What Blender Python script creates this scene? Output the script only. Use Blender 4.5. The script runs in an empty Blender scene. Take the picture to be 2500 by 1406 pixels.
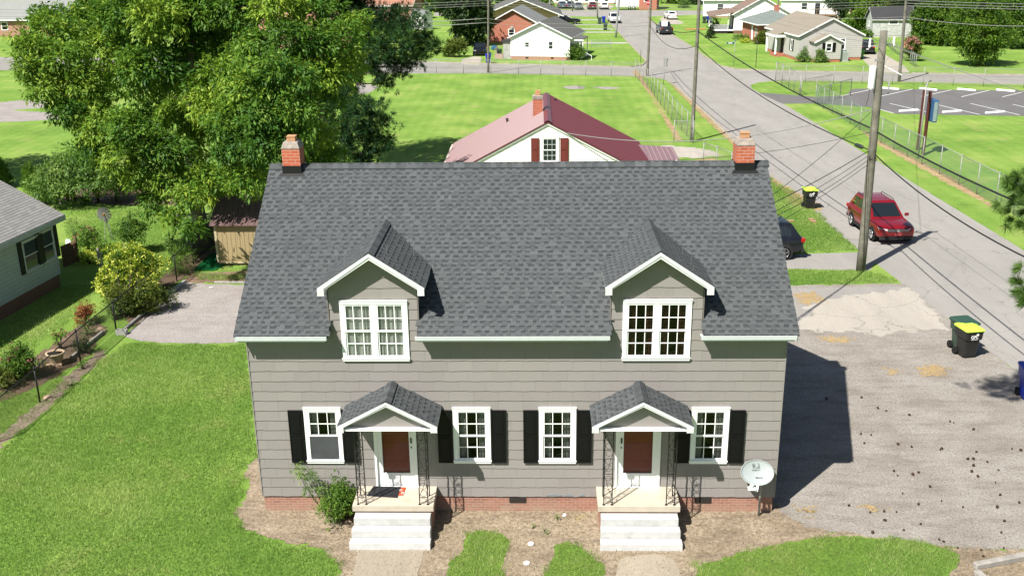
import bpy, math, random
import numpy as np
from mathutils import Vector, Matrix
random.seed(7); RNG = np.random.default_rng(7)
SC = bpy.context.scene
COL = SC.collection
# ---------------- camera, sky, sun, exposure ----------------
CAM = np.array([0.584151, -22.442365, 13.751930]); YAW, PITCH, ROLL, FPX = -0.028377, 0.330492, -0.012662, 2450.0
def _axes():
    cy, sy, cp, sp = math.cos(YAW), math.sin(YAW), math.cos(PITCH), math.sin(PITCH)
    f = np.array([sy*cp, cy*cp, -sp]); r0 = np.array([cy, -sy, 0.0]); u0 = np.cross(r0, f)
    return r0*math.cos(ROLL)+u0*math.sin(ROLL), -r0*math.sin(ROLL)+u0*math.cos(ROLL), f
AR, AU, AF = _axes()
cam = bpy.data.cameras.new('camera'); camo = bpy.data.objects.new('camera', cam); COL.objects.link(camo)
cam.sensor_width = 36; cam.lens = FPX/2500*36; cam.clip_end = 3000; cam.clip_start = 0.1
camo.matrix_world = Matrix(((AR[0], AU[0], -AF[0], CAM[0]), (AR[1], AU[1], -AF[1], CAM[1]), (AR[2], AU[2], -AF[2], CAM[2]), (0, 0, 0, 1)))
SC.camera = camo
W = bpy.data.worlds.new("World"); SC.world = W; W.use_nodes = True
SUNV = Vector((-.525, -.605, 1.0)).normalized()
EL = math.asin(SUNV.z); AZ = math.atan2(SUNV.x, SUNV.y)
sky = W.node_tree.nodes.new('ShaderNodeTexSky'); sky.sky_type = 'NISHITA'; sky.sun_disc = False
sky.sun_elevation = EL; sky.sun_rotation = AZ; sky.altitude = 20
bg = W.node_tree.nodes['Background']; W.node_tree.links.new(sky.outputs[0], bg.inputs[0]); bg.inputs[1].default_value = 0.052
sl = bpy.data.lights.new('sun', 'SUN'); sl.energy = 5.0; sl.angle = math.radians(0.53); sl.color = (1, .955, .88)
so = bpy.data.objects.new('sun', sl); COL.objects.link(so); so.rotation_euler = SUNV.to_track_quat('Z', 'Y').to_euler(); so.location = (0, 0, 60)
SC.view_settings.view_transform = 'Standard'; SC.view_settings.look = 'None'; SC.view_settings.gamma = 1
SC.view_settings.exposure = 0.97
SC.cycles.transparent_max_bounces = 24; SC.cycles.max_bounces = 8

# ---------------- measuring helpers: a photo pixel to a place in the world ----------------
def ray(px, py):
    return AF + AR*(px-1250)/FPX - AU*(py-703)/FPX
def G(px, py, z=0.0):
    d = ray(px, py); p = CAM + d*((z-CAM[2])/d[2]); return (float(p[0]), float(p[1]), z)
def G2(px, py, z=0.0): return G(px, py, z)[:2]
def P(px, py, y):
    d = ray(px, py); p = CAM + d*((y-CAM[1])/d[1]); return (float(p[0]), y, float(p[2]))
def PW(px, py, A, B):
    """point where the pixel ray meets the vertical plane through ground points A and B"""
    n = np.array([B[1]-A[1], A[0]-B[0], 0.0]); d = ray(px, py)
    t = (np.array([A[0], A[1], 0])-CAM)@n/(d@n); p = CAM+d*t; return (float(p[0]), float(p[1]), float(p[2]))
# ---------------- materials ----------------
MATS = {}
class S:
    def __init__(s, name, rough=.8, spec=.3, metal=0.0):
        s.m = bpy.data.materials.new(name); s.m.use_nodes = True; s.nt = s.m.node_tree; s.n = s.nt.nodes
        s.b = s.n['Principled BSDF']; s.out = s.n['Material Output']
        s.b.inputs['Roughness'].default_value = rough; s.b.inputs['Specular IOR Level'].default_value = spec; s.b.inputs['Metallic'].default_value = metal
        MATS[name] = s.m
    def node(s, t, **kw):
        n = s.n.new(t)
        for k, v in kw.items(): setattr(n, k, v)
        return n
    def put(s, sock, v):
        if isinstance(v, bpy.types.NodeSocket): s.nt.links.new(v, sock)
        elif isinstance(v, (tuple, list)) and len(v) == 3 and sock.type == 'RGBA': sock.default_value = (*v, 1)
        else: sock.default_value = v
    def coord(s, scale=None, kind='Object'):
        c = s.node('ShaderNodeTexCoord').outputs[kind]
        if kind == 'World': pass
        if scale:
            m = s.node('ShaderNodeMapping'); s.put(m.inputs['Vector'], c); m.inputs['Scale'].default_value = scale; return m.outputs[0]
        return c
    def world(s, scale=None):
        c = s.node('ShaderNodeNewGeometry').outputs['Position']
        if scale:
            m = s.node('ShaderNodeMapping'); s.put(m.inputs['Vector'], c); m.inputs['Scale'].default_value = scale; return m.outputs[0]
        return c
    def noise(s, vec, scale, detail=3, rough=.6):
        n = s.node('ShaderNodeTexNoise'); s.put(n.inputs['Vector'], vec); n.inputs['Scale'].default_value = scale
        n.inputs['Detail'].default_value = detail; n.inputs['Roughness'].default_value = rough; return n.outputs['Fac']
    def vor(s, vec, scale, feature='F1', out='Distance'):
        n = s.node('ShaderNodeTexVoronoi', feature=feature); s.put(n.inputs['Vector'], vec); n.inputs['Scale'].default_value = scale; return n.outputs[out]
    def ramp(s, fac, stops):
        r = s.node('ShaderNodeValToRGB'); s.put(r.inputs[0], fac); e = r.color_ramp.elements
        while len(e) < len(stops): e.new(.5)
        for i, (p, c) in enumerate(stops):
            e[i].position = p; e[i].color = (*c, 1) if len(c) == 3 else c
        return r.outputs[0]
    def val(s, fac, a, b, lo=0.0, hi=1.0):
        m = s.node('ShaderNodeMapRange'); s.put(m.inputs[0], fac); m.inputs[1].default_value = a; m.inputs[2].default_value = b
        m.inputs[3].default_value = lo; m.inputs[4].default_value = hi; return m.outputs[0]
    def mix(s, fac, a, b, mode='MIX'):
        m = s.node('ShaderNodeMix', data_type='RGBA', blend_type=mode); s.put(m.inputs[0], fac); s.put(m.inputs[6], a); s.put(m.inputs[7], b); return m.outputs[2]
    def math(s, op, a, b=0.0, c=None):
        m = s.node('ShaderNodeMath', operation=op); s.put(m.inputs[0], a); s.put(m.inputs[1], b)
        if c is not None: s.put(m.inputs[2], c)
        return m.outputs[0]
    def attr(s, name): return s.node('ShaderNodeAttribute', attribute_name=name).outputs['Fac']
    def base(s, c):
        k = 1.0 if s.m.name in ('white_trim', 'white_step', 'siding_cream', 'siding_white', 'white_plastic', 'curtain_cloth', 'logo_white', 'red_door', 'scrap_white', 'lid_lime') else .8
        s.put(s.b.inputs['Base Color'], s.mix(1.0, c, (k, k, k), 'MULTIPLY') if k != 1 else c); return s
    def bump(s, h, strength=.3, dist=.01):
        b = s.node('ShaderNodeBump'); s.put(b.inputs['Height'], h); b.inputs['Strength'].default_value = strength; b.inputs['Distance'].default_value = dist
        s.nt.links.new(b.outputs[0], s.b.inputs['Normal']); return s
    def alpha(s, fac):
        t = s.node('ShaderNodeBsdfTransparent'); x = s.node('ShaderNodeMixShader'); s.put(x.inputs[0], fac)
        s.nt.links.new(t.outputs[0], x.inputs[1]); s.nt.links.new(s.b.outputs[0], x.inputs[2]); s.nt.links.new(x.outputs[0], s.out.inputs['Surface']); return s
    def soft(s, amp, scale=1.5):
        """ragged outline of a ground sheet, from the distance to its edge stored on the mesh"""
        w = s.world(); n = s.noise(w, scale, 6, .7)
        v = s.math('MULTIPLY_ADD', s.math('SUBTRACT', n, .5), amp*4, s.attr('sd'))
        return s.alpha(s.math('GREATER_THAN', v, 0.0))
def mul(c, k): return tuple(x*k for x in c)
def plain(name, c, rough=.7, spec=.3, var=.12, scale=6, metal=0.0, bump=0.0, dirt=None):
    if name in MATS: return MATS[name]
    s = S(name, rough, spec, metal); v = s.coord(); n = s.noise(v, scale, 5, .65)
    col = s.ramp(n, [(.3, mul(c, 1-var)), (.7, mul(c, 1+var))])
    if dirt:
        d = s.noise(v, 2.3, 8, .75); col = s.mix(s.val(d, .52, .72, 0, .55), col, dirt)
    s.base(col)
    if bump: s.bump(s.noise(v, scale*8, 4), bump, .01)
    return s.m
def brick(name, c1, c2, mortar, bw=.21, rh=.075):
    s = S(name, .9, .2); g = s.coord(); x = s.node('ShaderNodeSeparateXYZ'); s.put(x.inputs[0], g)
    cb = s.node('ShaderNodeCombineXYZ'); s.put(cb.inputs[0], s.math('ADD', x.outputs[0], x.outputs[1])); s.put(cb.inputs[1], x.outputs[2])
    b = s.node('ShaderNodeTexBrick'); s.put(b.inputs['Vector'], cb.outputs[0]); b.inputs['Scale'].default_value = 1
    b.inputs['Brick Width'].default_value = bw; b.inputs['Row Height'].default_value = rh; b.inputs['Mortar Size'].default_value = .006
    s.put(b.inputs['Color1'], c1); s.put(b.inputs['Color2'], c2); s.put(b.inputs['Mortar'], mortar); b.inputs['Bias'].default_value = -.1
    n = s.noise(g, 3, 5); n3 = s.noise(s.coord((1, 1, 1.6)), 1.7, 7, .75); lowz = s.val(x.outputs[2], .02, .34, .75, 0)
    s.base(s.mix(s.math('MULTIPLY', s.val(n3, .38, .6, .15, 1), lowz) if name == 'brick_red' else 0.0, s.mix(s.val(n, .35, .7, 0, .45), b.outputs['Color'], mul(c1, 1.5)), (.40, .31, .22))); s.bump(b.outputs['Fac'], -.3, .006); return s.m
def lapboard(name, c, e=.2, var=.06):
    """clapboards on far walls: thin dark line under each board"""
    s = S(name, .7, .3); g = s.coord(); x = s.node('ShaderNodeSeparateXYZ'); s.put(x.inputs[0], g)
    fr = s.math('FRACT', s.math('DIVIDE', x.outputs[2], e)); n = s.noise(g, 4, 4)
    col = s.ramp(n, [(.3, mul(c, 1-var)), (.7, mul(c, 1+var))])
    s.base(s.mix(s.math('LESS_THAN', fr, .09), col, mul(c, .62))); s.bump(fr, -.4, .02); return s.m
def roofmat(name, c, e=.14, k=.35):
    """composition shingles on far roofs"""
    s = S(name, .95, .1); g = s.coord()
    n = s.noise(g, 22, 3, .6); n2 = s.noise(g, 1.3, 5); x = s.node('ShaderNodeSeparateXYZ'); s.put(x.inputs[0], g)
    fr = s.math('FRACT', s.math('DIVIDE', x.outputs[2], e*.5))
    col = s.ramp(n, [(.25, mul(c, 1-k)), (.75, mul(c, 1+k))]); col = s.mix(s.val(n2, .35, .7, 0, .35), col, mul(c, .7))
    s.base(s.mix(s.math('LESS_THAN', fr, .14), col, mul(c, .6))); return s.m
def grassmat(name, cs, soft=None):
    s = S(name, .95, .08); w = s.world()
    big = s.noise(w, .22, 5, .6); mid = s.noise(w, 1.6, 6, .7); fine = s.noise(s.world((1, .6, 1)), 16, 5, .85)
    col = s.ramp(big, [(.34, cs[0]), (.5, cs[1]), (.66, cs[2])])
    wv = s.node('ShaderNodeTexWave'); s.put(wv.inputs['Vector'], s.world((1, .18, 1))); wv.inputs['Scale'].default_value = .33; wv.inputs['Distortion'].default_value = 7; wv.inputs['Detail'].default_value = 4; wv.inputs['Detail Scale'].default_value = .35
    col = s.mix(s.val(mid, .35, .68, 0, .6), col, cs[3]); col = s.mix(1.0, col, s.ramp(wv.outputs['Fac'], [(.1, (.96, .97, .96)), (.9, (1.05, 1.03, 1.03))]), 'MULTIPLY')
    col = s.mix(s.val(s.noise(w, .45, 8, .75), .55, .68, 0, .7), col, (.36, .33, .14)); col = s.mix(s.val(s.noise(w, .31, 6, .7), .58, .7, 0, .6), col, mul(cs[0], .75))
    col = s.mix(1.0, col, s.ramp(fine, [(.28, (.45, .45, .42)), (.5, (1, 1, 1)), (.74, (1.5, 1.5, 1.3))]), 'MULTIPLY')
    s.base(col); s.bump(fine, .9, .05)
    if soft: s.soft(*soft)
    return s.m
def earthmat(name, c1, c2, c3, speck=14, soft=(.12, 2), bump=.5, straw=None, fleck=None):
    s = S(name, .95, .1); w = s.world()
    a = s.noise(w, .7, 6, .7); b = s.noise(w, speck, 4, .8); c = s.noise(s.world((.35, 1.3, 1)), 1.5, 8, .75)
    col = s.ramp(a, [(.35, c1), (.6, c2)]); col = s.mix(s.val(c, .48, .66, 0, .8), col, c3)
    if straw: col = s.mix(s.val(s.noise(w, .9, 7, .8), .6, .68, 0, .8), col, straw)
    col = s.mix(1.0, col, s.ramp(b, [(.3, (.55, .54, .52)), (.5, (1, 1, 1)), (.72, (1.45, 1.45, 1.45))]), 'MULTIPLY'); col = s.mix(s.math('LESS_THAN', s.vor(w, 9.0), .13), col, mul(c3, .45)); col = s.mix(s.math('LESS_THAN', s.vor(s.world((1.1, .9, 1)), 7.0), .08), col, (.55, .53, .5))
    if fleck: col = s.mix(s.math('LESS_THAN', s.vor(w, 3.2), .1), col, fleck)
    s.base(col); s.bump(b, bump, .03)
    if soft: s.soft(*soft)
    return s.m
def roadmat(name, c, soft=(.05, 1.2), crack=.3, stain=(.10, .09, .08)):
    s = S(name, .9, .2); w = s.world()
    a = s.noise(s.world((1, .25, 1)), .5, 6, .7); b = s.noise(w, 26, 3, .8)
    col = s.ramp(a, [(.32, mul(c, .86)), (.68, mul(c, 1.08))])
    wv = s.node('ShaderNodeVectorMath', operation='MULTIPLY_ADD'); nn = s.node('ShaderNodeTexNoise'); s.put(nn.inputs['Vector'], w); nn.inputs['Scale'].default_value = .9; nn.inputs['Detail'].default_value = 4
    s.put(wv.inputs[0], nn.outputs['Color']); wv.inputs[1].default_value = (1.6, 1.6, 1.6); s.put(wv.inputs[2], w)
    cr = s.math('LESS_THAN', s.vor(wv.outputs[0], .33, 'DISTANCE_TO_EDGE'), .006)
    col = s.mix(s.math('MULTIPLY', cr, crack), col, mul(c, .3))
    st = s.math('LESS_THAN', s.vor(w, .55), .07); col = s.mix(s.math('MULTIPLY', s.math('MULTIPLY', st, s.val(s.noise(w, .12, 2), .5, .56)), .6), col, stain)
    col = s.mix(1.0, col, s.ramp(b, [(.3, (.78, .78, .78)), (.5, (1, 1, 1)), (.7, (1.15, 1.15, 1.15))]), 'MULTIPLY')
    s.base(col); s.bump(b, .25, .01)
    if soft: s.soft(*soft)
    return s.m
def mul_(s, c): return s.mix(1.0, c, (.8, .8, .8), 'MULTIPLY')
def leafmat(name, c1, c2, c3, trans=.35):
    s = S(name, .55, .25); t = s.attr('tone'); col = s.ramp(t, [(.1, c1), (.5, c2), (.92, c3)]); s.base(col)
    tr = s.node('ShaderNodeBsdfTranslucent'); s.put(tr.inputs['Color'], s.mix(.5, mul_(s, col), (.16, .27, .02)))
    x = s.node('ShaderNodeMixShader'); x.inputs[0].default_value = trans
    s.nt.links.new(s.b.outputs[0], x.inputs[1]); s.nt.links.new(tr.outputs[0], x.inputs[2]); s.nt.links.new(x.outputs[0], s.out.inputs['Surface']); return s.m
def metalroof(name, c, rough=.35, axis=1, pitch=.23, metal=.15, spec=.5, dirt=None):
    s = S(name, rough, spec, metal); g = s.coord(); x = s.node('ShaderNodeSeparateXYZ'); s.put(x.inputs[0], g)
    fr = s.math('FRACT', s.math('DIVIDE', x.outputs[axis], pitch)); n = s.noise(g, 1.2, 5)
    col = s.ramp(n, [(.3, mul(c, .9)), (.7, mul(c, 1.1))]); s.b.inputs['Sheen Weight'].default_value = .6; s.b.inputs['Sheen Roughness'].default_value = .45
    if dirt: col = s.mix(s.val(s.noise(g, 2.5, 7, .8), .5, .65), col, dirt)
    s.base(s.mix(s.math('LESS_THAN', fr, .12), col, mul(c, .55))); s.bump(s.math('PINGPONG', fr, .5), .5, .03); return s.m
def glassmat(name, tint=(.6, .66, .68), refl=.35):
    s = S(name, .05, .5); t = s.node('ShaderNodeBsdfTransparent'); s.put(t.inputs[0], tint)
    g = s.node('ShaderNodeBsdfGlossy'); g.inputs['Roughness'].default_value = .02
    f = s.node('ShaderNodeFresnel'); f.inputs[0].default_value = 1.5; x = s.node('ShaderNodeMixShader')
    s.put(x.inputs[0], s.math('MULTIPLY', f.outputs[0], refl*2)); s.nt.links.new(t.outputs[0], x.inputs[1]); s.nt.links.new(g.outputs[0], x.inputs[2])
    s.nt.links.new(x.outputs[0], s.out.inputs['Surface']); return s.m
def chainmat(name, c, cell=.05, wire=.1, metal=.3):
    s = S(name, .5, .4, metal); s.base(c); g = s.node('ShaderNodeUVMap'); x = s.node('ShaderNodeSeparateXYZ'); s.put(x.inputs[0], g.outputs[0])
    a = s.math('ADD', x.outputs[0], x.outputs[1]); b = s.math('SUBTRACT', x.outputs[0], x.outputs[1])
    h = []
    for q in (a, b): h.append(s.math('LESS_THAN', s.math('FRACT', s.math('DIVIDE', q, cell*1.41)), wire))
    return s.alpha(s.math('MAXIMUM', h[0], h[1])).m
def paint(name, c, metal=.25, rough=.3):
    if name in MATS: return MATS[name]
    s = S(name, rough, .5, metal); s.base(c); s.b.inputs['Coat Weight'].default_value = .7 if max(c) > .03 else .35; s.b.inputs['Coat Roughness'].default_value = .06
    return s.m
# ---------------- mesh builder ----------------
class MB:
    def __init__(s, T=None): s.v = []; s.f = []; s.m = []; s.t = []; s.uv = []; s.T = T or Matrix(); s.sm = []
    def add(s, vs, fs, mi=0, tone=.5, smooth=False):
        o = len(s.v)
        s.v += [tuple(s.T @ Vector(p)) for p in vs]
        for f in fs: s.f.append(tuple(i+o for i in f)); s.m.append(mi); s.t.append(tone); s.sm.append(smooth)
    def quad(s, a, b, c, d, mi=0, tone=.5): s.add([a, b, c, d], [(0, 1, 2, 3)], mi, tone)
    def box(s, x0, x1, y0, y1, z0, z1, mi=0, tone=.5):
        if x0 > x1: x0, x1 = x1, x0
        if y0 > y1: y0, y1 = y1, y0
        if z0 > z1: z0, z1 = z1, z0
        s.add([(x0,y0,z0),(x1,y0,z0),(x1,y1,z0),(x0,y1,z0),(x0,y0,z1),(x1,y0,z1),(x1,y1,z1),(x0,y1,z1)],
              [(0,3,2,1),(4,5,6,7),(0,1,5,4),(1,2,6,5),(2,3,7,6),(3,0,4,7)], mi, tone)
    def prism(s, pts, vec, mi=0, tone=.5):
        n = len(pts); v = Vector(vec); a = [Vector(p) for p in pts]
        s.add([tuple(p) for p in a]+[tuple(p+v) for p in a], [tuple(range(n))[::-1], tuple(range(n, 2*n))]+[(i, (i+1) % n, n+(i+1) % n, n+i) for i in range(n)], mi, tone)
    def slab(s, pts, th, mi=0, tone=.5):
        a = [Vector(p) for p in pts]; n = (a[1]-a[0]).cross(a[2]-a[0]).normalized(); s.prism(pts, -n*th, mi, tone)
    def beam(s, a, b, w, h, mi=0, tone=.5):
        a = Vector(a); b = Vector(b); d = (b-a).normalized(); up = Vector((0, 0, 1)) if abs(d.z) < .95 else Vector((0, 1, 0))
        r = d.cross(up).normalized()*w/2; u = r.cross(d).normalized()*h/2
        s.prism([a-r-u, a+r-u, a+r+u, a-r+u], b-a, mi, tone)
    def tube(s, pts, r, n=6, mi=0, tone=.5, smooth=True):
        pts = [Vector(p) for p in pts]; rs = r if isinstance(r, (list, tuple)) else [r]*len(pts); vs = []; fs = []; pr = None
        for i, p in enumerate(pts):
            d = (pts[min(i+1, len(pts)-1)]-pts[max(i-1, 0)]).normalized()
            if pr is None: pr = d.cross(Vector((0, 0, 1)) if abs(d.z) < .9 else Vector((1, 0, 0))).normalized()
            pr = (pr-d*pr.dot(d)).normalized(); q = d.cross(pr)
            for k in range(n): a = 2*math.pi*k/n; vs.append(tuple(p+(pr*math.cos(a)+q*math.sin(a))*rs[i]))
        for i in range(len(pts)-1):
            for k in range(n): fs.append((i*n+k, i*n+(k+1) % n, (i+1)*n+(k+1) % n, (i+1)*n+k))
        fs.append(tuple(range(n))[::-1]); fs.append(tuple(range((len(pts)-1)*n, len(pts)*n)))
        s.add(vs, fs, mi, tone, smooth)
    def lathe(s, prof, c=(0, 0, 0), n=14, mi=0, axis='z', smooth=True, cap=True):
        vs = []; fs = []
        for (r, h) in prof:
            for k in range(n):
                a = 2*math.pi*k/n; x, y = r*math.cos(a), r*math.sin(a)
                p = (x, y, h) if axis == 'z' else ((h, x, y) if axis == 'x' else (x, h, y)); vs.append((c[0]+p[0], c[1]+p[1], c[2]+p[2]))
        for i in range(len(prof)-1):
            for k in range(n): fs.append((i*n+k, i*n+(k+1) % n, (i+1)*n+(k+1) % n, (i+1)*n+k))
        if cap: fs.append(tuple(range(n))[::-1]); fs.append(tuple(range((len(prof)-1)*n, len(prof)*n)))
        s.add(vs, fs, mi, .5, smooth)
    def ring(s, c, R, r, n=12, axis='y', mi=0, a0=0, a1=2*math.pi):
        pts = []
        for k in range(n+1):
            a = a0+(a1-a0)*k/n; x, z = R*math.cos(a), R*math.sin(a)
            pts.append((c[0]+x, c[1], c[2]+z) if axis == 'y' else ((c[0], c[1]+x, c[2]+z) if axis == 'x' else (c[0]+x, c[1]+z, c[2])))
        s.tube(pts, r, 4, mi)
    def build(s, name, mats, parent=None, bevel=0, sub=0, uv=None, base=None):
        if not isinstance(mats, (list, tuple)): mats = [mats]
        off = Vector((0, 0, 0)); p = parent
        while p is not None: off += Vector(p.location); p = p.parent
        rot = root_rot(parent)
        me = bpy.data.meshes.new(name)
        if parent is None and base is not None: off = Vector(base)
        if rot == 'local': vv = s.v
        else: vv = [(x-off.x, y-off.y, z-off.z) for x, y, z in s.v]
        me.from_pydata(vv, [], s.f); me.polygons.foreach_set('material_index', s.m)
        me.polygons.foreach_set('use_smooth', s.sm)
        at = me.attributes.new('tone', 'FLOAT', 'FACE'); at.data.foreach_set('value', s.t)
        for m in mats: me.materials.append(MATS[m] if isinstance(m, str) else m)
        if uv:
            l = me.uv_layers.new(name='UVMap'); l.data.foreach_set('uv', [c for q in uv for c in q])
        me.update()
        o = bpy.data.objects.new(name, me); COL.objects.link(o)
        if parent: o.parent = parent
        elif base is not None: o.location = base
        if bevel: b = o.modifiers.new('bevel', 'BEVEL'); b.width = bevel; b.segments = 2; b.limit_method = 'ANGLE'
        if sub: b = o.modifiers.new('subsurf', 'SUBSURF'); b.levels = sub; b.render_levels = sub
        return o
def root_rot(p):
    while p is not None:
        if p.get('_local'): return 'local'
        p = p.parent
    return None
def thing(name, label, cat, loc, group=None, rz=None):
    """Empty at the thing's base; with rz its parts are built in its own local frame"""
    o = bpy.data.objects.new(name, None); COL.objects.link(o); o.location = loc; o.empty_display_size = .3
    o['label'] = label; o['category'] = cat
    if group: o['group'] = group
    if rz is not None: o.rotation_euler = (0, 0, rz); o['_local'] = 1
    return o
def tag(o, label, cat, group=None, kind=None):
    if label: o['label'] = label
    if cat: o['category'] = cat
    if group: o['group'] = group
    if kind: o['kind'] = kind
    return o
def copy_tree(o, parent=None):
    c = o.copy(); COL.objects.link(c); c.parent = parent
    for ch in list(o.children): copy_tree(ch, c)
    return c
def place(proto, used, loc, rz, label, scale=None):
    o = copy_tree(proto) if used[0] else proto; used[0] = True
    o.location = loc; o.rotation_euler = (0, 0, rz); o['label'] = label
    if scale: o.scale = (scale,)*3
    return o
def fastmesh(name, V, F, mats, tone=None, parent=None, smooth=False, off=None):
    """V (n,3), F (m,k) numpy"""
    V = np.asarray(V, dtype=np.float32)
    if off is not None: V = V-np.asarray(off, dtype=np.float32)
    k = F.shape[1]; me = bpy.data.meshes.new(name); me.vertices.add(len(V)); me.vertices.foreach_set('co', V.ravel())
    me.loops.add(F.size); me.loops.foreach_set('vertex_index', F.ravel().astype(np.int32))
    me.polygons.add(len(F)); me.polygons.foreach_set('loop_start', np.arange(0, F.size, k, dtype=np.int32))
    if tone is not None:
        at = me.attributes.new('tone', 'FLOAT', 'FACE'); at.data.foreach_set('value', np.asarray(tone, dtype=np.float32))
    me.materials.append(MATS[mats] if isinstance(mats, str) else mats); me.update(calc_edges=True)
    if smooth: me.polygons.foreach_set('use_smooth', [True]*len(F))
    o = bpy.data.objects.new(name, me); COL.objects.link(o)
    if parent: o.parent = parent
    return o
# ---------------- ground sheets ----------------
def inside(X, Y, poly):
    r = np.zeros(X.shape, bool); n = len(poly)
    for i in range(n):
        x1, y1 = poly[i]; x2, y2 = poly[(i+1) % n]
        if y1 == y2: continue
        c = ((y1 > Y) != (y2 > Y)) & (X < (x2-x1)*(Y-y1)/(y2-y1)+x1); r ^= c
    return r
def sdist(X, Y, poly):
    d = np.full(X.shape, 1e9); n = len(poly)
    for i in range(n):
        x1, y1 = poly[i]; x2, y2 = poly[(i+1) % n]; dx, dy = x2-x1, y2-y1; L = dx*dx+dy*dy+1e-12
        t = np.clip(((X-x1)*dx+(Y-y1)*dy)/L, 0, 1); d = np.minimum(d, np.hypot(X-x1-t*dx, Y-y1-t*dy))
    return np.where(inside(X, Y, poly), d, -d)
def sheet(name, polys, z, mat, cell=.25, margin=.4, kind='structure'):
    """one ground sheet from one or more outlines (world xy); stores distance to edge for a ragged border"""
    if isinstance(polys[0][0], (int, float)): polys = [polys]
    VV = []; FF = []; SD = []; o = 0
    for poly in polys:
        a = np.array(poly); x0, y0 = a.min(0)-margin; x1, y1 = a.max(0)+margin
        nx = max(2, int((x1-x0)/cell)+1); ny = max(2, int((y1-y0)/cell)+1)
        X, Y = np.meshgrid(np.linspace(x0, x1, nx), np.linspace(y0, y1, ny)); sd = sdist(X, Y, poly)
        idx = np.arange(nx*ny).reshape(ny, nx); q = np.stack([idx[:-1, :-1], idx[:-1, 1:], idx[1:, 1:], idx[1:, :-1]], -1).reshape(-1, 4)
        s = sd.ravel(); q = q[s[q].max(1) > -margin]
        VV.append(np.stack([X.ravel(), Y.ravel(), np.full(X.size, z)], 1)); FF.append(q+o); SD.append(s); o += X.size
    V = np.concatenate(VV); F = np.concatenate(FF); s = np.concatenate(SD)
    used = np.unique(F); mp = np.zeros(len(V), np.int64); mp[used] = np.arange(len(used)); F = mp[F]; V = V[used]; s = s[used]
    ob = fastmesh(name, V, F, mat); at = ob.data.attributes.new('sd', 'FLOAT', 'POINT'); at.data.foreach_set('value', s.astype(np.float32))
    if kind: ob['kind'] = kind
    return ob
def PX(*pts): return [G2(*p) for p in pts]
# ---------------- ground ----------------
GR = [(.120, .225, .038), (.180, .305, .055), (.290, .385, .095), (.215, .355, .070)]
grassmat('lawn_grass', GR)
grassmat('lawn_patch', [(.12, .23, .035), (.16, .27, .045), (.20, .29, .06), (.14, .26, .045)], (.10, 3))
roadmat('street_asphalt', (.315, .300, .278)); roadmat('old_asphalt', (.30, .285, .265), crack=.2)
roadmat('lot_asphalt', (.155, .150, .148), crack=.15); roadmat('concrete_pale', (.42, .385, .335), (.5, 1.1), crack=.5, stain=(.2, .2, .2))
roadmat('drive_concrete', (.42, .38, .32), (.04, 2), crack=.2); roadmat('walk_concrete', (.36, .31, .24), (.05, 3), crack=.1)
roadmat('far_walk', (.42, .41, .36), (.05, 2), crack=0)
earthmat('gravel', (.262, .236, .205), (.33, .305, .275), (.20, .177, .15), 20, (.14, 2), .6, straw=None)
earthmat('gravel_pink', (.31, .28, .265), (.36, .335, .315), (.26, .225, .205), 18, (.12, 2), .6)
earthmat('bare_dirt', (.26, .205, .145), (.34, .275, .20), (.16, .125, .09), 10, (.22, 2.4), .7, straw=(.33, .27, .12), fleck=None)
earthmat('clay_dirt', (.33, .22, .13), (.40, .30, .17), (.24, .2, .07), 8, (.3, 2), .4)
earthmat('straw', (.36, .26, .13), (.42, .31, .16), (.28, .22, .14), 20, (.5, 5), .6)
earthmat('mulch', (.15, .10, .07), (.20, .14, .10), (.09, .07, .05), 14, (.2, 2.5), .8)
earthmat('leaf_litter', (.2, .13, .09), (.27, .19, .13), (.13, .09, .06), 14, (.25, 2.5), .8)
s = S('white_paint_line', .7); s.base((.72, .72, .70)); s = S('kerb_concrete', .9); s.base(s.ramp(s.noise(s.world(), 1.2, 6, .7), [(.35, (.30, .26, .18)), (.6, (.42, .39, .33))]))
m = MB(); m.add([(-420, -60, 0), (420, -60, 0), (420, 620, 0), (-420, 620, 0)], [(0, 1, 2, 3)]); m.build('lawn_ground', 'lawn_grass')['kind'] = 'structure'
STREET = PX((2560, 975), (2490, 915), (2200, 690), (2090, 606), (1880, 430), (1782, 337), (1721, 277), (1650, 214), (1625, 196), (1600, 190), (1555, 187), (1190, 180), (870, 180), (300, 176), (0, 172), (-400, 166), (-400, 135), (0, 140), (700, 146), (1000, 151), (1190, 157), (1540, 164), (1566, 161), (1577, 153), (1574, 146), (1530, 100), (1490, 58), (1478, 42), (1350, 40), (1190, 36), (1060, 40), (1060, 28), (1240, 27), (1340, 26), (1500, 26), (1720, 27), (1900, 30), (1900, 34), (1700, 37), (1590, 41), (1578, 44), (1640, 86), (1696, 120), (1720, 139), (1760, 163), (1800, 170), (1870, 174), (2050, 177), (2500, 184), (2900, 190), (2900, 214), (2500, 207), (2200, 200), (2000, 198), (1890, 198), (1850, 202), (1832, 208), (1836, 218), (1915, 255), (2200, 429), (2500, 612), (2560, 648))
sheet('street', STREET, .004, 'street_asphalt', 1.0, .8)
sheet('parking_lot', PX((2080, 217), (2500, 222), (2900, 226), (2900, 288), (2500, 284), (2190, 279), (2120, 262), (1985, 253), (1912, 254), (1846, 226), (1990, 237), (2066, 234)), .008, 'lot_asphalt', .5, .5)
sheet('gravel_lot', PX((1830, 700), (1930, 697), (2100, 694), (2205, 692), (2560, 968), (2560, 1345), (2350, 1338), (2200, 1318), (2100, 1306), (1960, 1292), (1900, 1262), (1880, 1230), (1800, 1215), (1700, 760)), .006, 'gravel', .25, .5)
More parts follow.
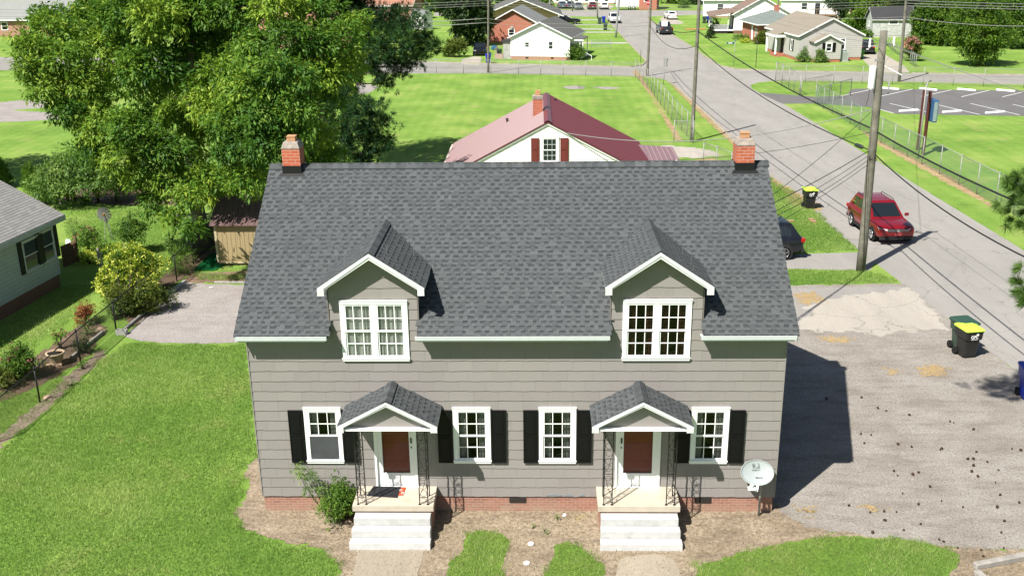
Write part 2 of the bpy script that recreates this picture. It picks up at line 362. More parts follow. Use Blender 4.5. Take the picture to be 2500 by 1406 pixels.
sheet('concrete_pad', PX((1985, 735), (2130, 716), (2220, 704), (2275, 755), (2310, 803), (2150, 816), (2040, 814), (1950, 800)), .010, 'concrete_pale', .15, 1.2)
sheet('paved_apron', PX((1800, 705), (2110, 702), (2205, 700), (2300, 775), (2240, 745), (2120, 730), (2000, 735), (1960, 800), (1800, 800)), .0085, 'old_asphalt', .25, .4)
sheet('side_driveway', PX((1700, 622), (1915, 622), (2096, 616), (2135, 640), (2125, 662), (2080, 660), (1920, 656), (1700, 655)), .007, 'old_asphalt', .25, .5)
sheet('left_gravel_drive', PX((300, 822), (335, 793), (380, 745), (425, 703), (452, 689), (520, 694), (640, 697), (800, 700), (800, 838), (604, 836), (480, 839), (390, 836), (340, 832)), .006, 'gravel_pink', .2, .5)
DIRT = PX((900, 1150), (640, 1130), (622, 1112), (600, 1150), (608, 1200), (578, 1250), (598, 1296), (690, 1322), (780, 1340), (822, 1362), (835, 1412), (850, 1470), (2600, 1470), (2560, 1345), (2350, 1338), (2200, 1322), (2100, 1306), (1970, 1288), (1908, 1252), (1880, 1205), (1700, 1150))
sheet('bare_front_yard', DIRT, .0125, 'bare_dirt', .18, .6)
ISL = [PX((1135, 1302), (1170, 1296), (1225, 1304), (1246, 1322), (1232, 1350), (1228, 1385), (1240, 1470), (1085, 1470), (1096, 1380), (1130, 1345)),
       PX((1352, 1330), (1385, 1322), (1415, 1334), (1440, 1356), (1475, 1382), (1480, 1470), (1325, 1470), (1330, 1395), (1352, 1365)),
       PX((1702, 1382), (1800, 1352), (1960, 1316), (2060, 1308), (2200, 1318), (2310, 1338), (2345, 1358), (2322, 1400), (2300, 1470), (1690, 1470))]
sheet('front_grass_patches', ISL, .0165, 'lawn_patch', .12, .3)
sheet('left_walkway', PX((872, 1340), (1038, 1342), (1020, 1400), (1010, 1470), (856, 1470), (862, 1400)), .0205, 'walk_concrete', .12, .2)
sheet('right_walkway', PX((1512, 1362), (1600, 1352), (1648, 1366), (1662, 1410), (1670, 1470), (1498, 1470), (1504, 1405)), .0205, 'walk_concrete', .12, .2)
sheet('bare_soil_by_bin', PX((1915, 482), (1968, 480), (2003, 500), (2010, 515), (1975, 514), (1925, 498)), .0095, 'clay_dirt', .2, .8)
sheet('soil_strip_by_black_fence', PX((-60, 1110), (60, 1010), (118, 960), (165, 915), (215, 880), (245, 850), (262, 870), (200, 920), (140, 975), (100, 1012), (20, 1076), (-60, 1140)), .005, 'bare_dirt', .15, .5)
sheet('flower_bed_soil', [PX((-60, 950), (40, 890), (120, 850), (215, 775), (262, 800), (215, 870), (130, 925), (20, 975), (-60, 1000)), PX((330, 800), (430, 690), (520, 640), (560, 600), (460, 620), (380, 690), (300, 770))], .005, 'mulch', .2, .5)
sheet('mulch_bed', PX((150, 488), (250, 498), (330, 502), (440, 500), (470, 480), (420, 465), (300, 462), (180, 460)), .005, 'mulch', .25, .6)
sheet('shed_yard_soil', PX((440, 690), (470, 668), (520, 665), (640, 660), (640, 692), (520, 690)), .0045, 'leaf_litter', .2, .6)
sheet('worn_field_patches', [PX((-60, 255), (60, 245), (130, 250), (125, 262), (20, 270), (120, 275), (170, 290), (60, 297), (-60, 300)), PX((865, 205), (905, 207), (925, 213), (900, 228), (862, 232)), PX((1372, 212), (1405, 209), (1430, 213), (1425, 218), (1385, 218)), PX((1440, 213), (1480, 212), (1525, 216), (1480, 219))], .005, 'gravel_pink', .5, 1.2)
sheet('bare_strip_by_fence', [PX((1549, 166), (1562, 178), (1600, 240), (1640, 300), (1668, 345), (1650, 345), (1612, 275), (1560, 195), (1545, 180)), PX((2080, 300), (2150, 345), (2300, 420), (2430, 500), (2425, 508), (2290, 435), (2140, 352))], .005, 'clay_dirt', .4, .8)
sheet('sandy_yard', PX((1560, 360), (1640, 356), (1740, 368), (1765, 380), (1700, 386), (1580, 384)), .005, 'concrete_pale', .3, .6)
sheet('clay_circle', PX((1690, 392), (1740, 386), (1780, 400), (1760, 430), (1690, 425)), .006, 'clay_dirt', .3, .5)
sheet('roadside_gutter', [PX((1628, 197), (1655, 214), (1722, 274), (1784, 332), (1812, 362), (1800, 362), (1770, 336), (1710, 280), (1650, 220)), PX((1880, 424), (1900, 444), (1960, 478), (1990, 505), (1975, 508), (1930, 480), (1880, 440))], .0085, 'clay_dirt', .3, .4)
sheet('dry_straw', [PX((2240, 902), (2275, 890), (2310, 900), (2303, 917), (2262, 920)), PX((2165, 900), (2190, 905), (2180, 915)), PX((1940, 720), (1985, 712), (2010, 735), (1960, 745)), PX((2000, 822), (2080, 826), (2060, 836), (2010, 832)), PX((2110, 1238), (2150, 1240), (2120, 1246)), PX((1960, 1240), (1985, 1240), (1975, 1258))], .0125, 'straw', .1, .35)
sheet('neighbour_driveway', PX((2098, 138), (2130, 132), (2150, 128), (2180, 145), (2205, 160), (2222, 178), (2128, 178), (2120, 160)), .006, 'drive_concrete', .5, .5)
sheet('far_driveways', [PX((1610, 48), (1625, 38), (1670, 56), (1660, 60), (1630, 60)), PX((1485, 26), (1400, 24), (1395, 16), (1480, 12), (1500, 16)), PX((1130, 145), (1160, 138), (1175, 140), (1172, 160), (1130, 158), (1125, 152))], .006, 'drive_concrete', .6, .8)
fw = []
for (a, b, y, h) in ((1400, 1478, 49.5, 2.2), (1404, 1488, 61, 2.4), (1410, 1496, 72, 2.6), (1415, 1502, 79.5, 2.4), (1404, 1532, 105.5, 3.4)): fw.append(PX((a, y-h/2), (b, y-h/2), (b+2, y+h/2), (a, y+h/2)))
sheet('front_walks', fw, .0075, 'far_walk', .5, .5)
# painted bay lines
m = MB()
for (x1, y1, x2, y2) in ((2057, 234, 2136, 217), (2152, 235, 2228, 218), (2250, 236, 2322, 220), (2347, 237, 2415, 221), (2447, 237, 2510, 222), (2147, 267, 2182, 277), (2172, 253, 2286, 279), (2288, 256, 2392, 280), (2369, 253, 2490, 281), (2472, 255, 2600, 284), (1970, 243, 1984, 243.5)):
    a, b = Vector(G(x1, y1, .0125)), Vector(G(x2, y2, .0125)); n = (b-a).cross(Vector((0, 0, 1))).normalized()*.06; m.quad(a-n, b-n, b+n, a+n)
m.build('bay_lines', 'white_paint_line')['kind'] = 'structure'
# kerbs
def kerb(name, pts, w=.15, h=.11):
    m = MB(); p = [Vector(G(*q)) for q in pts]
    for i in range(len(p)-1): m.beam(p[i]+Vector((0, 0, h/2)), p[i+1]+Vector((0, 0, h/2)), w, h)
    m.build(name, 'kerb_concrete')['kind'] = 'structure'
kerb('kerb', [(1576, 151), (1574, 147), (1530, 101), (1490, 59), (1478, 43)]); kerb('kerb', [(1000, 151), (1190, 157), (1540, 164.5), (1566, 161.5), (1577, 153)])
kerb('kerb', [(1578, 44), (1640, 86), (1696, 120), (1720, 139), (1760, 163), (1800, 170), (1870, 174), (2050, 177), (2120, 178)]); kerb('kerb', [(2225, 180), (2500, 184.5), (2600, 186)])
kerb('kerb', [(1650, 213), (1721, 276), (1782, 336), (1830, 380)], .15, .06); kerb('kerb', [(1060, 28), (1240, 27), (1390, 26)]); 
# ---------------- the grey duplex house ----------------
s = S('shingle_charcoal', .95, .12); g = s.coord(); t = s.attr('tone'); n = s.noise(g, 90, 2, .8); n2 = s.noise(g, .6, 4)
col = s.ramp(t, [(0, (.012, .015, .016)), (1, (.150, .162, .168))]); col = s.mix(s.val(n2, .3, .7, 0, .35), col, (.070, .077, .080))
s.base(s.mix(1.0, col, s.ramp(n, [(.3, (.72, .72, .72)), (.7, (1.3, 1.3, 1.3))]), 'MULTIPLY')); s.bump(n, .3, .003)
s = S('siding_taupe', .8, .25); g = s.coord(); t = s.attr('tone'); n = s.noise(s.coord((1, 1, 14)), 3, 4, .7); n2 = s.noise(g, .9, 5)
col = s.ramp(t, [(0, (.20, .185, .175)), (.12, (.272, .252, .238)), (1, (.296, .276, .262))]); s.base(s.mix(s.val(n2, .3, .75, 0, .22), s.mix(s.val(n, .3, .7, 0, .25), col, (.275, .252, .236)), (.335, .31, .29)))
s.bump(s.noise(s.coord((30, 30, 2)), 3, 3), .12, .004)
plain('white_trim', (.80, .81, .80), .5, .4, .03, 3, dirt=None); plain('white_step', (.42, .42, .41), .8, .2, .10, 5, dirt=(.25, .24, .22)); plain('porch_cream', (.54, .48, .39), .7, .3, .08, 3, dirt=(.4, .32, .22))
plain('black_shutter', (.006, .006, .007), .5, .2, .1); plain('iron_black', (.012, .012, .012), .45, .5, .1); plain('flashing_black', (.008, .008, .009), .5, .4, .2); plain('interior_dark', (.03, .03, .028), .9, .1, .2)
plain('red_door', (.30, .035, .02), .4, .5, .06); plain('flue_clay', (.52, .28, .15), .85, .2, .15); plain('chimney_cap', (.36, .31, .27), .95, .1, .3, 9, dirt=(.16, .13, .11)); plain('vent_dark', (.03, .025, .02), .9)
s = S('curtain_cloth', .9, .1); g = s.coord(); w = s.node('ShaderNodeTexWave'); s.put(w.inputs['Vector'], g); w.inputs['Scale'].default_value = 2.6; w.inputs['Distortion'].default_value = 2.5; w.inputs['Detail'].default_value = 2
s.base(s.ramp(w.outputs['Fac'], [(.1, (.66, .66, .60)), (.6, (.82, .81, .76))])); s.bump(w.outputs['Fac'], .8, .04)
plain('curtain_dark', (.10, .035, .03), .9, .1, .5, 3); plain('blind_pale', (.35, .35, .32), .8, .2, .3, 4); plain('insect_screen', (.07, .075, .08), .8, .2, .2, 2)
brick('brick_red', (.30, .135, .095), (.38, .19, .14), (.42, .36, .30)); brick('brick_chimney', (.42, .105, .055), (.50, .15, .085), (.50, .42, .36), .23, .085); brick('brick_brown', (.17, .085, .06), (.22, .11, .08), (.25, .2, .17))
glassmat('window_glass', (.78, .80, .80)); glassmat('door_glass', (.8, .8, .8), .35)
WX = 6.5; ZT = 5.30; ZB = .45; ROOF0 = (-.39, 4.96); RIDGE = (4.25, 8.10); SL = (RIDGE[1]-ROOF0[1])/(RIDGE[0]-ROOF0[0]); XO = 6.70
YB = 8.5
house = thing('duplex_house', 'large grey two door house with charcoal shingle roof, two dormers and twin brick chimneys', 'house', (0, YB/2, 0))
def siding(mb, A, B, z0, n_c, e, clip=None, holes=(), seed=0, step=.061, ztop=None, topfn=None):
    """courses of lapped shingle siding between ground points A and B; outward normal is to the right of A->B"""
    rr = random.Random(seed); ax, ay = A; L = math.hypot(B[0]-A[0], B[1]-A[1]); dx, dy = (B[0]-A[0])/L, (B[1]-A[1])/L; nx, ny = dy, -dx
    def pt(sv, off, z): return (ax+dx*sv+nx*off, ay+dy*sv+ny*off, z)
    for i in range(n_c):
        za, zb_ = z0+i*e, z0+(i+1)*e
        if ztop: zb_ = min(zb_, ztop)
        ph = rr.random()*.61; tones = {}
        lo, hi = (0, L) if clip is None else clip((za+zb_)/2)
        k = int((hi-lo)/step)+1; 
        if hi <= lo: continue
        def wob(sv):
            q = (sv+ph)/.61; return .0045*math.sin(q*6.283+i)+.003*math.sin(sv*23+i*2)+.004*math.sin(sv*1.1+i*1.7)
        for j in range(k):
            s0, s1 = lo+j*(hi-lo)/k, lo+(j+1)*(hi-lo)/k; mid = (s0+s1)/2; sh = int((mid+ph)/.61)
            if sh not in tones:
                tones[sh] = .15+.85*rr.random(); sj = lo+j*(hi-lo)/k
                if j and not any(h0-.07 < sj < h1+.07 and hz0-.1 < (za+zb_)/2 < hz1+.1 for (h0, h1, hz0, hz1) in holes): mb.quad(pt(sj-.003, .016, za), pt(sj+.003, .016, za), pt(sj+.003, .004, zb_), pt(sj-.003, .004, zb_), 0, 0)
            spans = [(za, zb_)]
            for (h0, h1, hz0, hz1) in holes:
                if h0 < mid < h1:
                    ns = []
                    for (a, b) in spans:
                        if b <= hz0 or a >= hz1: ns.append((a, b)); continue
                        if a < hz0: ns.append((a, hz0))
                        if b > hz1: ns.append((hz1, b))
                    spans = ns
            for (a, b) in spans:
                if topfn: b = min(b, topfn(mid))
                if b-a < .01: continue
                oa = .014*(1-(a-za)/e)+.002; ob = .014*(1-(b-za)/e)+.002; w0 = wob(s0)+.001 if a == za else 0; w1 = wob(s1)+.001 if a == za else 0
                mb.quad(pt(s0, oa, a-w0), pt(s1, oa, a-w1), pt(s1, ob, b), pt(s0, ob, b), 0, tones[sh])
                if a == za: mb.quad(pt(s0, 0, a-w0), pt(s1, 0, a-w1), pt(s1, oa, a-w1), pt(s0, oa, a-w0), 0, .2)
def shingles(mb, O, U, V, L, S_, skip=None, expo=.143, seed=1, cap=True):
    """laminated shingles: O corner at eave, U along eave, V up the slope (unit), L and S_ lengths. skip(u, v)->True leaves it out"""
    rr = random.Random(seed); O = Vector(O); U = Vector(U).normalized(); V = Vector(V).normalized(); N = U.cross(V).normalized()
    def pt(u, v, h): return tuple(O+U*u+V*v+N*h)
    nc = int(math.ceil(S_/expo))
    for i in range(nc):
        v0 = i*expo; v1 = min(S_, v0+expo); u = -rr.random()*.3; h0, h1 = .010, .003
        while u < L:
            # recess then tab
            rw = rr.choice((.085, .10, .12, .12, .14, .16)); tw = rr.choice((.07, .09, .10, .11, .13)) if rr.random() > .13 else .2
            tb = rr.random()
            for kind, w in ((0, rw), (1, tw)):
                a, b = max(u, 0), min(u+w, L); u += w
                if b <= a: continue
                if skip and skip((a+b)/2, (v0+v1)/2): continue
                hm = h0+(h1-h0)*.5
                if kind == 0:
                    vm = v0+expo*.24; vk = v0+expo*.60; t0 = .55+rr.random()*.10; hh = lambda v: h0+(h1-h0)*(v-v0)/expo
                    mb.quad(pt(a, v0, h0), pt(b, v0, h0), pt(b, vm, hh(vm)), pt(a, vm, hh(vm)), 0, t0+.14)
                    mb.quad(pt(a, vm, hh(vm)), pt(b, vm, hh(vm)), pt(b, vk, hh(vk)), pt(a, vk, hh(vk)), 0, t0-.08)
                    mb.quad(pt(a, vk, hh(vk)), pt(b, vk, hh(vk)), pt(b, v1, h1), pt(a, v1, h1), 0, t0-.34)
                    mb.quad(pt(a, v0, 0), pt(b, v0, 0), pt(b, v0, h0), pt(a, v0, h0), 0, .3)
                else:
                    t0 = .44+tb*.24; k = .006; fl = .008
                    P0, P1, P2, P3 = pt(a-fl, v0-.001, h0+k), pt(b+fl, v0-.001, h0+k), pt(b, v1, h1+k), pt(a, v1, h1+k)
                    mb.quad(P0, P1, P2, P3, 0, t0)
                    q0, q1, q2, q3 = pt(a-fl, v0-.001, 0), pt(b+fl, v0-.001, 0), pt(b, v1, 0), pt(a, v1, 0)
                    mb.quad(q0, q1, P1, P0, 0, .3); mb.quad(q1, q2, P2, P1, 0, .3); mb.quad(q3, q0, P0, P3, 0, .3)
DORM = [(-4.44, -2.32, -3.36, 6.98), (2.30, 4.46, 3.39, 6.98)]
# walls
W1 = [(-5.271, -4.340), (-1.562, -.628), (.569, 1.494), (4.323, 5.255)]; WZ = (1.41, 2.96)
W2 = [(-4.182, -2.555), (2.578, 4.205)]; WZ2 = (4.20, 5.765)
DX = [(-3.56, -2.48), (2.48, 3.60)]
holes = [(a+6.5+.08, b+6.5-.08, WZ[0]+.08, WZ[1]-.08) for a, b in W1]+[(a+6.5+.08, b+6.5-.08, WZ2[0]+.08, WZ2[1]-.08) for a, b in W2]+[(a+6.5+.06, b+6.5-.06, .7, 2.82) for a, b in DX]
m = MB(); E_ = .267
siding(m, (-WX, 0), (WX, 0), ZB, 17, E_, holes=holes, seed=3, ztop=4.9888)
for i, (xa, xb, xc, zp) in enumerate(DORM):
    cl = lambda z, xa=xa, xb=xb: (xa+6.5, xb+6.5)
    siding(m, (-WX, 0), (WX, 0), ZB+17*E_-.0001, 8, E_, clip=cl, holes=holes, seed=5+i, step=.03, topfn=lambda s_, xc=xc: 6.95-abs(s_-6.5-xc)*.667)
gtop = lambda s_: ROOF0[1]+(min(s_, YB-s_)+.39)*SL-.10
siding(m, (WX, 0), (WX, YB), ZB, 28, E_, topfn=gtop, seed=11, step=.12); siding(m, (WX, YB), (-WX, YB), ZB, 17, E_, seed=12, step=.12, ztop=5.1)
siding(m, (-WX, YB), (-WX, 0), ZB, 28, E_, topfn=gtop, seed=13, step=.12)
wall = m.build('wall', 'siding_taupe', house)
m = MB(); 
for x0, x1, y0, y1 in ((-WX+.02, WX-.02, .02, .2), (-WX+.02, WX-.02, YB-.2, YB-.02), (-WX+.02, -WX+.2, .2, YB-.2), (WX-.2, WX-.02, .2, YB-.2)): m.box(x0, x1, y0, y1, -.1, ZB+.01)
m.build('foundation', 'brick_red', house)
m = MB()
for x in (-WX-.012, WX+.012):
    for y in (-.012, YB+.012): m = MB(); m.box(x-.012, x+.012, y-.012, y+.012, ZB, ZT-.2); m.build('corner_trim', 'siding_taupe', house)
# loose bottom shingles: pale gap strip of exposed sheathing
for (x0, x1) in ((.75, 1.15), (1.2, 1.42), (1.6, 1.72)): m = MB(); m.prism([(x0, -.024, .47), (x1, -.024, .462), (x1, -.024, .50), ((x0+x1)/2, -.024, .53), (x0, -.024, .50)], (0, .01, 0)); m.build('torn_siding_gap', plain('torn_underlay', (.22, .25, .27), .9), house)
for x in (.02, 4.72): m = MB(); m.box(x-.21, x+.21, -.005, .04, .27, .42); m.build('foundation_vent', 'vent_dark', house)
# roof
N_ = math.hypot(RIDGE[0]-ROOF0[0], RIDGE[1]-ROOF0[1]); Vf = ((0, (RIDGE[0]-ROOF0[0])/N_, (RIDGE[1]-ROOF0[1])/N_)); roof = None
def skipm(u, v):
    x = -XO+u; y = ROOF0[0]+v*Vf[1]
    for k, (xa, xb, xc, zp) in enumerate(DORM):
        lo = xa-.0 if True else 0
        if xa < x < xb and y < 1.6: return True
        if xa+.02-.0 < x < xb-.02 and y < 2.2 and abs(x-xc) < .5: return True
    return False
m = MB(); shingles(m, (-XO, ROOF0[0], ROOF0[1]+.03), (1, 0, 0), Vf, 2*XO, N_, skipm, seed=2)
shingles(m, (XO, 2*RIDGE[0]-ROOF0[0], ROOF0[1]+.03), (-1, 0, 0), (0, -Vf[1], Vf[2]), 2*XO, N_, seed=4)
# ridge cap
x = -XO; rr = random.Random(9)
while x < XO:
    w = .143; t0 = .35+rr.random()*.35
    for sg in (-1, 1):
        y1, z1 = RIDGE[0]+sg*.16, RIDGE[1]+.068-.16*SL; a = (x, RIDGE[0], RIDGE[1]+.085); b = (x+w, RIDGE[0], RIDGE[1]+.0845); c_ = (x+w, y1, z1+.0045); d = (x, y1, z1+.005)
        m.quad(*( (d, c_, b, a) if sg < 0 else (a, b, c_, d) ), 0, t0); m.quad(d, c_, (x+w, y1, z1-.04), (x, y1, z1-.04), 0, .3)
    x += w
roof = m.build('roof', 'shingle_charcoal', house)
m = MB()
segs = [(-XO, DORM[0][0]), (DORM[0][1], DORM[1][0]), (DORM[1][1], XO)]
k = 0
def slope(x0, x1, y0, y1, off=.0): 
    z = lambda y: ROOF0[1]+(y-ROOF0[0])*SL+off
    return [(x0, y0, z(y0)), (x1, y0, z(y0)), (x1, y1, z(y1)), (x0, y1, z(y1))]
for (x0, x1) in segs: m.slab(slope(x0, x1, ROOF0[0]+.02, 1.5, .025), .10)
m.slab(slope(-XO, XO, 1.5, RIDGE[0], .025), .10)
z = lambda y: ROOF0[1]+(2*RIDGE[0]-y-ROOF0[0])*SL+.025
m.slab([(-XO, RIDGE[0], z(RIDGE[0])), (XO, RIDGE[0], z(RIDGE[0])), (XO, 8.87, z(8.87)), (-XO, 8.87, z(8.87))], .10)
m.build('roof_deck', plain('deck_grey', (.06, .062, .066), .9), roof)
m = MB()
ends = [(-XO+.06, -4.47), (-2.36, 2.26), (4.40, XO-.06)]
for (x0, x1) in ends:
    m.box(x0, x1, -.40, -.375, 4.87, 4.975); m.box(x0+.04, x1-.05, -.375, -.35, 4.83, 4.92); m.box(x0+.03, x1-.03, -.35, .0, 4.86, 4.875)
m.box(-XO, XO, 8.85, 8.88, 4.83, 4.96)
for x in (-XO+.02, XO-.05):
    for sg in (0, 1):
        y0 = -.36 if sg == 0 else 8.86
        m.prism([(x, y0, 4.83), (x, RIDGE[0], 7.96), (x, RIDGE[0], 8.09), (x, y0, 4.96)] if sg == 0 else [(x, y0, 4.96), (x, RIDGE[0], 8.09), (x, RIDGE[0], 7.96), (x, y0, 4.83)], (.03, 0, 0))
m.build('eave_fascia', plain('gutter_grey', (.56, .60, .60), .5, .4, .05), house, bevel=.004)
# step flashing / edges beside dormers
# dormers
def small_gable(parent, xc, hw, zpk, zev, y0, y1, nm, seed, fasc=.15, both=True, th=.05, part_name='dormer_roof'):
    """little gable roof whose ridge runs along y"""
    sl = math.hypot(hw, zpk-zev); m = MB()
    shingles(m, (xc-hw, y1, zev), (0, -1, 0), (hw/sl, 0, (zpk-zev)/sl), y1-y0, sl, seed=seed, expo=.143)
    shingles(m, (xc+hw, y0, zev), (0, 1, 0), (-hw/sl, 0, (zpk-zev)/sl), y1-y0, sl, seed=seed+1, expo=.143)
    y = y0; rr = random.Random(seed)
    while y < y1:
        w = .143; t0 = .35+rr.random()*.3; tt = (zpk-zev)/hw
        for sg in (-1, 1):
            xe = xc+sg*.13; a = (xc, y, zpk+.05); b = (xc, min(y+w, y1), zpk+.049); c_ = (xe, min(y+w, y1), zpk+.045-.13*tt); d = (xe, y, zpk+.046-.13*tt)
            m.quad(*((a, b, c_, d) if sg < 0 else (d, c_, b, a)), 0, t0); m.quad(d, a, (xc, y, zpk+.01), (xe, y, zpk-.13*tt), 0, .2)
        y += w
    m.slab([(xc-hw, y1, zev), (xc-hw, y0+.01, zev), (xc, y0+.01, zpk), (xc, y1, zpk)], th); m.slab([(xc+hw, y0+.01, zev), (xc+hw, y1, zev), (xc, y1, zpk), (xc, y0+.01, zpk)], th)
    r = m.build(part_name, 'shingle_charcoal', parent)
    f = MB(); q = fasc
    for sg in (-1, 1):
        f.prism([(xc+sg*hw, y0, zev), (xc, y0, zpk), (xc, y0, zpk-q), (xc+sg*(hw-.0), y0, zev-q*1.0)][::(1 if sg > 0 else -1)], (0, -.022, 0))
        f.prism([(xc+sg*(hw-.05), y0-.022, zev-.055), (xc, y0-.022, zpk-.045), (xc, y0-.022, zpk-q*.55), (xc+sg*(hw-.05), y0-.022, zev-q*.55)][::(1 if sg > 0 else -1)], (0, -.014, 0))
        f.box(xc+sg*hw-(.0 if sg < 0 else .16), xc+sg*hw+(.16 if sg < 0 else 0), y0-.038, y0-.002, zev-q-.035, zev-.02)
        f.box(xc+sg*(hw-.04), xc+sg*(hw-.015), y0+.0, min(y1, 1.2), zev-.12, zev-.05)
        f.prism([(xc+sg*(hw-.01), y0, zev-.07), (xc, y0, zpk-.065), (xc, y0, zpk-.085), (xc+sg*(hw-.01), y0, zev-.09)][::(1 if sg > 0 else -1)], (0, .24 if y0 > -.5 else 1.1, 0))
    return r, f
for i, (xa, xb, xc, zp) in enumerate(DORM):
    d = None
    for x, sg in ((xa, -1), (xb, 1)):
        m = MB() # cheek wall, lapped courses parallel to the ground
        yz = lambda z: ROOF0[0]+(z-ROOF0[1])/SL
        m.prism([(x, .004, 4.9), (x, max(.05, yz(6.2)), 6.2), (x, .004, 6.2)][::sg], (-.06*sg, 0, 0), 0, .5)
        d = m.build('dormer_cheek' if d else 'dormer', 'siding_taupe', d or house)
    r, f = small_gable(d, xc, 1.26, 7.0, 6.16, -.30, 2.75, 'd', 20+i*3)
    f.build('dormer_fascia', plain('fascia_pale', (.70, .73, .72), .5, .4, .05), d)
    for x in (xa-.02, xb+.02): m = MB(); m.box(x-.012, x+.012, -.03, .03, 4.9, 6.0); m.build('dormer_corner_strip', plain('strip_grey', (.20, .18, .16), .8), d)
def window(parent, x0, x1, z0, z1, y=0.0, units=1, lites=(3, 2, 2), cas=.105, screen=False, curt='curtain_dark', cw=.35, T=None, trim='white_trim', glass='window_glass', depth=.14, simple=False, blind=0, label=None, mw=.010):
    """window assembly; outward is -y. parts: casing > sash, glass, curtain"""
    m = MB(T); p = .045
    m.box(x0, x1, y-p-.01, y+.01, z1-cas, z1); m.box(x0-.0, x1, y-p-.012, y+.01, z0, z0+cas*.85); m.box(x0, x0+cas, y-p, y+.01, z0+cas*.85, z1-cas); m.box(x1-cas, x1, y-p, y+.01, z0+cas*.85, z1-cas)
    m.box(x0-.015, x1+.015, y-p-.03, y-p-.012, z0+cas*.55, z0+cas*.9); m.box(x0-.01, x1+.01, y-p-.022, y-p-.01, z1-.03, z1+.008)
    cs = []
    if units == 2: xm = (x0+x1)/2; m.box(xm-.065, xm+.065, y-p, y+.01, z0+cas*.85, z1-cas); cs = [(x0+cas, xm-.065), (xm+.065, x1-cas)]
    else: cs = [(x0+cas, x1-cas)]
    w = m.build('window', trim, parent, bevel=0 if simple else .004)
    if label: w['label'] = label
    sh = MB(T); gl = MB(T); cu = MB(T); zb, zt = z0+cas*.85, z1-cas; zm = (zb+zt)/2
    for (a, b) in cs:
        r = .045
        for (za, zc, yo, n) in ((zm-.02, zt, -.028, lites[1]), (zb, zm+.025, -.006, lites[2])):
            sh.box(a, b, y+yo-.012, y+yo+.014, za, za+r); sh.box(a, b, y+yo-.012, y+yo+.014, zc-r*.8, zc); sh.box(a, a+r*.8, y+yo-.012, y+yo+.014, za+r, zc-r*.8); sh.box(b-r*.8, b, y+yo-.012, y+yo+.014, za+r, zc-r*.8)
            if n and not simple:
                for k in range(1, lites[0]): xx = a+(b-a)*k/lites[0]; sh.box(xx-mw, xx+mw, y+yo-.010, y+yo+.010, za+r, zc-r*.8)
                for k in range(1, n): zz = za+(zc-za)*k/n; sh.box(a+r*.8, b-r*.8, y+yo-.009, y+yo+.009, zz-mw, zz+mw)
            gl.quad((a, y+yo+.002, za), (b, y+yo+.002, za), (b, y+yo+.002, zc), (a, y+yo+.002, zc))
        if cw:
            ww = (b-a)*cw; yy = y+depth*(.7 if cw < .99 else .35)
            for (c0, c1) in (((a, b),) if cw >= .99 else ((a, a+ww), (b-ww, b))):
                n = max(4, int((c1-c0)/.04)); pts = [(c0+(c1-c0)*j/n, yy+.012*math.sin(j*1.9)) for j in range(n+1)]
                for j in range(n): cu.quad((pts[j][0], pts[j][1], zb), (pts[j+1][0], pts[j+1][1], zb), (pts[j+1][0], pts[j+1][1], zt), (pts[j][0], pts[j][1], zt))
    sh.build('sash', trim, w); gl.build('glass', glass, w)
    if cu.v: cu.build('curtain', curt, w)
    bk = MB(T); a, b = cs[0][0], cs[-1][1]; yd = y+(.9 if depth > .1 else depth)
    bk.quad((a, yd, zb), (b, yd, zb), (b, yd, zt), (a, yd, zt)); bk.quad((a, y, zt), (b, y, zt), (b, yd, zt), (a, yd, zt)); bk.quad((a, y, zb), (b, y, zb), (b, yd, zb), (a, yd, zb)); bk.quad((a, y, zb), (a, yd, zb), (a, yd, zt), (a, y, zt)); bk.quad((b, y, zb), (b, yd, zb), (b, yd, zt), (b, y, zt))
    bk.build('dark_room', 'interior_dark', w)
    if screen:
        sc_ = MB(T); sc_.quad((a+.01, y-.022, zb+.01), (b-.01, y-.022, zb+.01), (b-.01, y-.022, zm), (a+.01, y-.022, zm)); sc_.build('insect_screen', 'insect_screen', w)
    return w
for i, (a, b) in enumerate(W1):
    window(house, a, b, WZ[0], WZ[1], lites=(3, 2, 2) if i else (3, 2, 0), screen=(i == 0), curt='blind_pale', cw=.28)
window(house, *W2[0], *WZ2, units=2, curt='curtain_cloth', cw=1.0, depth=.101, label='double window in left dormer with pale curtains'); window(house, *W2[1], *WZ2, units=2, curt='curtain_dark', cw=.3, label='double window in right dormer with dark panes')
def shutter(parent, x0, x1, z0, z1, y=0.0, T=None, mat='black_shutter'):
    m = MB(T); m.box(x0, x1, y-.045, y+.0, z0, z1); w = x1-x0; h = z1-z0; f = .055
    # two raised panels with frames round them
    for (za, zb) in ((z0+.07, z0+h*.52-.03), (z0+h*.52+.04, z1-.07)):
        m.box(x0+f, x1-f, y-.052, y-.045, za, zb); m.box(x0+f+.03, x1-f-.03, y-.062, y-.052, za+.03, zb-.03)
    for (a, b) in ((x0, x0+.03), (x1-.03, x1)): m.box(a, b, y-.056, y-.045, z0, z1)
    for za in (z0, z0+h*.52-.012, z1-.03): m.box(x0+.03, x1-.03, y-.056, y-.045, za, za+.03)
    return m.build('shutter', mat, parent, bevel=.003)
for (a, b) in W1:
    for (x0, x1) in ((a-.385, a-.02), (b+.02, b+.385)): shutter(house, x0, x1, WZ[0]+.03, WZ[1]-.08, y=-.018)
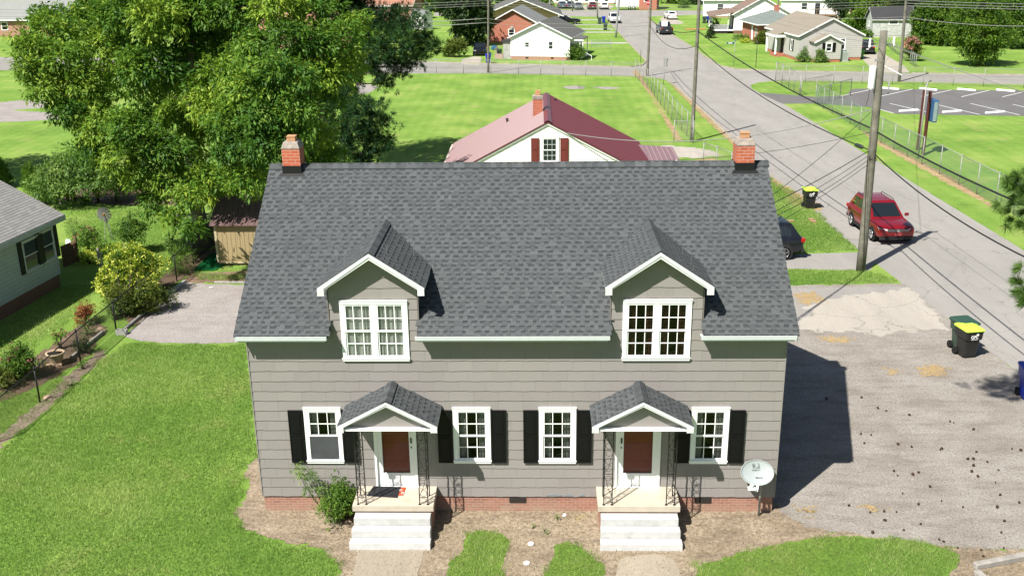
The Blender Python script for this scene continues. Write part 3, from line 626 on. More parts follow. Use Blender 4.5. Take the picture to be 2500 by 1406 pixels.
# doors
for i, (a, b) in enumerate(DX):
    m = MB(); zt = 2.86
    m.box(a, a+.09, -.05, .02, .75, zt); m.box(b-.09, b, -.05, .02, .75, zt); m.box(a, b, -.052, .02, zt-.09, zt+.02); m.box(a-.01, b+.01, -.09, .0, .72, .765)
    m.box(a+.09, a+.20, -.035, .0, .79, zt-.09); m.box(b-.20, b-.09, -.035, .0, .79, zt-.09); m.box(a+.20, b-.20, -.035, .0, .79, 1.13); m.box(a+.20, b-.20, -.035, .0, zt-.20, zt-.09)
    m.box(a+.26, b-.26, -.042, -.035, .86, 1.06)
    d = m.build('front_door', 'white_trim', house, bevel=.004)
    m = MB(); m.box(a+.14, b-.14, .05, .09, .79, zt-.1)
    for zz in (1.25, 1.75, 2.25): m.box(a+.28, (a+b)/2-.04, .042, .05, zz-.18, zz+.18); m.box((a+b)/2+.04, b-.28, .042, .05, zz-.18, zz+.18)
    m.build('red_panel_door', 'red_door', d); m = MB(); m.quad((a+.20, -.015, 1.13), (b-.20, -.015, 1.13), (b-.20, -.015, zt-.2), (a+.20, -.015, zt-.2)); m.build('door_glass', 'door_glass', d)
    m = MB(); xh = b-.145 if i == 0 else a+.145
    m.box(xh-.018, xh+.018, -.06, -.035, 1.98, 2.12); m.box(xh-.01, xh+.01, -.075, -.06, 2.0, 2.05); m.lathe([(.018, -.06), (.014, -.035)], (xh, 0, 1.86), 8, axis='y'); m.build('handle', 'iron_black', d)
# porch: slab, steps, canopy, iron columns, lamp
for i, xc in enumerate((-3.02, 3.01)):
    m = MB(); m.box(xc-1.0, xc+1.0, -.97, -.02, .59, .75); sl_ = m.build('porch_slab', 'porch_cream', house, bevel=.008)
    m = MB(); m.box(xc-.95, xc+.95, -.93, -.03, 0, .588); m.build('porch_base', 'brick_red', sl_)
    m = MB(); w0 = .935
    for k, (ya, yb, zt) in enumerate(((-.935, -1.24, .545), (-1.24, -1.50, .365), (-1.50, -1.76, .185))):
        w = w0+.022*k; m.prism([(xc-w, ya, 0), (xc-w, yb, 0), (xc-w, yb+.03, zt), (xc-w, ya, zt)][::-1], (2*w, 0, 0))
    m.build('porch_steps', 'white_step', house, bevel=.012)
    r, f = small_gable(house, xc, 1.19, 3.62, 2.99, -1.15, -.005, 'c', 40+5*i, fasc=.11, part_name='porch_roof')
    f.build('canopy_fascia', 'fascia_pale', r)
    m = MB(); m.prism([(xc-1.05, -.98, 2.90), (xc+1.05, -.98, 2.90), (xc, -.98, 3.47)], (0, .03, 0)); m.build('canopy_gable', 'siding_taupe', r)
    m = MB(); m.box(xc-1.08, xc+1.08, -1.135, -.02, 2.865, 2.90); m.build('canopy_ceiling', 'white_trim', r)
    for sg in (-1, 1):
        m = MB(); xo, xi = xc+sg*.86, xc+sg*.66
        for x in (xo, xi): m.box(x-.012, x+.012, -.912, -.888, .75, 2.865); m.box(x-.03, x+.03, -.93, -.87, .75, .758)
        for z in (.95, 1.6, 2.25, 2.78): m.box(min(xo, xi), max(xo, xi), -.906, -.894, z-.006, z+.006)
        for z, R in ((.86, .07), (1.06, .085), (1.26, .085), (1.48, .07), (1.75, .085), (1.95, .085), (2.15, .07), (2.36, .08), (2.58, .085)):
            m.ring(((xo+xi)/2, -.9, z), R, .006, 10, a0=.6 if int(z*10) % 2 else 3.6, a1=.6+5.2 if int(z*10) % 2 else 8.8)
        m.tube([(xo, -.9, 1.62), ((xo+xi)/2, -.9, 1.78), (xi, -.9, 2.22)], .006, 4); m.tube([(xi, -.9, .97), ((xo+xi)/2, -.9, 1.2), (xo, -.9, 1.58)], .006, 4)
        m.tube([(xi, -.9, 2.27), ((xo+xi)/2, -.9, 2.5), (xo, -.9, 2.76)], .006, 4)
        xw = xc+sg*.86; m.box(xw-.012, xw+.012, -.512, -.488, .75, 2.865)
        for z in (1.0, 1.5, 2.0, 2.5): m.ring((xw, -.7, z), .16, .006, 10, axis='x', a0=.5, a1=5.6)
        m.build('porch_column', 'iron_black', house)
    xl = -2.33 if i == 0 else 2.28
    m = MB(); m.box(xl-.05, xl+.05, -.05, -.02, 2.45, 2.62); m.tube([(xl, -.05, 2.6), (xl, -.14, 2.66), (xl, -.16, 2.6)], .01, 6); m.lathe([(.03, 2.36), (.075, 2.44), (.08, 2.58), (.03, 2.64)], (xl, -.16, 0), 8); m.build('porch_lamp', 'iron_black', house)
# chimneys
for i, (xc, y) in enumerate(((-6.05, 4.25), (6.07, 4.25))):
    m = MB(); w = .24; m.box(xc-w, xc+w, y-.27, y+.27, 7.5, 8.62); ch = m.build('chimney', 'brick_chimney', house)
    m = MB(); a = w+.004; q = .19; m.prism([(xc-a, y-.28, 8.62), (xc+a, y-.28, 8.62), (xc+a, y+.28, 8.62), (xc-a, y+.28, 8.62)], (0, 0, .03)); 
    A = [(xc-a, y-.28, 8.65), (xc+a, y-.28, 8.65), (xc+a, y+.28, 8.65), (xc-a, y+.28, 8.65)]; B = [(xc-q, y-.22, 8.80), (xc+q, y-.22, 8.80), (xc+q, y+.22, 8.80), (xc-q, y+.22, 8.80)]
    m.add(A+B, [(0, 1, 5, 4), (1, 2, 6, 5), (2, 3, 7, 6), (3, 0, 4, 7), (4, 5, 6, 7)]); m.build('chimney_cap', 'chimney_cap', ch, bevel=.01)
    m = MB(); m.box(xc-.115, xc+.115, y-.115, y+.115, 8.80, 8.92); m.box(xc-.125, xc+.125, y-.125, y+.125, 8.915, 8.945); m.build('flue', 'flue_clay', ch, bevel=.01)
    m = MB(); m.box(xc-w-.018, xc+w+.018, y-.289, y+.289, 7.7, 8.17); 
    m.quad((xc-.37, y-.37, 8.10-.37*SL+.05), (xc+.37, y-.37, 8.10-.37*SL+.05), (xc+.30, y-.27, 8.10-.27*SL+.06), (xc-.30, y-.27, 8.10-.27*SL+.06)); m.build('flashing', 'flashing_black', ch)
# ---------------- generic gabled houses ----------------
def tf(A, B):
    """local frame: x along A->B, y into the building, origin at A"""
    a = math.atan2(B[1]-A[1], B[0]-A[0]); return Matrix.Translation((A[0], A[1], 0)) @ Matrix.Rotation(a, 4, 'Z')
def gable_house(name, label, A, B, D, wh, rh, wallm, roofm, found='brick_red', fh=.4, ridge='x', over=.35, wins=(), hip=False, trim='white_trim', cat='house', rth=.12, split=None):
    """A,B front corners on the ground (front faces the camera), D depth, ridge 'x' (along the front) or 'y' (gable to the front)"""
    T = tf(A, B); L = math.hypot(B[0]-A[0], B[1]-A[1]); o = T @ Vector((L/2, D/2, 0)); root = thing(name, label, cat, tuple(o))
    m = MB(T); m.box(0, L, 0, D, fh, wh)
    if not hip:
        if ridge == 'y': m.prism([(0, 0, wh), (L, 0, wh), (L/2, 0, wh+rh)], (0, D, 0))
        else: m.prism([(0, 0, wh), (0, D/2, wh+rh), (0, D, wh)][::-1], (L, 0, 0))
    m.build('wall', wallm, root)
    m = MB(T); m.box(.03, L-.03, .03, D-.03, -.1, fh+.01); m.build('foundation', found, root)
    m = MB(T); f = MB(T); o = over
    if hip:
        k = min(L, D)/2+o; pitch = rh/k; h = wh; a, b, c, d = (-o, -o, h), (L+o, -o, h), (L+o, D+o, h), (-o, D+o, h)
        if L >= D: r0, r1 = (k-o, D/2, h+rh), (L-k+o, D/2, h+rh); fs = [(a, b, r1, r0), (b, c, r1), (c, d, r0, r1), (d, a, r0)]
        else: r0, r1 = (L/2, k-o, h+rh), (L/2, D-k+o, h+rh); fs = [(a, b, r0), (b, c, r1, r0), (c, d, r1), (d, a, r0, r1)]
        for q in fs: m.add([tuple(p) for p in q], [tuple(range(len(q)))])
        m.add([a, b, c, d], [(3, 2, 1, 0)]); f.box(-o-.02, L+o+.02, -o-.03, -o, h-.14, h); f.box(-o-.02, L+o+.02, D+o, D+o+.03, h-.14, h); f.box(-o-.03, -o, -o, D+o, h-.14, h); f.box(L+o, L+o+.03, -o, D+o, h-.14, h)
    elif ridge == 'y':
        sl = rh/(L/2); e = wh-o*sl+.02; t = wh+rh+.02
        for (x0, x1) in ((-o, L/2), (L+o, L/2)):
            m.slab([(x0, -o, e), (x1, -o, t), (x1, D+o, t), (x0, D+o, e)][::(-1 if x0 < 0 else 1)], -rth) if False else m.prism([(x0, -o, e), (x1, -o, t), (x1, -o, t+rth), (x0, -o, e+rth)][::(1 if x0 < 0 else -1)], (0, D+2*o, 0))
            f.prism([(x0, -o-.03, e-.05), (x1, -o-.03, t-.05), (x1, -o-.03, t+.10), (x0, -o-.03, e+.10)][::(1 if x0 < 0 else -1)], (0, .028, 0))
        f.box(-o-.03, -o, -o, D+o, e-.05, e+.1); f.box(L+o, L+o+.03, -o, D+o, e-.05, e+.1)
    else:
        sl = rh/(D/2); e = wh-o*sl+.02; t = wh+rh+.02
        for (y0, y1) in ((-o, D/2), (D+o, D/2)):
            m.prism([(-o, y0, e), (-o, y1, t), (-o, y1, t+rth), (-o, y0, e+rth)][::(-1 if y0 < 0 else 1)], (L+2*o, 0, 0))
            for x in (-o-.03, L+o+.002): f.prism([(x, y0, e-.05), (x, y1, t-.05), (x, y1, t+.10), (x, y0, e+.10)][::(-1 if y0 < 0 else 1)], (.028, 0, 0))
        f.box(-o, L+o, -o-.03, -o, e-.05, e+.1); f.box(-o, L+o, D+o, D+o+.03, e-.05, e+.1)
    m.build('roof', roofm, root); f.build('fascia', trim, root)
    for w in wins:
        side = w[0]; x0, x1, z0, z1 = w[1:5]; kw = w[5] if len(w) > 5 else {}
        TT = {'f': T, 'r': T @ Matrix.Translation((L, 0, 0)) @ Matrix.Rotation(math.pi/2, 4, 'Z'), 'l': T @ Matrix.Translation((0, D, 0)) @ Matrix.Rotation(-math.pi/2, 4, 'Z'), 'b': T @ Matrix.Translation((L, D, 0)) @ Matrix.Rotation(math.pi, 4, 'Z')}[side]
        sh = kw.pop('shut', None) if kw else None
        door = kw.pop('door', None) if kw else None
        if door:
            mm = MB(TT); mm.box(x0-.08, x1+.08, -.05, .0, z0, z1+.08); dd = mm.build('door', trim, root); mm = MB(TT); mm.box(x0, x1, -.065, -.045, z0+.04, z1); mm.build('door_panel', door, dd)
            continue
        k2 = dict(depth=.05, simple=True, cas=.09, glass='window_glass_far', cw=0); k2.update(kw); window(root, x0, x1, z0, z1, T=TT, **k2)
        if sh:
            for (a, b) in ((x0-.36, x0-.03), (x1+.03, x1+.36)): shutter(root, a, b, z0, z1, T=TT, mat=sh)
    return root, T, L
def vent_pipe(root, p, h=.35, mat='iron_black', name='vent_pipe', r=.05):
    m = MB(); m.tube([p, (p[0], p[1], p[2]+h)], r, 8); m.lathe([(r*1.6, -.03), (r*1.6, .03)], (p[0], p[1], p[2]+h), 8); return m.build(name, mat, root)
glassmat('window_glass_far', (.5, .55, .55), .5)
lapboard('siding_cream', (.86, .845, .79), .2, .03); lapboard('siding_white', (.80, .80, .78), .22, .03); lapboard('siding_blue_grey', (.46, .52, .54), .17); lapboard('siding_pale_grey', (.50, .485, .455), .24); lapboard('siding_worn_white', (.50, .51, .50), .2, .3)
roofmat('shingle_grey', (.24, .25, .245)); roofmat('shingle_mid_grey', (.145, .145, .138)); roofmat('shingle_brown', (.25, .175, .14)); roofmat('shingle_tan', (.29, .255, .205), k=.25); roofmat('shingle_dark', (.06, .06, .062)); roofmat('shingle_green_grey', (.20, .235, .22)); roofmat('shingle_pale', (.29, .30, .285), k=.15); roofmat('shingle_terracotta', (.38, .20, .14), k=.2)
brick('brick_salmon', (.36, .17, .12), (.42, .22, .16), (.5, .42, .35)); brick('brick_orange', (.40, .12, .075), (.46, .16, .10), (.45, .35, .28)); brick('brick_tan', (.58, .38, .24), (.64, .44, .30), (.6, .5, .4))
S('metal_maroon', .46, .5).base((.135, .036, .045)).b.inputs['Coat Weight'].default_value = 0.0; metalroof('metal_maroon_lean', (.17, .035, .045), .5, 0, .30, .1, .5); metalroof('metal_shed', (.17, .10, .095), .38, 0, .23, .2, .5)
plain('maroon_trim', (.16, .045, .055), .4, .5); plain('maroon_shutter', (.17, .035, .028), .6, .3, .08); plain('galvanised', (.34, .34, .33), .6, .3, .1, 8, .2); plain('utility_wood', (.185, .175, .14), .95, .1, .35, 2.5, bump=.6, dirt=(.10, .095, .08))
plain('black_wire', (.02, .02, .02), .6); plain('grey_wire', (.25, .25, .24), .6); plain('timber_grey', (.34, .32, .29), .95, .1, .25, 5); plain('timber_brown', (.20, .13, .08), .9, .1, .3, 5); plain('tan_siding', (.40, .31, .17), .85, .2, .08, 3)
plain('concrete', (.46, .45, .42), .9, .2, .12); plain('white_plastic', (.75, .75, .74), .5, .4, .04); plain('dark_plastic', (.03, .035, .035), .5, .4, .1)
# maroon roofed house behind (ridge runs away from the camera)
A = (-4.35, 26.9); HWD = 5.35; xr = 1.05; yf, yb = 26.55, 36.2; ZR, ZE = 5.5, 2.62
rh_ = thing('maroon_roof_house', 'white clapboard house with a ribbed maroon metal roof behind the grey duplex', 'house', (xr, 31.4, 0))
yw = yf+.10; m = MB(); m.prism([(xr-5.0, yw, .4), (xr+5.0, yw, .4), (xr+5.0, yw, 2.74), (xr, yw, 5.36), (xr-5.0, yw, 2.74)], (0, yb-yf-.3, 0)); m.build('wall', 'siding_cream', rh_)
m = MB(); m.box(xr-4.95, xr+4.95, yf+.2, yb-.4, -.1, .42); m.build('foundation', 'brick_red', rh_)
m = MB(); sl = (ZR-ZE)/5.45; prof = ((0, 0), (.08, 0), (.12, .055), (.15, .055), (.19, 0), (.23, 0))
for sg in (-1, 1):
    yy = yf
    while yy < yb-.05:
        for (a0, h0), (a1, h1) in zip(prof[:-1], prof[1:]):
            q = [(xr+sg*5.45, yy+a0, ZE+h0), (xr, yy+a0, ZR+h0), (xr, yy+a1, ZR+h1), (xr+sg*5.45, yy+a1, ZE+h1)]; m.quad(*(q[::-1] if sg < 0 else q))
        yy += .23
    m.prism([(xr+sg*5.45, yf, ZE-.01), (xr, yf, ZR-.01), (xr, yf, ZR-.07), (xr+sg*5.45, yf, ZE-.07)][::(1 if sg > 0 else -1)], (0, yy-yf, 0))
roof2 = m.build('roof', 'metal_maroon', rh_)
m = MB()
for sg in (-1, 1): m.prism([(xr, yf-.01, ZR+.07), (xr+sg*.20, yf-.01, ZR+.06-.20*sl), (xr+sg*.20, yb, ZR+.06-.20*sl), (xr, yb, ZR+.07)][::(1 if sg < 0 else -1)], (0, 0, .012))
m.build('ridge_cap', 'maroon_trim', roof2)
m = MB()
for sg in (-1, 1):
    m.prism([(xr+sg*5.45, yf+.03, ZE-.07), (xr, yf+.03, ZR-.07), (xr, yf+.03, ZR-.15), (xr+sg*5.45, yf+.03, ZE-.15)][::(1 if sg < 0 else -1)], (0, .07, 0))
m.build('rake_fascia', 'white_trim', rh_)
m = MB(); m.box(xr-5.58, xr-5.46, yf+.1, yb, ZE-.14, ZE-.03); m.build('gutter', plain('rusty_gutter', (.62, .50, .42), .7, .3, .3, 1.5), rh_)
window(rh_, .68, 1.60, 3.42, 4.78, y=yw, lites=(3, 2, 2), cw=0, glass='window_glass_far', cas=.12, mw=.006)
for (a, b) in ((.22, .62), (1.66, 2.06)): shutter(rh_, a, b, 3.40, 4.68, y=yw-.01, mat='maroon_shutter')
m = MB(); cx_, cy_ = .56, 30.4; m.box(cx_-.26, cx_+.26, cy_-.26, cy_+.26, 4.2, 6.05); ch = m.build('chimney', 'brick_chimney', rh_)
m = MB(); m.box(cx_-.28, cx_+.28, cy_-.28, cy_+.28, 6.05, 6.25); m.build('chimney_cap', 'chimney_cap', ch, bevel=.03); m = MB(); m.box(cx_-.13, cx_+.13, cy_-.13, cy_+.13, 6.25, 6.5); m.build('flue', 'flue_clay', ch)
p = P(1265, 272, 33.0); vent_pipe(rh_, (xr-2.2, 33.2, ZR-2.2*sl), .22); vent_pipe(rh_, (xr+.5, 35.0, ZR-.5*sl), .12)
m = MB(); m.prism([(6.1, 30.2, 2.62), (8.25, 30.2, 2.45), (8.25, 34.7, 2.62), (6.0, 34.7, 2.80)], (0, 0, -.07))
for k in range(8): x = 6.2+k*.28; m.beam((x, 30.2, 2.63-.08*(x-6.1)), (x, 34.7, 2.81-.08*(x-6.1)), .04, .03)
sp = m.build('side_porch_roof', 'metal_maroon_lean', rh_)
m = MB(); 
for y in (30.5, 34.4): m.box(8.0, 8.1, y-.05, y+.05, 0, 2.5)
m.box(8.0, 8.1, 30.5, 34.4, 2.42, 2.52); m.build('porch_frame', 'white_trim', sp)
# neighbour on the left: grey-blue clapboard, gable end towards the back, ridge runs parallel to the wall
LA, LB = (-20.02, 18.1), (-20.62, 13.2)
dx, dy = (LB[0]-LA[0], LB[1]-LA[1]); Lw = math.hypot(dx, dy); ux, uy = dx/Lw, dy/Lw
LC = (LA[0]+ux*17, LA[1]+uy*17)
nb = thing('blue_grey_house', 'blue grey clapboard house with grey shingle roof at the left edge', 'house', (-23.5, 12, 0))
TL = Matrix.Translation((LC[0], LC[1], 0)) @ Matrix.Rotation(math.atan2(-uy, -ux), 4, 'Z')   # x along the wall away from the camera, -y outward (east)
# in this frame outward is -y, so the wall faces east
m = MB(TL); m.box(0, 17, 0, 8.0, .55, 3.2); m.prism([(0, 0, 3.2), (0, 4, 5.3), (0, 8, 3.2)][::-1], (17, 0, 0)); m.build('wall', 'siding_blue_grey', nb)
m = MB(TL); m.box(.03, 16.97, .03, 7.97, -.1, .56); m.build('foundation', 'brick_brown', nb)
s = S('shingle_neighbour', .95, .12); g = s.attr('tone'); s.base(s.mix(1.0, s.ramp(g, [(0, (.17, .168, .162)), (1, (.36, .355, .345))]), s.ramp(s.noise(s.coord(), 60, 2, .8), [(.3, (.8, .8, .8)), (.7, (1.2, 1.2, 1.2))]), 'MULTIPLY'))
m = MB(TL); o = .42; tl = 2.1/4; e = 3.2-o*tl; slen = math.hypot(4+o, (4+o)*tl); vx = (0, (4+o)/slen, (4+o)*tl/slen); rr = random.Random(4)
for k in range(int(slen/.14)+1):
    v0, v1 = k*.14, min(slen, k*.14+.14); x = -.4-rr.random()*.3
    while x < 17.4:
        w = .33; x0, x1 = max(x, -.4), min(x+w-.006, 17.4); x += w
        if x1 <= x0: continue
        f_ = lambda v, h: (-o+vx[1]*v, e+.1+vx[2]*v+h)
        a, b = f_(v0, .012), f_(v1, .003); m.quad((x0, *a), (x1, *a), (x1, *b), (x0, *b), 0, .45+rr.random()*.3); c_ = f_(v0, -.02); m.quad((x0, *c_), (x1, *c_), (x1, *a), (x0, *a), 0, .0)
m.prism([(-.4, 8+o, e+.08), (-.4, 4, 5.3+.08), (-.4, 4, 5.3), (-.4, 8+o, e)], (17.8, 0, 0), 0, .5)
m.prism([(-.4, -o, e), (-.4, 4, 5.3), (-.4, 4, 5.3+.09), (-.4, -o, e+.09)][::-1], (17.8, 0, 0), 0, .3)
m.build('roof', 'shingle_neighbour', nb)
m = MB(TL); m.box(-.4, 17.4, -o-.02, -o, e-.12, e+.08); m.box(-.4, 17.4, -o, .0, e-.12, e-.10)
m.prism([(17.4, -o, e-.1), (17.4, 4, 5.2), (17.4, 4, 5.36), (17.4, -o, e+.08)][::-1], (.03, 0, 0)); m.box(10.6, 10.7, -.03, .01, .56, 3.1); m.box(16.93, 17.03, -.03, .01, .56, 3.1)
m.build('fascia', 'siding_trim_blue' if 'siding_trim_blue' in MATS else plain('siding_trim_blue', (.46, .51, .53), .6), nb)
def toTL(p): q = TL.inverted() @ Vector(p); return q.x, q.z
w1 = [toTL(PW(x, y, LA, LB)) for x, y in ((52, 590), (90, 575), (95, 640), (62, 668))]; w2 = [toTL(PW(x, y, LA, LB)) for x, y in ((96, 570), (125, 553), (134, 625), (105, 645))]
plain('trim_soft_white', (.62, .65, .66), .5); plain('shutter_charcoal', (.022, .027, .027), .5)
for w in (w1, w2):
    xa, xb = w[3][0], w[2][0]; xa, xb = (min(w[0][0], w[3][0])+.02, max(w[1][0], w[2][0])); zt = max(p[1] for p in w); zb = min(p[1] for p in w)
    window(nb, xa, xb, zb, zt, T=TL, cas=.07, depth=.08, cw=0, simple=True, trim='trim_soft_white', glass='window_glass_far')
    for (a, b) in ((xa-.27, xa-.02), (xb+.02, xb+.27)): shutter(nb, a, b, zb, zt+.02, T=TL, mat='shutter_charcoal')
# tan garden shed
SA, SB = G2(533, 648), G2(640, 648)
sh = thing('garden_shed', 'tan wooden shed with mauve ribbed metal roof under the big tree', 'shed', (-12.6, 22.0, 0))
T = tf(SA, (SA[0]+3, SA[1]-.0)); Ls = 3.3; Ds = 2.6
m = MB(T); m.box(0, Ls, 0, Ds, .12, 2.0); m.prism([(0, 0, 2.0), (0, Ds/2, 2.85), (0, Ds, 2.0)][::-1], (Ls, 0, 0))
for k in range(int(Ls/.2)): m.box(.1+k*.2, .12+k*.2, -.012, 0, .14, 1.98)
wl = m.build('wall', 'tan_siding', sh); m = MB(T); m.box(-.02, .09, -.03, .0, .12, 2.0); m.box(0, Ls, -.03, .0, .10, .17); m.build('corner_board', plain('tan_trim', (.55, .46, .30), .8), sh)
m = MB(T)
for sg, (y0, y1) in ((1, (-.2, Ds/2)), (-1, (Ds+.2, Ds/2))):
    m.prism([(-.15, y0, 1.9), (-.15, y1, 2.88), (-.15, y1, 2.92), (-.15, y0, 1.94)][::(-1 if sg > 0 else 1)], (Ls+.3, 0, 0))
    x = -.1
    while x < Ls+.1: m.beam((x, y0, 1.95), (x, y1, 2.93), .03, .025); x += .28
m.build('roof', 'metal_shed', sh)
m = MB(T); m.box(.1, Ls-.1, .05, Ds-.05, -.02, .12); m.build('skid_base', 'timber_brown', sh)
o = sheet('turf_mat', PX((470, 662), (516, 622), (535, 616), (545, 650), (518, 662)), .03, plain('green_turf', (.008, .10, .03), .95, .05, .15, 30), .1, .0, kind=None); o.data.attributes.remove(o.data.attributes['sd']); tag(o, 'bright green artificial turf mat beside the tan shed', 'mat')
# far houses on the left street side
WINK = dict()
plain('porch_grey', (.38, .38, .36), .8, .2, .2, 4)
wa, wb = G2(1247, 146), G2(1391, 148)
wh, T, L = gable_house('white_cottage', 'small white cottage with grey roof and round bush at its corner, beyond the fence', wa, wb, 9.5, 2.75, 1.75, 'siding_white', 'shingle_mid_grey', 'brick_salmon', .42, 'y', .3,
    wins=(('f', 1.75, 2.45, 1.45, 2.2, dict(lites=(1, 1, 1), cas=.08)), ('f', 4.75, 5.45, 1.25, 2.3, dict(lites=(1, 1, 1), cas=.08))))
m = MB(T)
for x in (1.9, 5.1): m.box(x, x+.35, -.02, .03, .2, .32)
m.build('crawl_vent', 'vent_dark', wh)
m = MB(T); m.prism([(L+.3, .5, 2.62), (L+1.6, .5, 2.45), (L+1.6, 4.2, 2.45), (L+.3, 4.2, 2.62)], (0, 0, .1)); pr = m.build('porch_roof', 'shingle_mid_grey', wh)
m = MB(T)
for x, y in ((L+1.5, .6), (L+1.5, 4.1), (L+1.15, .6)): m.box(x-.05, x+.05, y-.05, y+.05, .3, 2.46)
m.box(L, L+1.6, .5, 4.2, .25, .38); m.beam((L+1.6, .7, 1.0), (L+2.6, .7, .5), .05, .05); m.beam((L+2.6, .7, .0), (L+2.6, .7, .5), .05, .05); m.box(L+.0, L+1.6, .46, .5, 2.3, 2.45); m.build('porch_posts', 'white_trim', wh)
m = MB(T); m.box(-1.15, 0, .8, 2.6, 0, 2.1); bx = m.build('back_room', 'porch_grey', wh); m = MB(T); m.box(-1.35, .0, .6, 2.8, 2.1, 2.25); m.build('back_room_roof', 'shingle_dark', bx)
m = MB(T); m.box(-2.3, -1.2, .8, 2.2, 0, .55); 
for k in range(3): m.beam((-2.2+.0, .75+k*.7, .55), (-2.2, .75+k*.7, 1.3), .05, .05)
m.beam((-2.2, .75, 1.3), (-1.2, .75, 1.75), .04, .04); m.build('back_steps', plain('step_pinkish', (.42, .30, .26), .9), wh)
gable_house('orange_brick_house', 'orange brick house with grey roof and white rake trim behind the white cottage', G2(1190, 104), G2(1316, 104), 11, 2.6, 2.0, 'brick_orange', 'shingle_grey', 'brick_orange', .1, 'y', .4,
    wins=(('f', 3.1, 4.1, .9, 1.9, dict(lites=(1, 1, 1))),))
gable_house('tan_brick_house', 'tan brick gabled house with grey shingle roof behind the orange brick house', G2(1182, 78), G2(1362, 76), 16, 2.7, 2.35, 'brick_tan', 'shingle_mid_grey', 'brick_tan', .1, 'y', .9)
# top left brick house, rust roofs and small sheds behind the trees
la, lb = G2(-110, 90), G2(152, 90)
gable_house('salmon_brick_house', 'long salmon brick house with pale grey roof at the top left corner', la, lb, 9, 2.9, 2.6, 'brick_salmon', 'shingle_pale', 'brick_salmon', .1, 'x', .5, wins=(('f', 13.0-4.2, 14.2-4.2, 1.0, 2.4, dict(lites=(1, 1, 1))), ('f', 20.0, 21.0, 1.2, 2.4, dict(lites=(1, 1, 1))), ('f', 2, 3.2, 1.0, 2.4, dict(lites=(1, 1, 1)))))
gable_house('terracotta_roof_house', 'brick house with a terracotta coloured roof half hidden behind the pines', G2(880, 52), G2(1005, 52), 9, 3.0, 2.6, 'brick_salmon', 'shingle_terracotta', 'brick_salmon', .1, 'x', .5)
gable_house('second_terracotta_house', 'terracotta roofed house deep behind the big tree crown', G2(640, 120), G2(860, 118), 8, 2.6, 2.0, 'brick_salmon', 'shingle_terracotta', 'brick_salmon', .1, 'x', .4)
gable_house('white_garden_shed', 'narrow white shed with a grey gable roof standing beside the pine', G2(1036, 74), G2(1057, 72), 3.2, 2.4, .7, 'siding_white', 'shingle_grey', 'siding_white', .05, 'y', .15, cat='shed')
gable_house('peach_building', 'peach coloured wall of a building at the top edge above the dark tree', G2(1150, 34), G2(1182, 34), 8, 4.2, 1.5, plain('peach_wall', (.62, .40, .28), .9), 'shingle_mid_grey', 'brick_tan', .1, 'x', .3, cat='building')
gable_house('red_brick_block', 'red brick house behind the white trailer at the top edge', G2(1560, 25), G2(1603, 25), 8, 3.4, 1.8, 'brick_orange', 'shingle_mid_grey', 'brick_orange', .1, 'x', .3, wins=(('f', 1.0, 2.2, 1.6, 2.6, dict(lites=(1, 1, 1))),))
gable_house('cluttered_house', 'white walled house with dark openings behind the row of parked cars', G2(1345, 10), G2(1500, 11), 8, 3.2, 2, 'siding_white', 'shingle_mid_grey', 'brick_red', .3, 'x', .3,
    wins=tuple(('f', 1.0+k*2.4, 2.1+k*2.4, .5, 2.7, dict(lites=(1, 1, 1))) for k in range(6)))
# far houses on the right
r_, T, L = gable_house('white_gable_house', 'tall white gabled house with grey roof beside the far street corner', G2(1716, 44), G2(1850, 44), 8, 3.4, 2.6, 'siding_white', 'shingle_grey', 'brick_red', .3, 'x', .4, wins=(('f', 2.5, 3.8, 1.2, 2.6, dict(lites=(1, 1, 1))), ('l', 2, 2.8, 1.4, 2.8, dict(lites=(1, 1, 1))), ('l', 5, 5.8, 1.4, 2.8, dict(lites=(1, 1, 1)))))
r_, T, L = gable_house('brown_roof_house', 'white house with brown shingle roof and a railed front porch', G2(1790, 83), G2(1928, 83), 10.5, 3.0, 2.4, 'siding_white', 'shingle_brown', 'brick_brown', .5, 'y', .35)
m = MB(T); m.prism([(-3.9, -.4, 2.55), (-.2, -.4, 3.15), (-.2, 11, 3.15), (-3.9, 11, 2.55)], (0, 0, .1)); pr = m.build('porch_roof', 'shingle_brown', r_)
m = MB(T); m.box(-3.4, 0, .2, 10.3, .4, .55)
for y in (.3, 3.4, 6.6, 10): m.box(-3.4, -3.26, y-.07, y+.07, .5, 2.7)
m.box(-.9, -.8, .2, .3, .5, 2.9)
for y in (.28, 3, 5): m.beam((-3.35, .28, 1.35), (-.8, .28, 1.35), .05, .05)
for k in range(17): m.box(-3.3+k*.15, -3.26+k*.15, .26, .3, .5, 1.35)
for k in range(30): m.box(-3.36, -3.32, .4+k*.33, .44+k*.33, .5, 1.35)
m.beam((-3.35, .3, 1.35), (-3.35, 10.2, 1.35), .05, .05); m.build('porch_railing', 'white_trim', r_)
m = MB(T); m.box(-.03, .0, .6, 3.2, .6, 2.6); m.box(-3.3, -.9, .32, .4, .0, .4); m.build('porch_shade', 'vent_dark', r_)
m = MB(T); m.box(L/2-.9, L/2-.2, 9.6, 10.3, 3.6, 5.9); m.build('chimney', 'brick_chimney', r_)
r_, T, L = gable_house('brick_hip_house', 'brick house with green grey hip roof and white trimmed window between white neighbours', G2(1852, 106), G2(1960, 104), 8.5, 2.6, 1.55, 'brick_orange', 'shingle_green_grey', 'brick_orange', .1, 'x', .55, hip=True,
    wins=(('f', 3.3, 4.3, 1.0, 2.1, dict(lites=(1, 1, 1))), ('l', 6.6, 7.5, .7, 1.9, dict(lites=(1, 1, 1))), ('l', 4.9, 5.4, .2, 2.1, dict(door='white_trim'))))
m = MB(T); m.box(L/2+.2, L/2+.8, 4.2, 4.8, 3.2, 4.9); m.build('chimney', 'brick_chimney', r_)
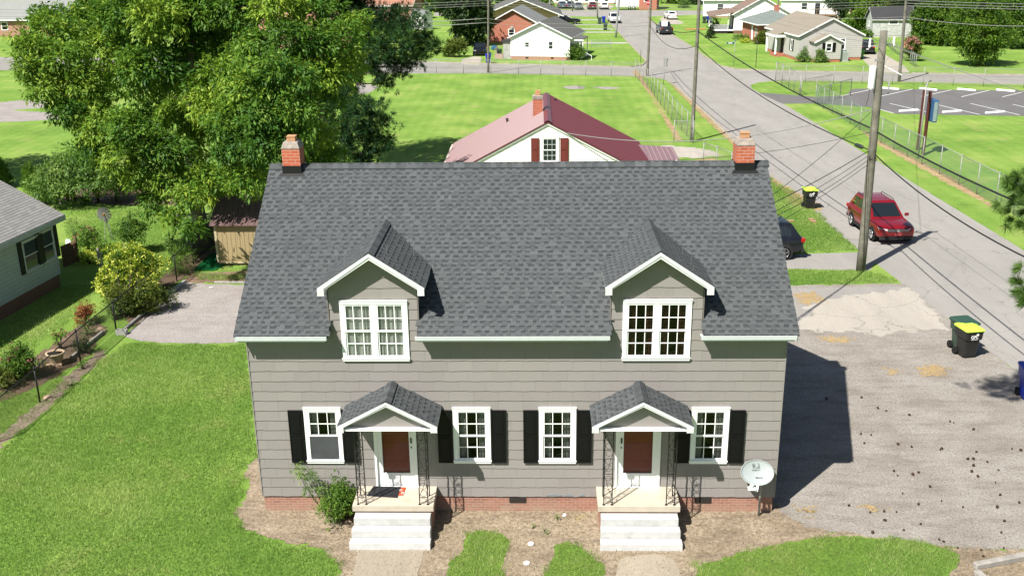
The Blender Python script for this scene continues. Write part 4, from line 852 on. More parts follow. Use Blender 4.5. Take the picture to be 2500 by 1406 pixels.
r_, T, L = gable_house('white_far_house', 'white house with dark grey roof and a wooden back deck at the top right', G2(1905, 44), G2(2050, 46), 8, 3.3, 2.4, 'siding_white', 'shingle_dark', 'brick_red', .3, 'x', .3,
    wins=(('f', 3.6, 4.8, 1.4, 2.8, dict(lites=(1, 1, 1))), ('f', 9.0, 10.2, 1.4, 2.8, dict(lites=(1, 1, 1))), ('f', 12.2, 13.4, .8, 2.6, dict(lites=(1, 1, 1))), ('f', 6.1, 7.0, .7, 2.7, dict(door='shutter_charcoal')), ('l', 2, 2.8, 1.2, 2.6, dict(lites=(1, 1, 1)))))
m = MB(T); m.box(5, 10, -2.6, 0, .6, .75)
for x in (5, 6.7, 8.3, 10): m.box(x-.06, x+.06, -2.6, -2.5, 0, 1.7)
m.beam((5, -2.55, 1.7), (10, -2.55, 1.7), .08, .1); m.beam((3.4, -2.6, .1), (5, -2.6, .8), .1, .2); m.build('back_deck', 'timber_brown', r_)
m = MB(T); m.box(12.4, 13.3, -1.2, -.3, 0, 2.2); m.build('chimney', 'brick_chimney', r_)
# pale grey cottage at the junction
ga, gb = G2(1995, 152.5), G2(2101, 149)
r_, T, L = gable_house('pale_grey_cottage', 'pale grey shingled cottage with tan roof at the street junction', G2(1948, 150), G2(2101, 147), 13, 2.95, 1.9, 'siding_pale_grey', 'shingle_tan', 'brick_orange', .35, 'y', .22,
    wins=(('f', 4.85, 5.65, 1.2, 2.6, dict(lites=(1, 1, 1))), ('l', 10.0, 10.7, 1.0, 2.3, dict(lites=(1, 1, 1), shut='black_shutter'))))
m = MB(T); m.box(1.4, 4.5, -1.7, .02, .35, 2.35); m.prism([(1.4, -1.7, 2.35), (4.5, -1.7, 2.35), (2.95, -1.7, 3.1)], (0, 1.72, 0)); wg = m.build('front_wing', 'siding_pale_grey', r_)
m = MB(T); 
for (x0, x1) in ((1.15, 2.95), (4.75, 2.95)): m.prism([(x0, -1.9, 2.28), (x1, -1.9, 3.15), (x1, -1.9, 3.25), (x0, -1.9, 2.38)][::(1 if x0 < 2 else -1)], (0, 2.0, 0))
m.build('wing_roof', 'shingle_tan', wg)
m = MB(T)
for (x0, x1) in ((1.15, 2.95), (4.75, 2.95)): m.prism([(x0, -1.94, 2.2), (x1, -1.94, 3.07), (x1, -1.94, 3.24), (x0, -1.94, 2.37)][::(1 if x0 < 2 else -1)], (0, .035, 0))
m.build('wing_fascia', 'white_trim', wg); m = MB(T); m.box(1.45, 4.45, -1.65, 0, -.05, .36); m.build('wing_foundation', 'brick_orange', wg)
TW = T @ Matrix.Translation((0, -1.7, 0)); window(r_, 2.6, 3.4, 1.2, 2.25, T=TW, depth=.05, simple=True, cas=.1, glass='window_glass_far', cw=1.0, curt='blind_pale')
for (a, b) in ((2.2, 2.55), (3.45, 3.8)): shutter(r_, a, b, 1.2, 2.25, T=TW)
# porch on its left side
m = MB(T); m.prism([(-1.3, 5.0, 2.55), (.1, 5.0, 3.05), (.1, 9.0, 3.05), (-1.3, 9.0, 2.55)], (0, 0, .1)); pr = m.build('porch_roof', 'shingle_tan', r_)
m = MB(T); m.box(-1.3, 0, 4.95, 5.0, 2.35, 2.65); m.box(-1.35, -1.28, 5.0, 9.0, 2.38, 2.62)
for y in (5.2, 8.8): m.box(-1.25, -1.07, y-.08, y+.08, .3, 2.5)
m.build('porch_posts', 'white_trim', pr); m = MB(T); m.box(-1.2, 0, 5.2, 7.2, -.05, .35); m.build('porch_floor', 'brick_orange', pr)
m = MB(T); m.box(-.02, .0, 5.6, 6.8, .4, 2.4); m.build('front_door', 'vent_dark', r_)
# derelict white outbuilding by the woods
gable_house('derelict_outbuilding', 'weathered white outbuilding with sagging dark roof at the edge of the woods', G2(2128, 92), G2(2226, 92), 5, 2.6, 1.5, 'siding_worn_white', 'shingle_dark', 'concrete', .3, 'x', .25, wins=(('f', 2.2, 3.6, 1.8, 2.6, dict(lites=(1, 1, 1))), ('l', 1.6, 2.5, 1.3, 2.1, dict(lites=(1, 1, 1)))), cat='shed', trim='siding_worn_white')
# ---------------- vehicles ----------------
plain('tyre', (.012, .012, .012), .85, .2); plain('chrome', (.62, .62, .63), .25, .5, .02, 3, .9); plain('alloy', (.55, .56, .57), .3, .5, .05, 3, .8)
s = S('auto_glass', .04, .6); s.base((.012, .016, .018)); s.b.inputs['Coat Weight'].default_value = .5
plain('lamp_red', (.45, .01, .01), .2, .6); plain('lamp_clear', (.65, .67, .68), .12, .8, .05, 3, .3); plain('cladding', (.025, .025, .026), .7, .3); plain('plate_red', (.30, .05, .06), .5); plain('plate_white', (.7, .7, .7), .5); plain('grille_black', (.01, .01, .012), .4)
plain('seat_grey', (.16, .15, .14), .9)
paint('paint_red', (.26, .006, .012), .3); paint('paint_navy', (.008, .010, .018), .2); paint('paint_black', (.006, .006, .007), .2); paint('paint_white', (.75, .75, .75), 0); paint('paint_blue_grey', (.10, .14, .20), .3); paint('paint_pickup', (.018, .022, .032), .3); paint('paint_maroon', (.16, .008, .015), .3); paint('paint_silver', (.35, .37, .39), .5)
CARS = {
 'suv': dict(y=[-.5,-.492,-.47,-.40,-.25,0,.15,.30,.40,.465,.49,.5], sill=[.30,.26,.22,.17,.155,.15,.15,.155,.17,.20,.24,.30], deck=[.50,.58,.62,.625,.62,.61,.60,.585,.56,.52,.47,.38], w=[.40,.445,.475,.495,.5,.5,.5,.5,.49,.465,.43,.36], cb=(-.47,.215), ct=(-.375,.02), tw=.76),
 'sedan': dict(y=[-.5,-.49,-.45,-.35,-.2,0,.2,.33,.42,.475,.49,.5], sill=[.34,.28,.22,.18,.16,.15,.15,.16,.18,.22,.26,.32], deck=[.52,.62,.68,.69,.68,.66,.64,.62,.585,.54,.48,.40], w=[.40,.44,.475,.495,.5,.5,.5,.495,.485,.455,.42,.36], cb=(-.36,.20), ct=(-.21,.02), tw=.76),
 'pickup': dict(y=[-.5,-.495,-.48,-.35,-.1,0,.15,.28,.40,.465,.49,.5], sill=[.32,.28,.24,.2,.19,.19,.19,.19,.2,.22,.26,.32], deck=[.60,.62,.625,.625,.62,.62,.62,.61,.60,.57,.52,.42], w=[.47,.485,.49,.49,.5,.5,.5,.5,.49,.47,.44,.38], cb=(-.12,.245), ct=(-.075,.10), tw=.84),
}
def car(name, label, x, y, rz, L, Wd, H, kind, paintm, group=None, roofrack=False, plate='plate_white', fine=False, clad=False, emblem=False):
    d = CARS[kind]; root = thing(name, label, 'car' if kind != 'pickup' else 'pickup truck', (x, y, 0), group, rz)
    m = MB(); st = []
    for t, sl_, dk, w in zip(d['y'], d['sill'], d['deck'], d['w']):
        yy = t*L; ww = w*Wd; z0 = sl_*H; z1 = dk*H; zm = z0+(z1-z0)*.48
        row = [(ww*.86, z0), (ww*.97, z0+.05), (ww, zm), (ww*.985, z1-.09*H/1.6), (ww*.93, z1-.02), (ww*.6, z1+.015), (0, z1+.028)]
        st.append([(-a, yy, b) for a, b in row]+[(a, yy, b) for a, b in row[-2::-1]])
    n = len(st[0]); vs = [p for r in st for p in r]; fs = []
    for i in range(len(st)-1):
        for k in range(n-1): fs.append((i*n+k, (i+1)*n+k, (i+1)*n+k+1, i*n+k+1))
        fs.append((i*n+n-1, (i+1)*n+n-1, (i+1)*n, i*n))
    fs.append(tuple(range(n))); fs.append(tuple(range((len(st)-1)*n, len(st)*n))[::-1]); m.add(vs, fs, smooth=True)
    # cabin pillars and roof belong to the painted body
    b0, b1 = d['cb'][0]*L, d['cb'][1]*L; t0, t1 = d['ct'][0]*L, d['ct'][1]*L; wb = Wd*(.435 if kind == 'suv' else .45); wt = Wd*.5*d['tw']*.93
    dk = float(np.interp(0, d['y'], d['deck']))*H-.03; zt = H-.05
    cb = [(-wb, b0, dk), (wb, b0, dk), (wb, b1, dk-.02), (-wb, b1, dk-.02)]; ct = [(-wt, t0, zt-.02), (wt, t0, zt-.02), (wt, t1, zt-.02), (-wt, t1, zt-.02)]
    body = m.build('body', paintm, root, sub=2 if fine else 1)
    crown = [(-wt*.93, t0+.06, zt+.02), (wt*.93, t0+.06, zt+.02), (wt*.93, t1-.08, zt+.02), (-wt*.93, t1-.08, zt+.02)]
    tm = (t0+t1)/2; top = [(-wt*.5, tm-.3, zt+.055), (wt*.5, tm-.3, zt+.055), (wt*.5, tm+.25, zt+.055), (-wt*.5, tm+.25, zt+.055)]
    r = MB(); r.add(cb+ct+crown+top, [(0, 1, 5, 4), (1, 2, 6, 5), (2, 3, 7, 6), (3, 0, 4, 7), (4, 5, 9, 8), (5, 6, 10, 9), (6, 7, 11, 10), (7, 4, 8, 11), (8, 9, 13, 12), (9, 10, 14, 13), (10, 11, 15, 14), (11, 8, 12, 15), (12, 13, 14, 15)]); r.build('roof', paintm, root, bevel=.035)
    def pane(nm, A0, A1, B1, B0, u0, u1, v0, v1, sk=0.0):
        A0, A1, B1, B0 = map(Vector, (A0, A1, B1, B0)); n_ = (A1-A0).cross(B0-A0).normalized()*.010
        pt_ = lambda u, v: A0.lerp(A1, u).lerp(B0.lerp(B1, u), v)+n_
        g = MB(); g.prism([pt_(u0+sk, v0), pt_(u1, v0), pt_(u1, v1), pt_(u0, v1)], -n_*.9); g.build(nm, 'auto_glass', root, bevel=.006)
    pane('windshield', cb[2], cb[3], ct[3], ct[2], .07, .93, .12, .93); pane('rear_window', cb[0], cb[1], ct[1], ct[0], .12, .88, .22, .88)
    sp_ = ((.13, .33), (.36, .60), (.63, .93)) if kind == 'suv' else ((.12, .47), (.51, .90)) if kind == 'sedan' else ((.14, .48), (.52, .88))
    for (u0, u1) in sp_: pane('side_window', cb[1], cb[2], ct[2], ct[1], u0, u1, .2, .86); pane('side_window', cb[3], cb[0], ct[0], ct[3], 1-u1, 1-u0, .2, .86)
    R = .205*H if kind != 'pickup' else .21*H
    for sg in (-1, 1):
        for yy in (-.295*L, .305*L):
            wx = sg*(Wd/2-.10); tp = MB(); tp.lathe([(R*.62, -.11), (R*.93, -.11), (R, -.08), (R, .08), (R*.93, .115), (R*.62, .115)], (wx, yy, R), 22, axis='x', cap=True); w = tp.build('wheel', 'tyre', root)
            rm = MB(); q = sg*.118; rm.lathe([(R*.64, q-.01*sg), (R*.64, q)], (wx, yy, R), 20, axis='x', mi=0, smooth=False)
            for k in range(5):
                a = k*2*math.pi/5+.3; rm.beam((wx+q*1.03, yy, R), (wx+q*1.03, yy+R*.62*math.cos(a), R+R*.62*math.sin(a)), R*.2, .02, 1)
            rm.ring((wx+q*1.03, yy, R), R*.60, .018, 20, axis='x', mi=1); rm.build('rim', ['grille_black', 'alloy'], w)
            ar = MB(); ar.lathe([(R*1.16, -.02), (R*1.16, .004)], (sg*(Wd/2-.012) if True else 0, yy, R+.02), 24, axis='x', smooth=False); ar.build('wheel_arch', 'cladding', root)
    f = MB(); yh = .462*L; zh = float(np.interp(.46, d['y'], d['deck']))*H-.11
    lh = .13*Wd
    for sg in (-1, 1):
        h = MB(); h.prism([(sg*.26*Wd, .4925*L, zh-.085), (sg*.38*Wd, .483*L, zh-.08), (sg*.462*Wd, .452*L, zh-.03), (sg*.478*Wd, .425*L, zh+.07), (sg*.43*Wd, .463*L, zh+.05), (sg*.27*Wd, .4925*L, zh+.03)][::sg], (0, .016, .004)); h.build('headlight', 'lamp_clear', root)
        h = MB(); zl = .53*H; h.box(sg*.34*Wd, sg*.475*Wd, -.503*L, -.462*L, zl-.08, zl+.09); h.build('tail_light', 'lamp_red', root, bevel=.02)
        h = MB(); ymr = b1-.30; h.box(sg*(Wd*.5), sg*(Wd*.5+.20), ymr-.05, ymr+.05, dk+.03, dk+.18); h.build('mirror', paintm, root, bevel=.03)
    h = MB(); h.box(-.27*Wd, .27*Wd, .486*L, .5035*L, zh-.075, zh+.03); gr = h.build('grille', 'grille_black', root)
    if fine:
        h = MB()
        for z in (zh+.02, zh-.02, zh-.06): h.box(-.27*Wd, .27*Wd, .5035*L, .508*L, z-.006, z+.006)
        h.build('grille_bars', 'chrome', gr)
    h = MB(); h.box(-.44*Wd, .44*Wd, .46*L, .492*L, .16*H, .25*H); h.box(-.30*Wd, .30*Wd, .494*L, .4985*L, .225*H, .255*H); h.build('lower_grille', 'cladding', root, bevel=.01)
    h = MB(); h.box(-.45*Wd, .45*Wd, -.505*L, -.47*L, .19*H, .30*H); h.build('rear_bumper', 'cladding' if kind != 'sedan' else paintm, root, bevel=.02)
    h = MB(); h.box(-.15, .15, .497*L, .508*L, .285*H, .285*H+.15) if fine else h.box(-.15, .15, -.513*L, -.503*L, .36*H, .36*H+.14); h.build('licence_plate', plate, root)
    if clad:
        for sg in (-1, 1): h = MB(); h.box(sg*(Wd*.485), sg*(Wd*.503), -.22*L, .22*L, .15*H, .23*H); h.build('side_cladding', 'cladding', root)
    if kind == 'pickup':
        h = MB(); h.box(-.40*Wd, .40*Wd, -.475*L, -.135*L, .625*H, .642*H+.0); h.build('bed_liner', 'cladding', root)
    if emblem:
        h = MB(); c = (0, .509*L, zh-.02); h.ring(c, .062, .008, 20); 
        for a, b in (((-.035, .045), (0, .005)), ((0, .005), (.035, .045)), ((-.045, .02), (-.022, -.045)), ((-.022, -.045), (0, -.005)), ((0, -.005), (.022, -.045)), ((.022, -.045), (.045, .02))): h.beam((a[0], c[1], c[2]+a[1]), (b[0], c[1], c[2]+b[1]), .012, .012)
        h.build('emblem', 'chrome', gr)
    if roofrack:
        h = MB()
        for sg in (-1, 1): h.tube([(sg*wt*.92, t0+.1, zt+.03), (sg*wt*.92, t0+.2, zt+.09), (sg*wt*.92, t1-.2, zt+.09), (sg*wt*.92, t1-.1, zt+.03)], .018, 6)
        h.build('roof_rails', 'cladding', root)
    return root
p = G2(2110, 572); q = G2(2233, 588)
# red SUV: front points to the camera and slightly right
car('red_suv', 'dark red compact SUV standing on the street beside the utility pole', 17.40, 25.9, math.radians(180+3.5), 4.55, 1.84, 1.66, 'suv', 'paint_red', fine=True, clad=True, emblem=True, plate='plate_red', roofrack=True)
car('navy_suv', 'dark navy SUV parked on the short side drive, half hidden by the duplex roof', 10.25, 22.1, math.radians(90+6), 4.6, 1.84, 1.68, 'suv', 'paint_navy', fine=True, roofrack=True)
def carpx(px, py, *a, dy=0, **k): x, y = G2(px, py); car(a[0], a[1], x, y+dy, *a[2:], **k)
carpx(1626, 86, 'pickup_truck', 'dark blue pickup carrying a white box on the far side of the street', math.radians(2), 5.6, 2.0, 1.85, 'pickup', 'paint_pickup', dy=2.4)
carpx(1640, 49, 'white_sedan', 'white sedan parked on the concrete bay near the far junction', math.radians(4), 4.7, 1.82, 1.5, 'sedan', 'paint_white', dy=2.0)
carpx(1501, 58, 'white_van', 'white minivan behind the pale leaning utility pole', math.radians(182), 4.8, 1.9, 1.75, 'suv', 'paint_white', dy=2.0)
carpx(1383, 60, 'black_sedan', 'long black sedan parked side on behind the white cottage', math.radians(-90), 5.0, 1.88, 1.48, 'sedan', 'paint_black', dy=.9)
carpx(1170, 138, 'black_hatchback', 'black car with bright headlights shaded by the dark tree beside the white cottage', math.radians(182), 4.4, 1.78, 1.5, 'sedan', 'paint_black', dy=2.2)
carpx(2128, 134, 'black_suv', 'black SUV parked on the pale driveway of the grey cottage', math.radians(-14), 4.7, 1.86, 1.7, 'suv', 'paint_black', dy=2.3)
FARG = 'cars parked in a row at the top of the picture'
for (px, py, lb, pm, kd, rz) in ((1372, 23, 'dusty blue grey car, first on the left in the far row', 'paint_blue_grey', 'suv', 4), (1393, 23, 'blue grey pickup second in the far row, beside the wooden pole', 'paint_blue_grey', 'pickup', 3), (1413, 25, 'silver blue sedan in the middle of the far row', 'paint_silver', 'sedan', 180), (1446, 25, 'dark maroon SUV between the silver sedan and the white car', 'paint_maroon', 'suv', 2), (1475, 25, 'white crossover at the right end of the far row', 'paint_white', 'suv', 2)):
    carpx(px, py, 'far_car', lb, math.radians(rz), 4.6, 1.85, 1.6 if kd != 'sedan' else 1.45, kd, pm, group=FARG, dy=1.8)
# white box trailer
x, y = G2(1542, 25); t = thing('box_trailer', 'white enclosed trailer on two axles in front of the red brick house', 'trailer', (x, y+1, 0), rz=0)
m = MB(); m.box(-3.3, 3.3, -1.1, 1.1, .6, 2.9); m.build('body', 'paint_white', t, bevel=.05); m = MB(); m.box(3.3, 3.45, -1.1, 1.1, .6, 2.85); m.build('front_panel', 'galvanised', t)
m = MB(); m.box(1.8, 2.6, -1.115, -1.1, .75, 2.6); m.build('side_door', 'white_plastic', t); m = MB(); m.beam((3.3, 0, .5), (4.5, 0, .5), .1, .1); m.build('hitch', 'cladding', t)
for xx in (-.45, .5):
    m = MB(); m.lathe([(.2, -.1), (.36, -.1), (.36, .1), (.2, .1)], (xx, -1.1, .36), 16, axis='y'); w = m.build('wheel', 'tyre', t); m = MB(); m.lathe([(.2, 0), (.2, .02)], (xx, -1.22, .36), 14, axis='y'); m.build('rim', 'alloy', w)
# white box in the pickup bed
x, y = G2(1626, 86); m = MB(); m.box(x-.55, x+.35, y+1.2, y+2.0, 1.2, 1.95); tag(m.build('storage_box', 'white_plastic', None, bevel=.03, base=(x, y+1.6, 1.2)), 'white storage box standing in the bed of the dark blue pickup', 'box')
# ---------------- wheeled bins ----------------
def text_mesh(body, size, mat, name, parent, loc, rot, extrude=.002, bold=0.0, shear=0.0):
    c = bpy.data.curves.new('t', 'FONT'); c.body = body; c.size = size; c.extrude = extrude; c.align_x = 'CENTER'; c.align_y = 'CENTER'; c.offset = bold; c.shear = shear
    to = bpy.data.objects.new('t', c); COL.objects.link(to); dg = bpy.context.evaluated_depsgraph_get(); dg.update()
    me = bpy.data.meshes.new_from_object(to.evaluated_get(dg)); bpy.data.objects.remove(to); me.materials.clear(); me.materials.append(MATS[mat]); me.transform(Matrix.Translation(loc) @ Matrix.Diagonal((1, 1, 1, 1)) @ rot)
    o = bpy.data.objects.new(name, me); COL.objects.link(o)
    if parent: o.parent = parent
    return o
RX = Matrix.Rotation(math.pi/2, 4, 'X')
plain('bin_black', (.018, .019, .018), .45, .4, .08); plain('bin_green', (.045, .075, .055), .5, .4, .1); plain('bin_blue', (.012, .035, .42), .4, .4, .08); plain('lid_lime', (.42, .70, .06), .5, .3, .05); plain('lid_green', (.03, .075, .05), .5, .4, .1); plain('logo_white', (.75, .75, .75), .6)
def bin_(label, x, y, rz, body, lid, logo=False, s=1.0, name='wheeled_bin', group=None):
    """front faces local -y, wheels at +y"""
    t = thing(name, label, 'bin', (x, y, 0), group, rz); m = MB()
    def ringp(w0, d0, z, r=.05, yo=0): return [(-w0+r, -d0+yo, z), (w0-r, -d0+yo, z), (w0, -d0+r+yo, z), (w0, d0-r+yo, z), (w0-r, d0+yo, z), (-w0+r, d0+yo, z), (-w0, d0-r+yo, z), (-w0, -d0+r+yo, z)]
    R = [ringp(.21, .23, .03, yo=.03), ringp(.23, .26, .12, yo=.02), ringp(.275, .31, .72), ringp(.315, .355, .73), ringp(.33, .375, 1.0), ringp(.345, .39, 1.01), ringp(.345, .39, 1.04)]
    vs = [p for r in R for p in r]; fs = [(i*8+k, i*8+(k+1) % 8, (i+1)*8+(k+1) % 8, (i+1)*8+k) for i in range(len(R)-1) for k in range(8)]+[tuple(range(8))[::-1], tuple(range(48, 56))]
    m.add([(a*s, b*s, c*s) for a, b, c in vs], fs); b = m.build('body', body, t, bevel=.012*s)
    m = MB(); L_ = [ringp(.355, .41, 1.045), ringp(.36, .415, 1.07), ringp(.33, .38, 1.10, yo=0), ringp(.22, .28, 1.115)]
    vs = [(a*s, b*s, (c+.03*(b+.4)*(1 if c > 1.06 else 0))*s) for r in L_ for a, b, c in r]; fs = [(i*8+k, i*8+(k+1) % 8, (i+1)*8+(k+1) % 8, (i+1)*8+k) for i in range(3) for k in range(8)]+[tuple(range(8))[::-1], tuple(range(24, 32))]
    m.add(vs, fs); m.build('lid', lid, t, bevel=.008*s)
    m = MB(); m.tube([(-.28*s, .43*s, 1.0*s), (-.28*s, .49*s, 1.02*s), (.28*s, .49*s, 1.02*s), (.28*s, .43*s, 1.0*s)], .016*s, 6); m.build('handle', body, t)
    for sg in (-1, 1):
        m = MB(); m.lathe([(.10*s, -.03*s), (.135*s, -.03*s), (.135*s, .03*s), (.10*s, .03*s)], (sg*.27*s, .27*s, .135*s), 18, axis='x'); w = m.build('wheel', 'tyre', t)
        m = MB()
        for k in range(7): a = k*2*math.pi/7; m.beam((sg*.305*s, .27*s, .135*s), (sg*.305*s, (.27+.105*math.cos(a))*s, (.135+.105*math.sin(a))*s), .02*s, .01*s)
        m.build('spokes', 'cladding', w)
    if logo:
        yy = -.375
        text_mesh('GFL', .155, 'logo_white', 'logo', b, (-.02, yy-.004, .845), RX, bold=.004)
        m = MB(); cx_, cz_ = .085, .925; pts = []
        for k in range(10): a = math.pi/2+k*math.pi/5; r = .065 if k % 2 == 0 else .032; pts.append((cx_+r*math.cos(a), yy-.002, cz_+r*math.sin(a)))
        m.prism(pts, (0, -.004, 0)); m.box(-.14, .10, yy-.006, yy-.002, .752, .764); m.build('logo_emblem', 'logo_white', b)
    return t
BX, BY = G2(1978, 512); bin_('black bin with lime green lid and white logo on the grass edge', BX-.02, BY+.25, math.radians(4), 'bin_black', 'lid_lime', True)
x, y = G2(2368, 878); bin_('black bin with lime green lid standing in front of a dark green bin', x-.02, y+.32, math.radians(10), 'bin_black', 'lid_lime', True)
bin_('dark green bin tucked behind the lime lidded bin by the road', x+.05, y+.90, math.radians(12), 'bin_green', 'lid_green', s=1.02)
x, y = G2(2522, 985); bin_('bright blue recycling bin cut by the right edge', x+.02, y+.35, math.radians(-6), 'bin_blue', 'bin_blue')
for (px, py, lb, c1, c2) in ((1192, 156, 'blue bin beside the wooden pole in front of the white cottage', 'bin_blue', 'bin_blue'), (1219, 143, 'dark green bin beside the white cottage back steps', 'bin_green', 'lid_green'),
    (1464, 60, 'dark green bin on the grass verge left of the blue bin', 'bin_green', 'lid_green'), (1474, 57, 'blue bin with a light lid between two green bins', 'bin_blue', 'bin_blue'), (1478, 75, 'dark green bin standing alone at the end of a front walk', 'bin_green', 'lid_green'),
    (2092, 146, 'black bin with lime green lid at the corner of the grey cottage', 'bin_black', 'lid_lime'), (2103, 144, 'plain bright green bin leaning behind the lime lidded bin', 'lid_lime2', 'lid_lime2'), (1730, 57, 'blue bin beside the railed porch', 'bin_blue', 'bin_blue'), (1720, 58, 'dark green bin beside the railed porch', 'bin_green', 'lid_green'), (1205, 26, 'blue bin behind the orange brick house roof', 'bin_blue', 'bin_blue')):
    if c1 == 'lid_lime2': c1 = c2 = plain('bin_bright_green', (.08, .35, .04), .5)
    x, y = G2(px, py); bin_(lb, x, y+.3, 0, c1, c2)
# ---------------- poles and wires ----------------
def pole(label, px, py, tx, ty, r0, r1, z_top=None, mat='utility_wood', bits=(), extra=None):
    x, y = G2(px, py); X, Y, Z = P(tx, ty, y); zt = z_top or Z
    k = zt/Z; X2 = x+(X-x)*k; t = thing('utility_pole', label, 'utility pole', (x, y, 0)); m = MB()
    n = 8; m.tube([(x+(X2-x)*i/n, y, zt*i/n-.3*(i == 0)) for i in range(n+1)], [r0+(r1-r0)*i/n for i in range(n+1)], 14); m.build('pole', mat, t)
    return t, (lambda z: (x+(X2-x)*z/zt, y, z))
pA, fA = pole('thick weathered wooden pole with white transformer beside the red SUV', 2101, 661, 2158, 76, .20, .145)
m = MB(); c = fA(8.75); m.lathe([(.02, -.48), (.13, -.47), (.14, -.44), (.14, .38), (.13, .43), (.08, .46), (.04, .48)], (c[0]-.31, c[1]-.05, c[2]-.38), 18); tr = m.build('transformer', 'white_plastic', pA)
m = MB(); 
for dz in (-.3, .3): m.box(c[0]-.25, c[0]-.1, c[1]-.06, c[1]+.06, c[2]+dz-.05, c[2]+dz+.05)
m.build('bracket', 'galvanised', tr)
for (z, dx_, h, nm) in ((9.7, -.42, .30, 'insulator'), (9.75, .55, .36, 'insulator')):
    c = fA(z); m = MB(); m.lathe([(.03, -.2), (.05, -.16), (.05, -.1), (.035, -.08), (.05, -.04), (.05, .05), (.035, .08), (.05, .12), (.03, .2)], (c[0]+dx_, c[1]+.3, c[2]), 10); m.build(nm, 'white_plastic', pA)
    m = MB(); m.beam((c[0], c[1], c[2]-.1), (c[0]+dx_, c[1]+.3, c[2]-.1), .05, .05); m.build('insulator_arm', 'galvanised', pA)
m = MB(); c = fA(8.9); m.beam(c, (c[0]+.8, c[1]-.3, c[2]-.42), .03, .03); m.build('standoff_arm', 'white_plastic', pA)
m = MB(); c = fA(8.1); m.tube([(c[0]+.1, c[1], c[2]+.1), (c[0]+.3, c[1], c[2]+.1), (c[0]+.42, c[1], c[2]-.05), (c[0]+.42, c[1], c[2]-.4)], .015, 5); m.lathe([(.04, -.42), (.03, -.3), (.03, .2)], (c[0]+.42, c[1], c[2]), 8); m.build('fuse_cutout', 'grey_wire', pA)
m = MB(); c = fA(5.0)
for a in range(7): m.ring((c[0]-.12+.04*a, c[1]-.16, c[2]+.05*math.sin(a*2)), .07+.015*(a % 3), .009, 10, axis='y' if a % 2 else 'x')
m.lathe([(.17, -.05), (.17, .05)], c, 12); m.build('cable_bundle', 'black_wire', pA)
pB, fB = pole('slender grey wooden pole on the verge near the chain link gate', 1689, 346, 1707, 4, .145, .11, 11.2)
pC, fC = pole('wooden pole at the street corner standing inside the left fence', 1580, 186, 1589, 4, .14, .10, 10.6)
pD, fD = pole('wooden pole beside the blue bin across the field', 1192, 178, 1192.5, 4, .14, .11, 10.5)
pE, fE = pole('leaning wooden pole at the roadside beyond the parking lot', 2195, 200, 2212, 4, .16, .12, 10.8)
pF, fF = pole('pale leaning pole by the far white minivan', 1503, 92, 1511, 4, .17, .13, 11, 'galvanised')
pG, fG = pole('thin dark pole behind the far bins', 1459, 45, 1457, 3, .13, .1, 10)
pH, fH = pole('wooden pole in front of the row of far cars', 1398, 28, 1396, 2, .15, .12, 10)
pI, fI = pole('pale thin pole beside the brick house gable', 1343, 30, 1342, 1, .15, .12, 10, 'galvanised')
pJ, fJ = pole('pole at the top edge between the far white houses', 1900, 25, 1901, 1, .16, .12, 10)
def sag(a, b, s_, n=14):
    a = Vector(a); b = Vector(b); return [a.lerp(b, i/n)-Vector((0, 0, s_*4*(i/n)*(1-i/n))) for i in range(n+1)]
def wire(label, a, b, s_=.4, r=.018, mat='black_wire', name='cable', grp=None):
    m = MB(); pts = sag(a, b, s_); m.tube(pts, r, 5); o = m.build(name, mat, None, base=tuple(a)); tag(o, label, 'cable', grp); return o
z5 = lambda px, py, y: P(px, py, y)
# heavy communications cables along the street
a1 = fA(6.05); b1 = fB(P(1706, 76, fB(8)[1])[2]); c1 = fC(P(1589, 46, fC(7)[1])[2])
wire('thick black cable from the near pole to the slender pole', (a1[0]-.12, a1[1]+.1, 6.25), (b1[0], b1[1]-.12, b1[2]), .38, .034); wire('thick black cable between the slender pole and the corner pole', (b1[0], b1[1]+.12, b1[2]), c1, .6, .03)
a2 = fA(5.15); b2 = fB(P(1690, 112, fB(7)[1])[2]); c2 = fC(P(1592, 60, fC(7)[1])[2])
wire('lower sagging black cable with a splice case by the near pole', (a2[0]-.15, a2[1]+.1, 5.35), (b2[0], b2[1]-.12, b2[2]), .62, .026); wire('lower black cable between the slender pole and the corner pole', (b2[0], b2[1]+.12, b2[2]), c2, 1.1, .024)
d1 = P(2560, 540, 3.0); wire('thick black cable leaving the near pole to the right edge', (a1[0]+.13, a1[1]-.1, 6.1), P(2560, 526, 5.0), .12, .034)
wire('lower black cable dropping from the near pole to the right edge', (a2[0]+.12, a2[1]-.1, 5.15), P(2560, 655, 5.0), .35, .026)
m = MB(); q = Vector((a2[0]-.15, a2[1]+.1, 5.35)).lerp(Vector(b2), .018); q2 = Vector((a2[0]-.15, a2[1]+.1, 5.35)).lerp(Vector(b2), .045); q.z -= .05; q2.z -= .12; m.tube([q, q.lerp(q2, .15), q.lerp(q2, .85), q2], [.05, .085, .085, .05], 10); tag(m.build('splice_case', 'dark_plastic', None, base=tuple(q)), 'black cylindrical splice case hanging on the cable beside the near pole', 'splice case')
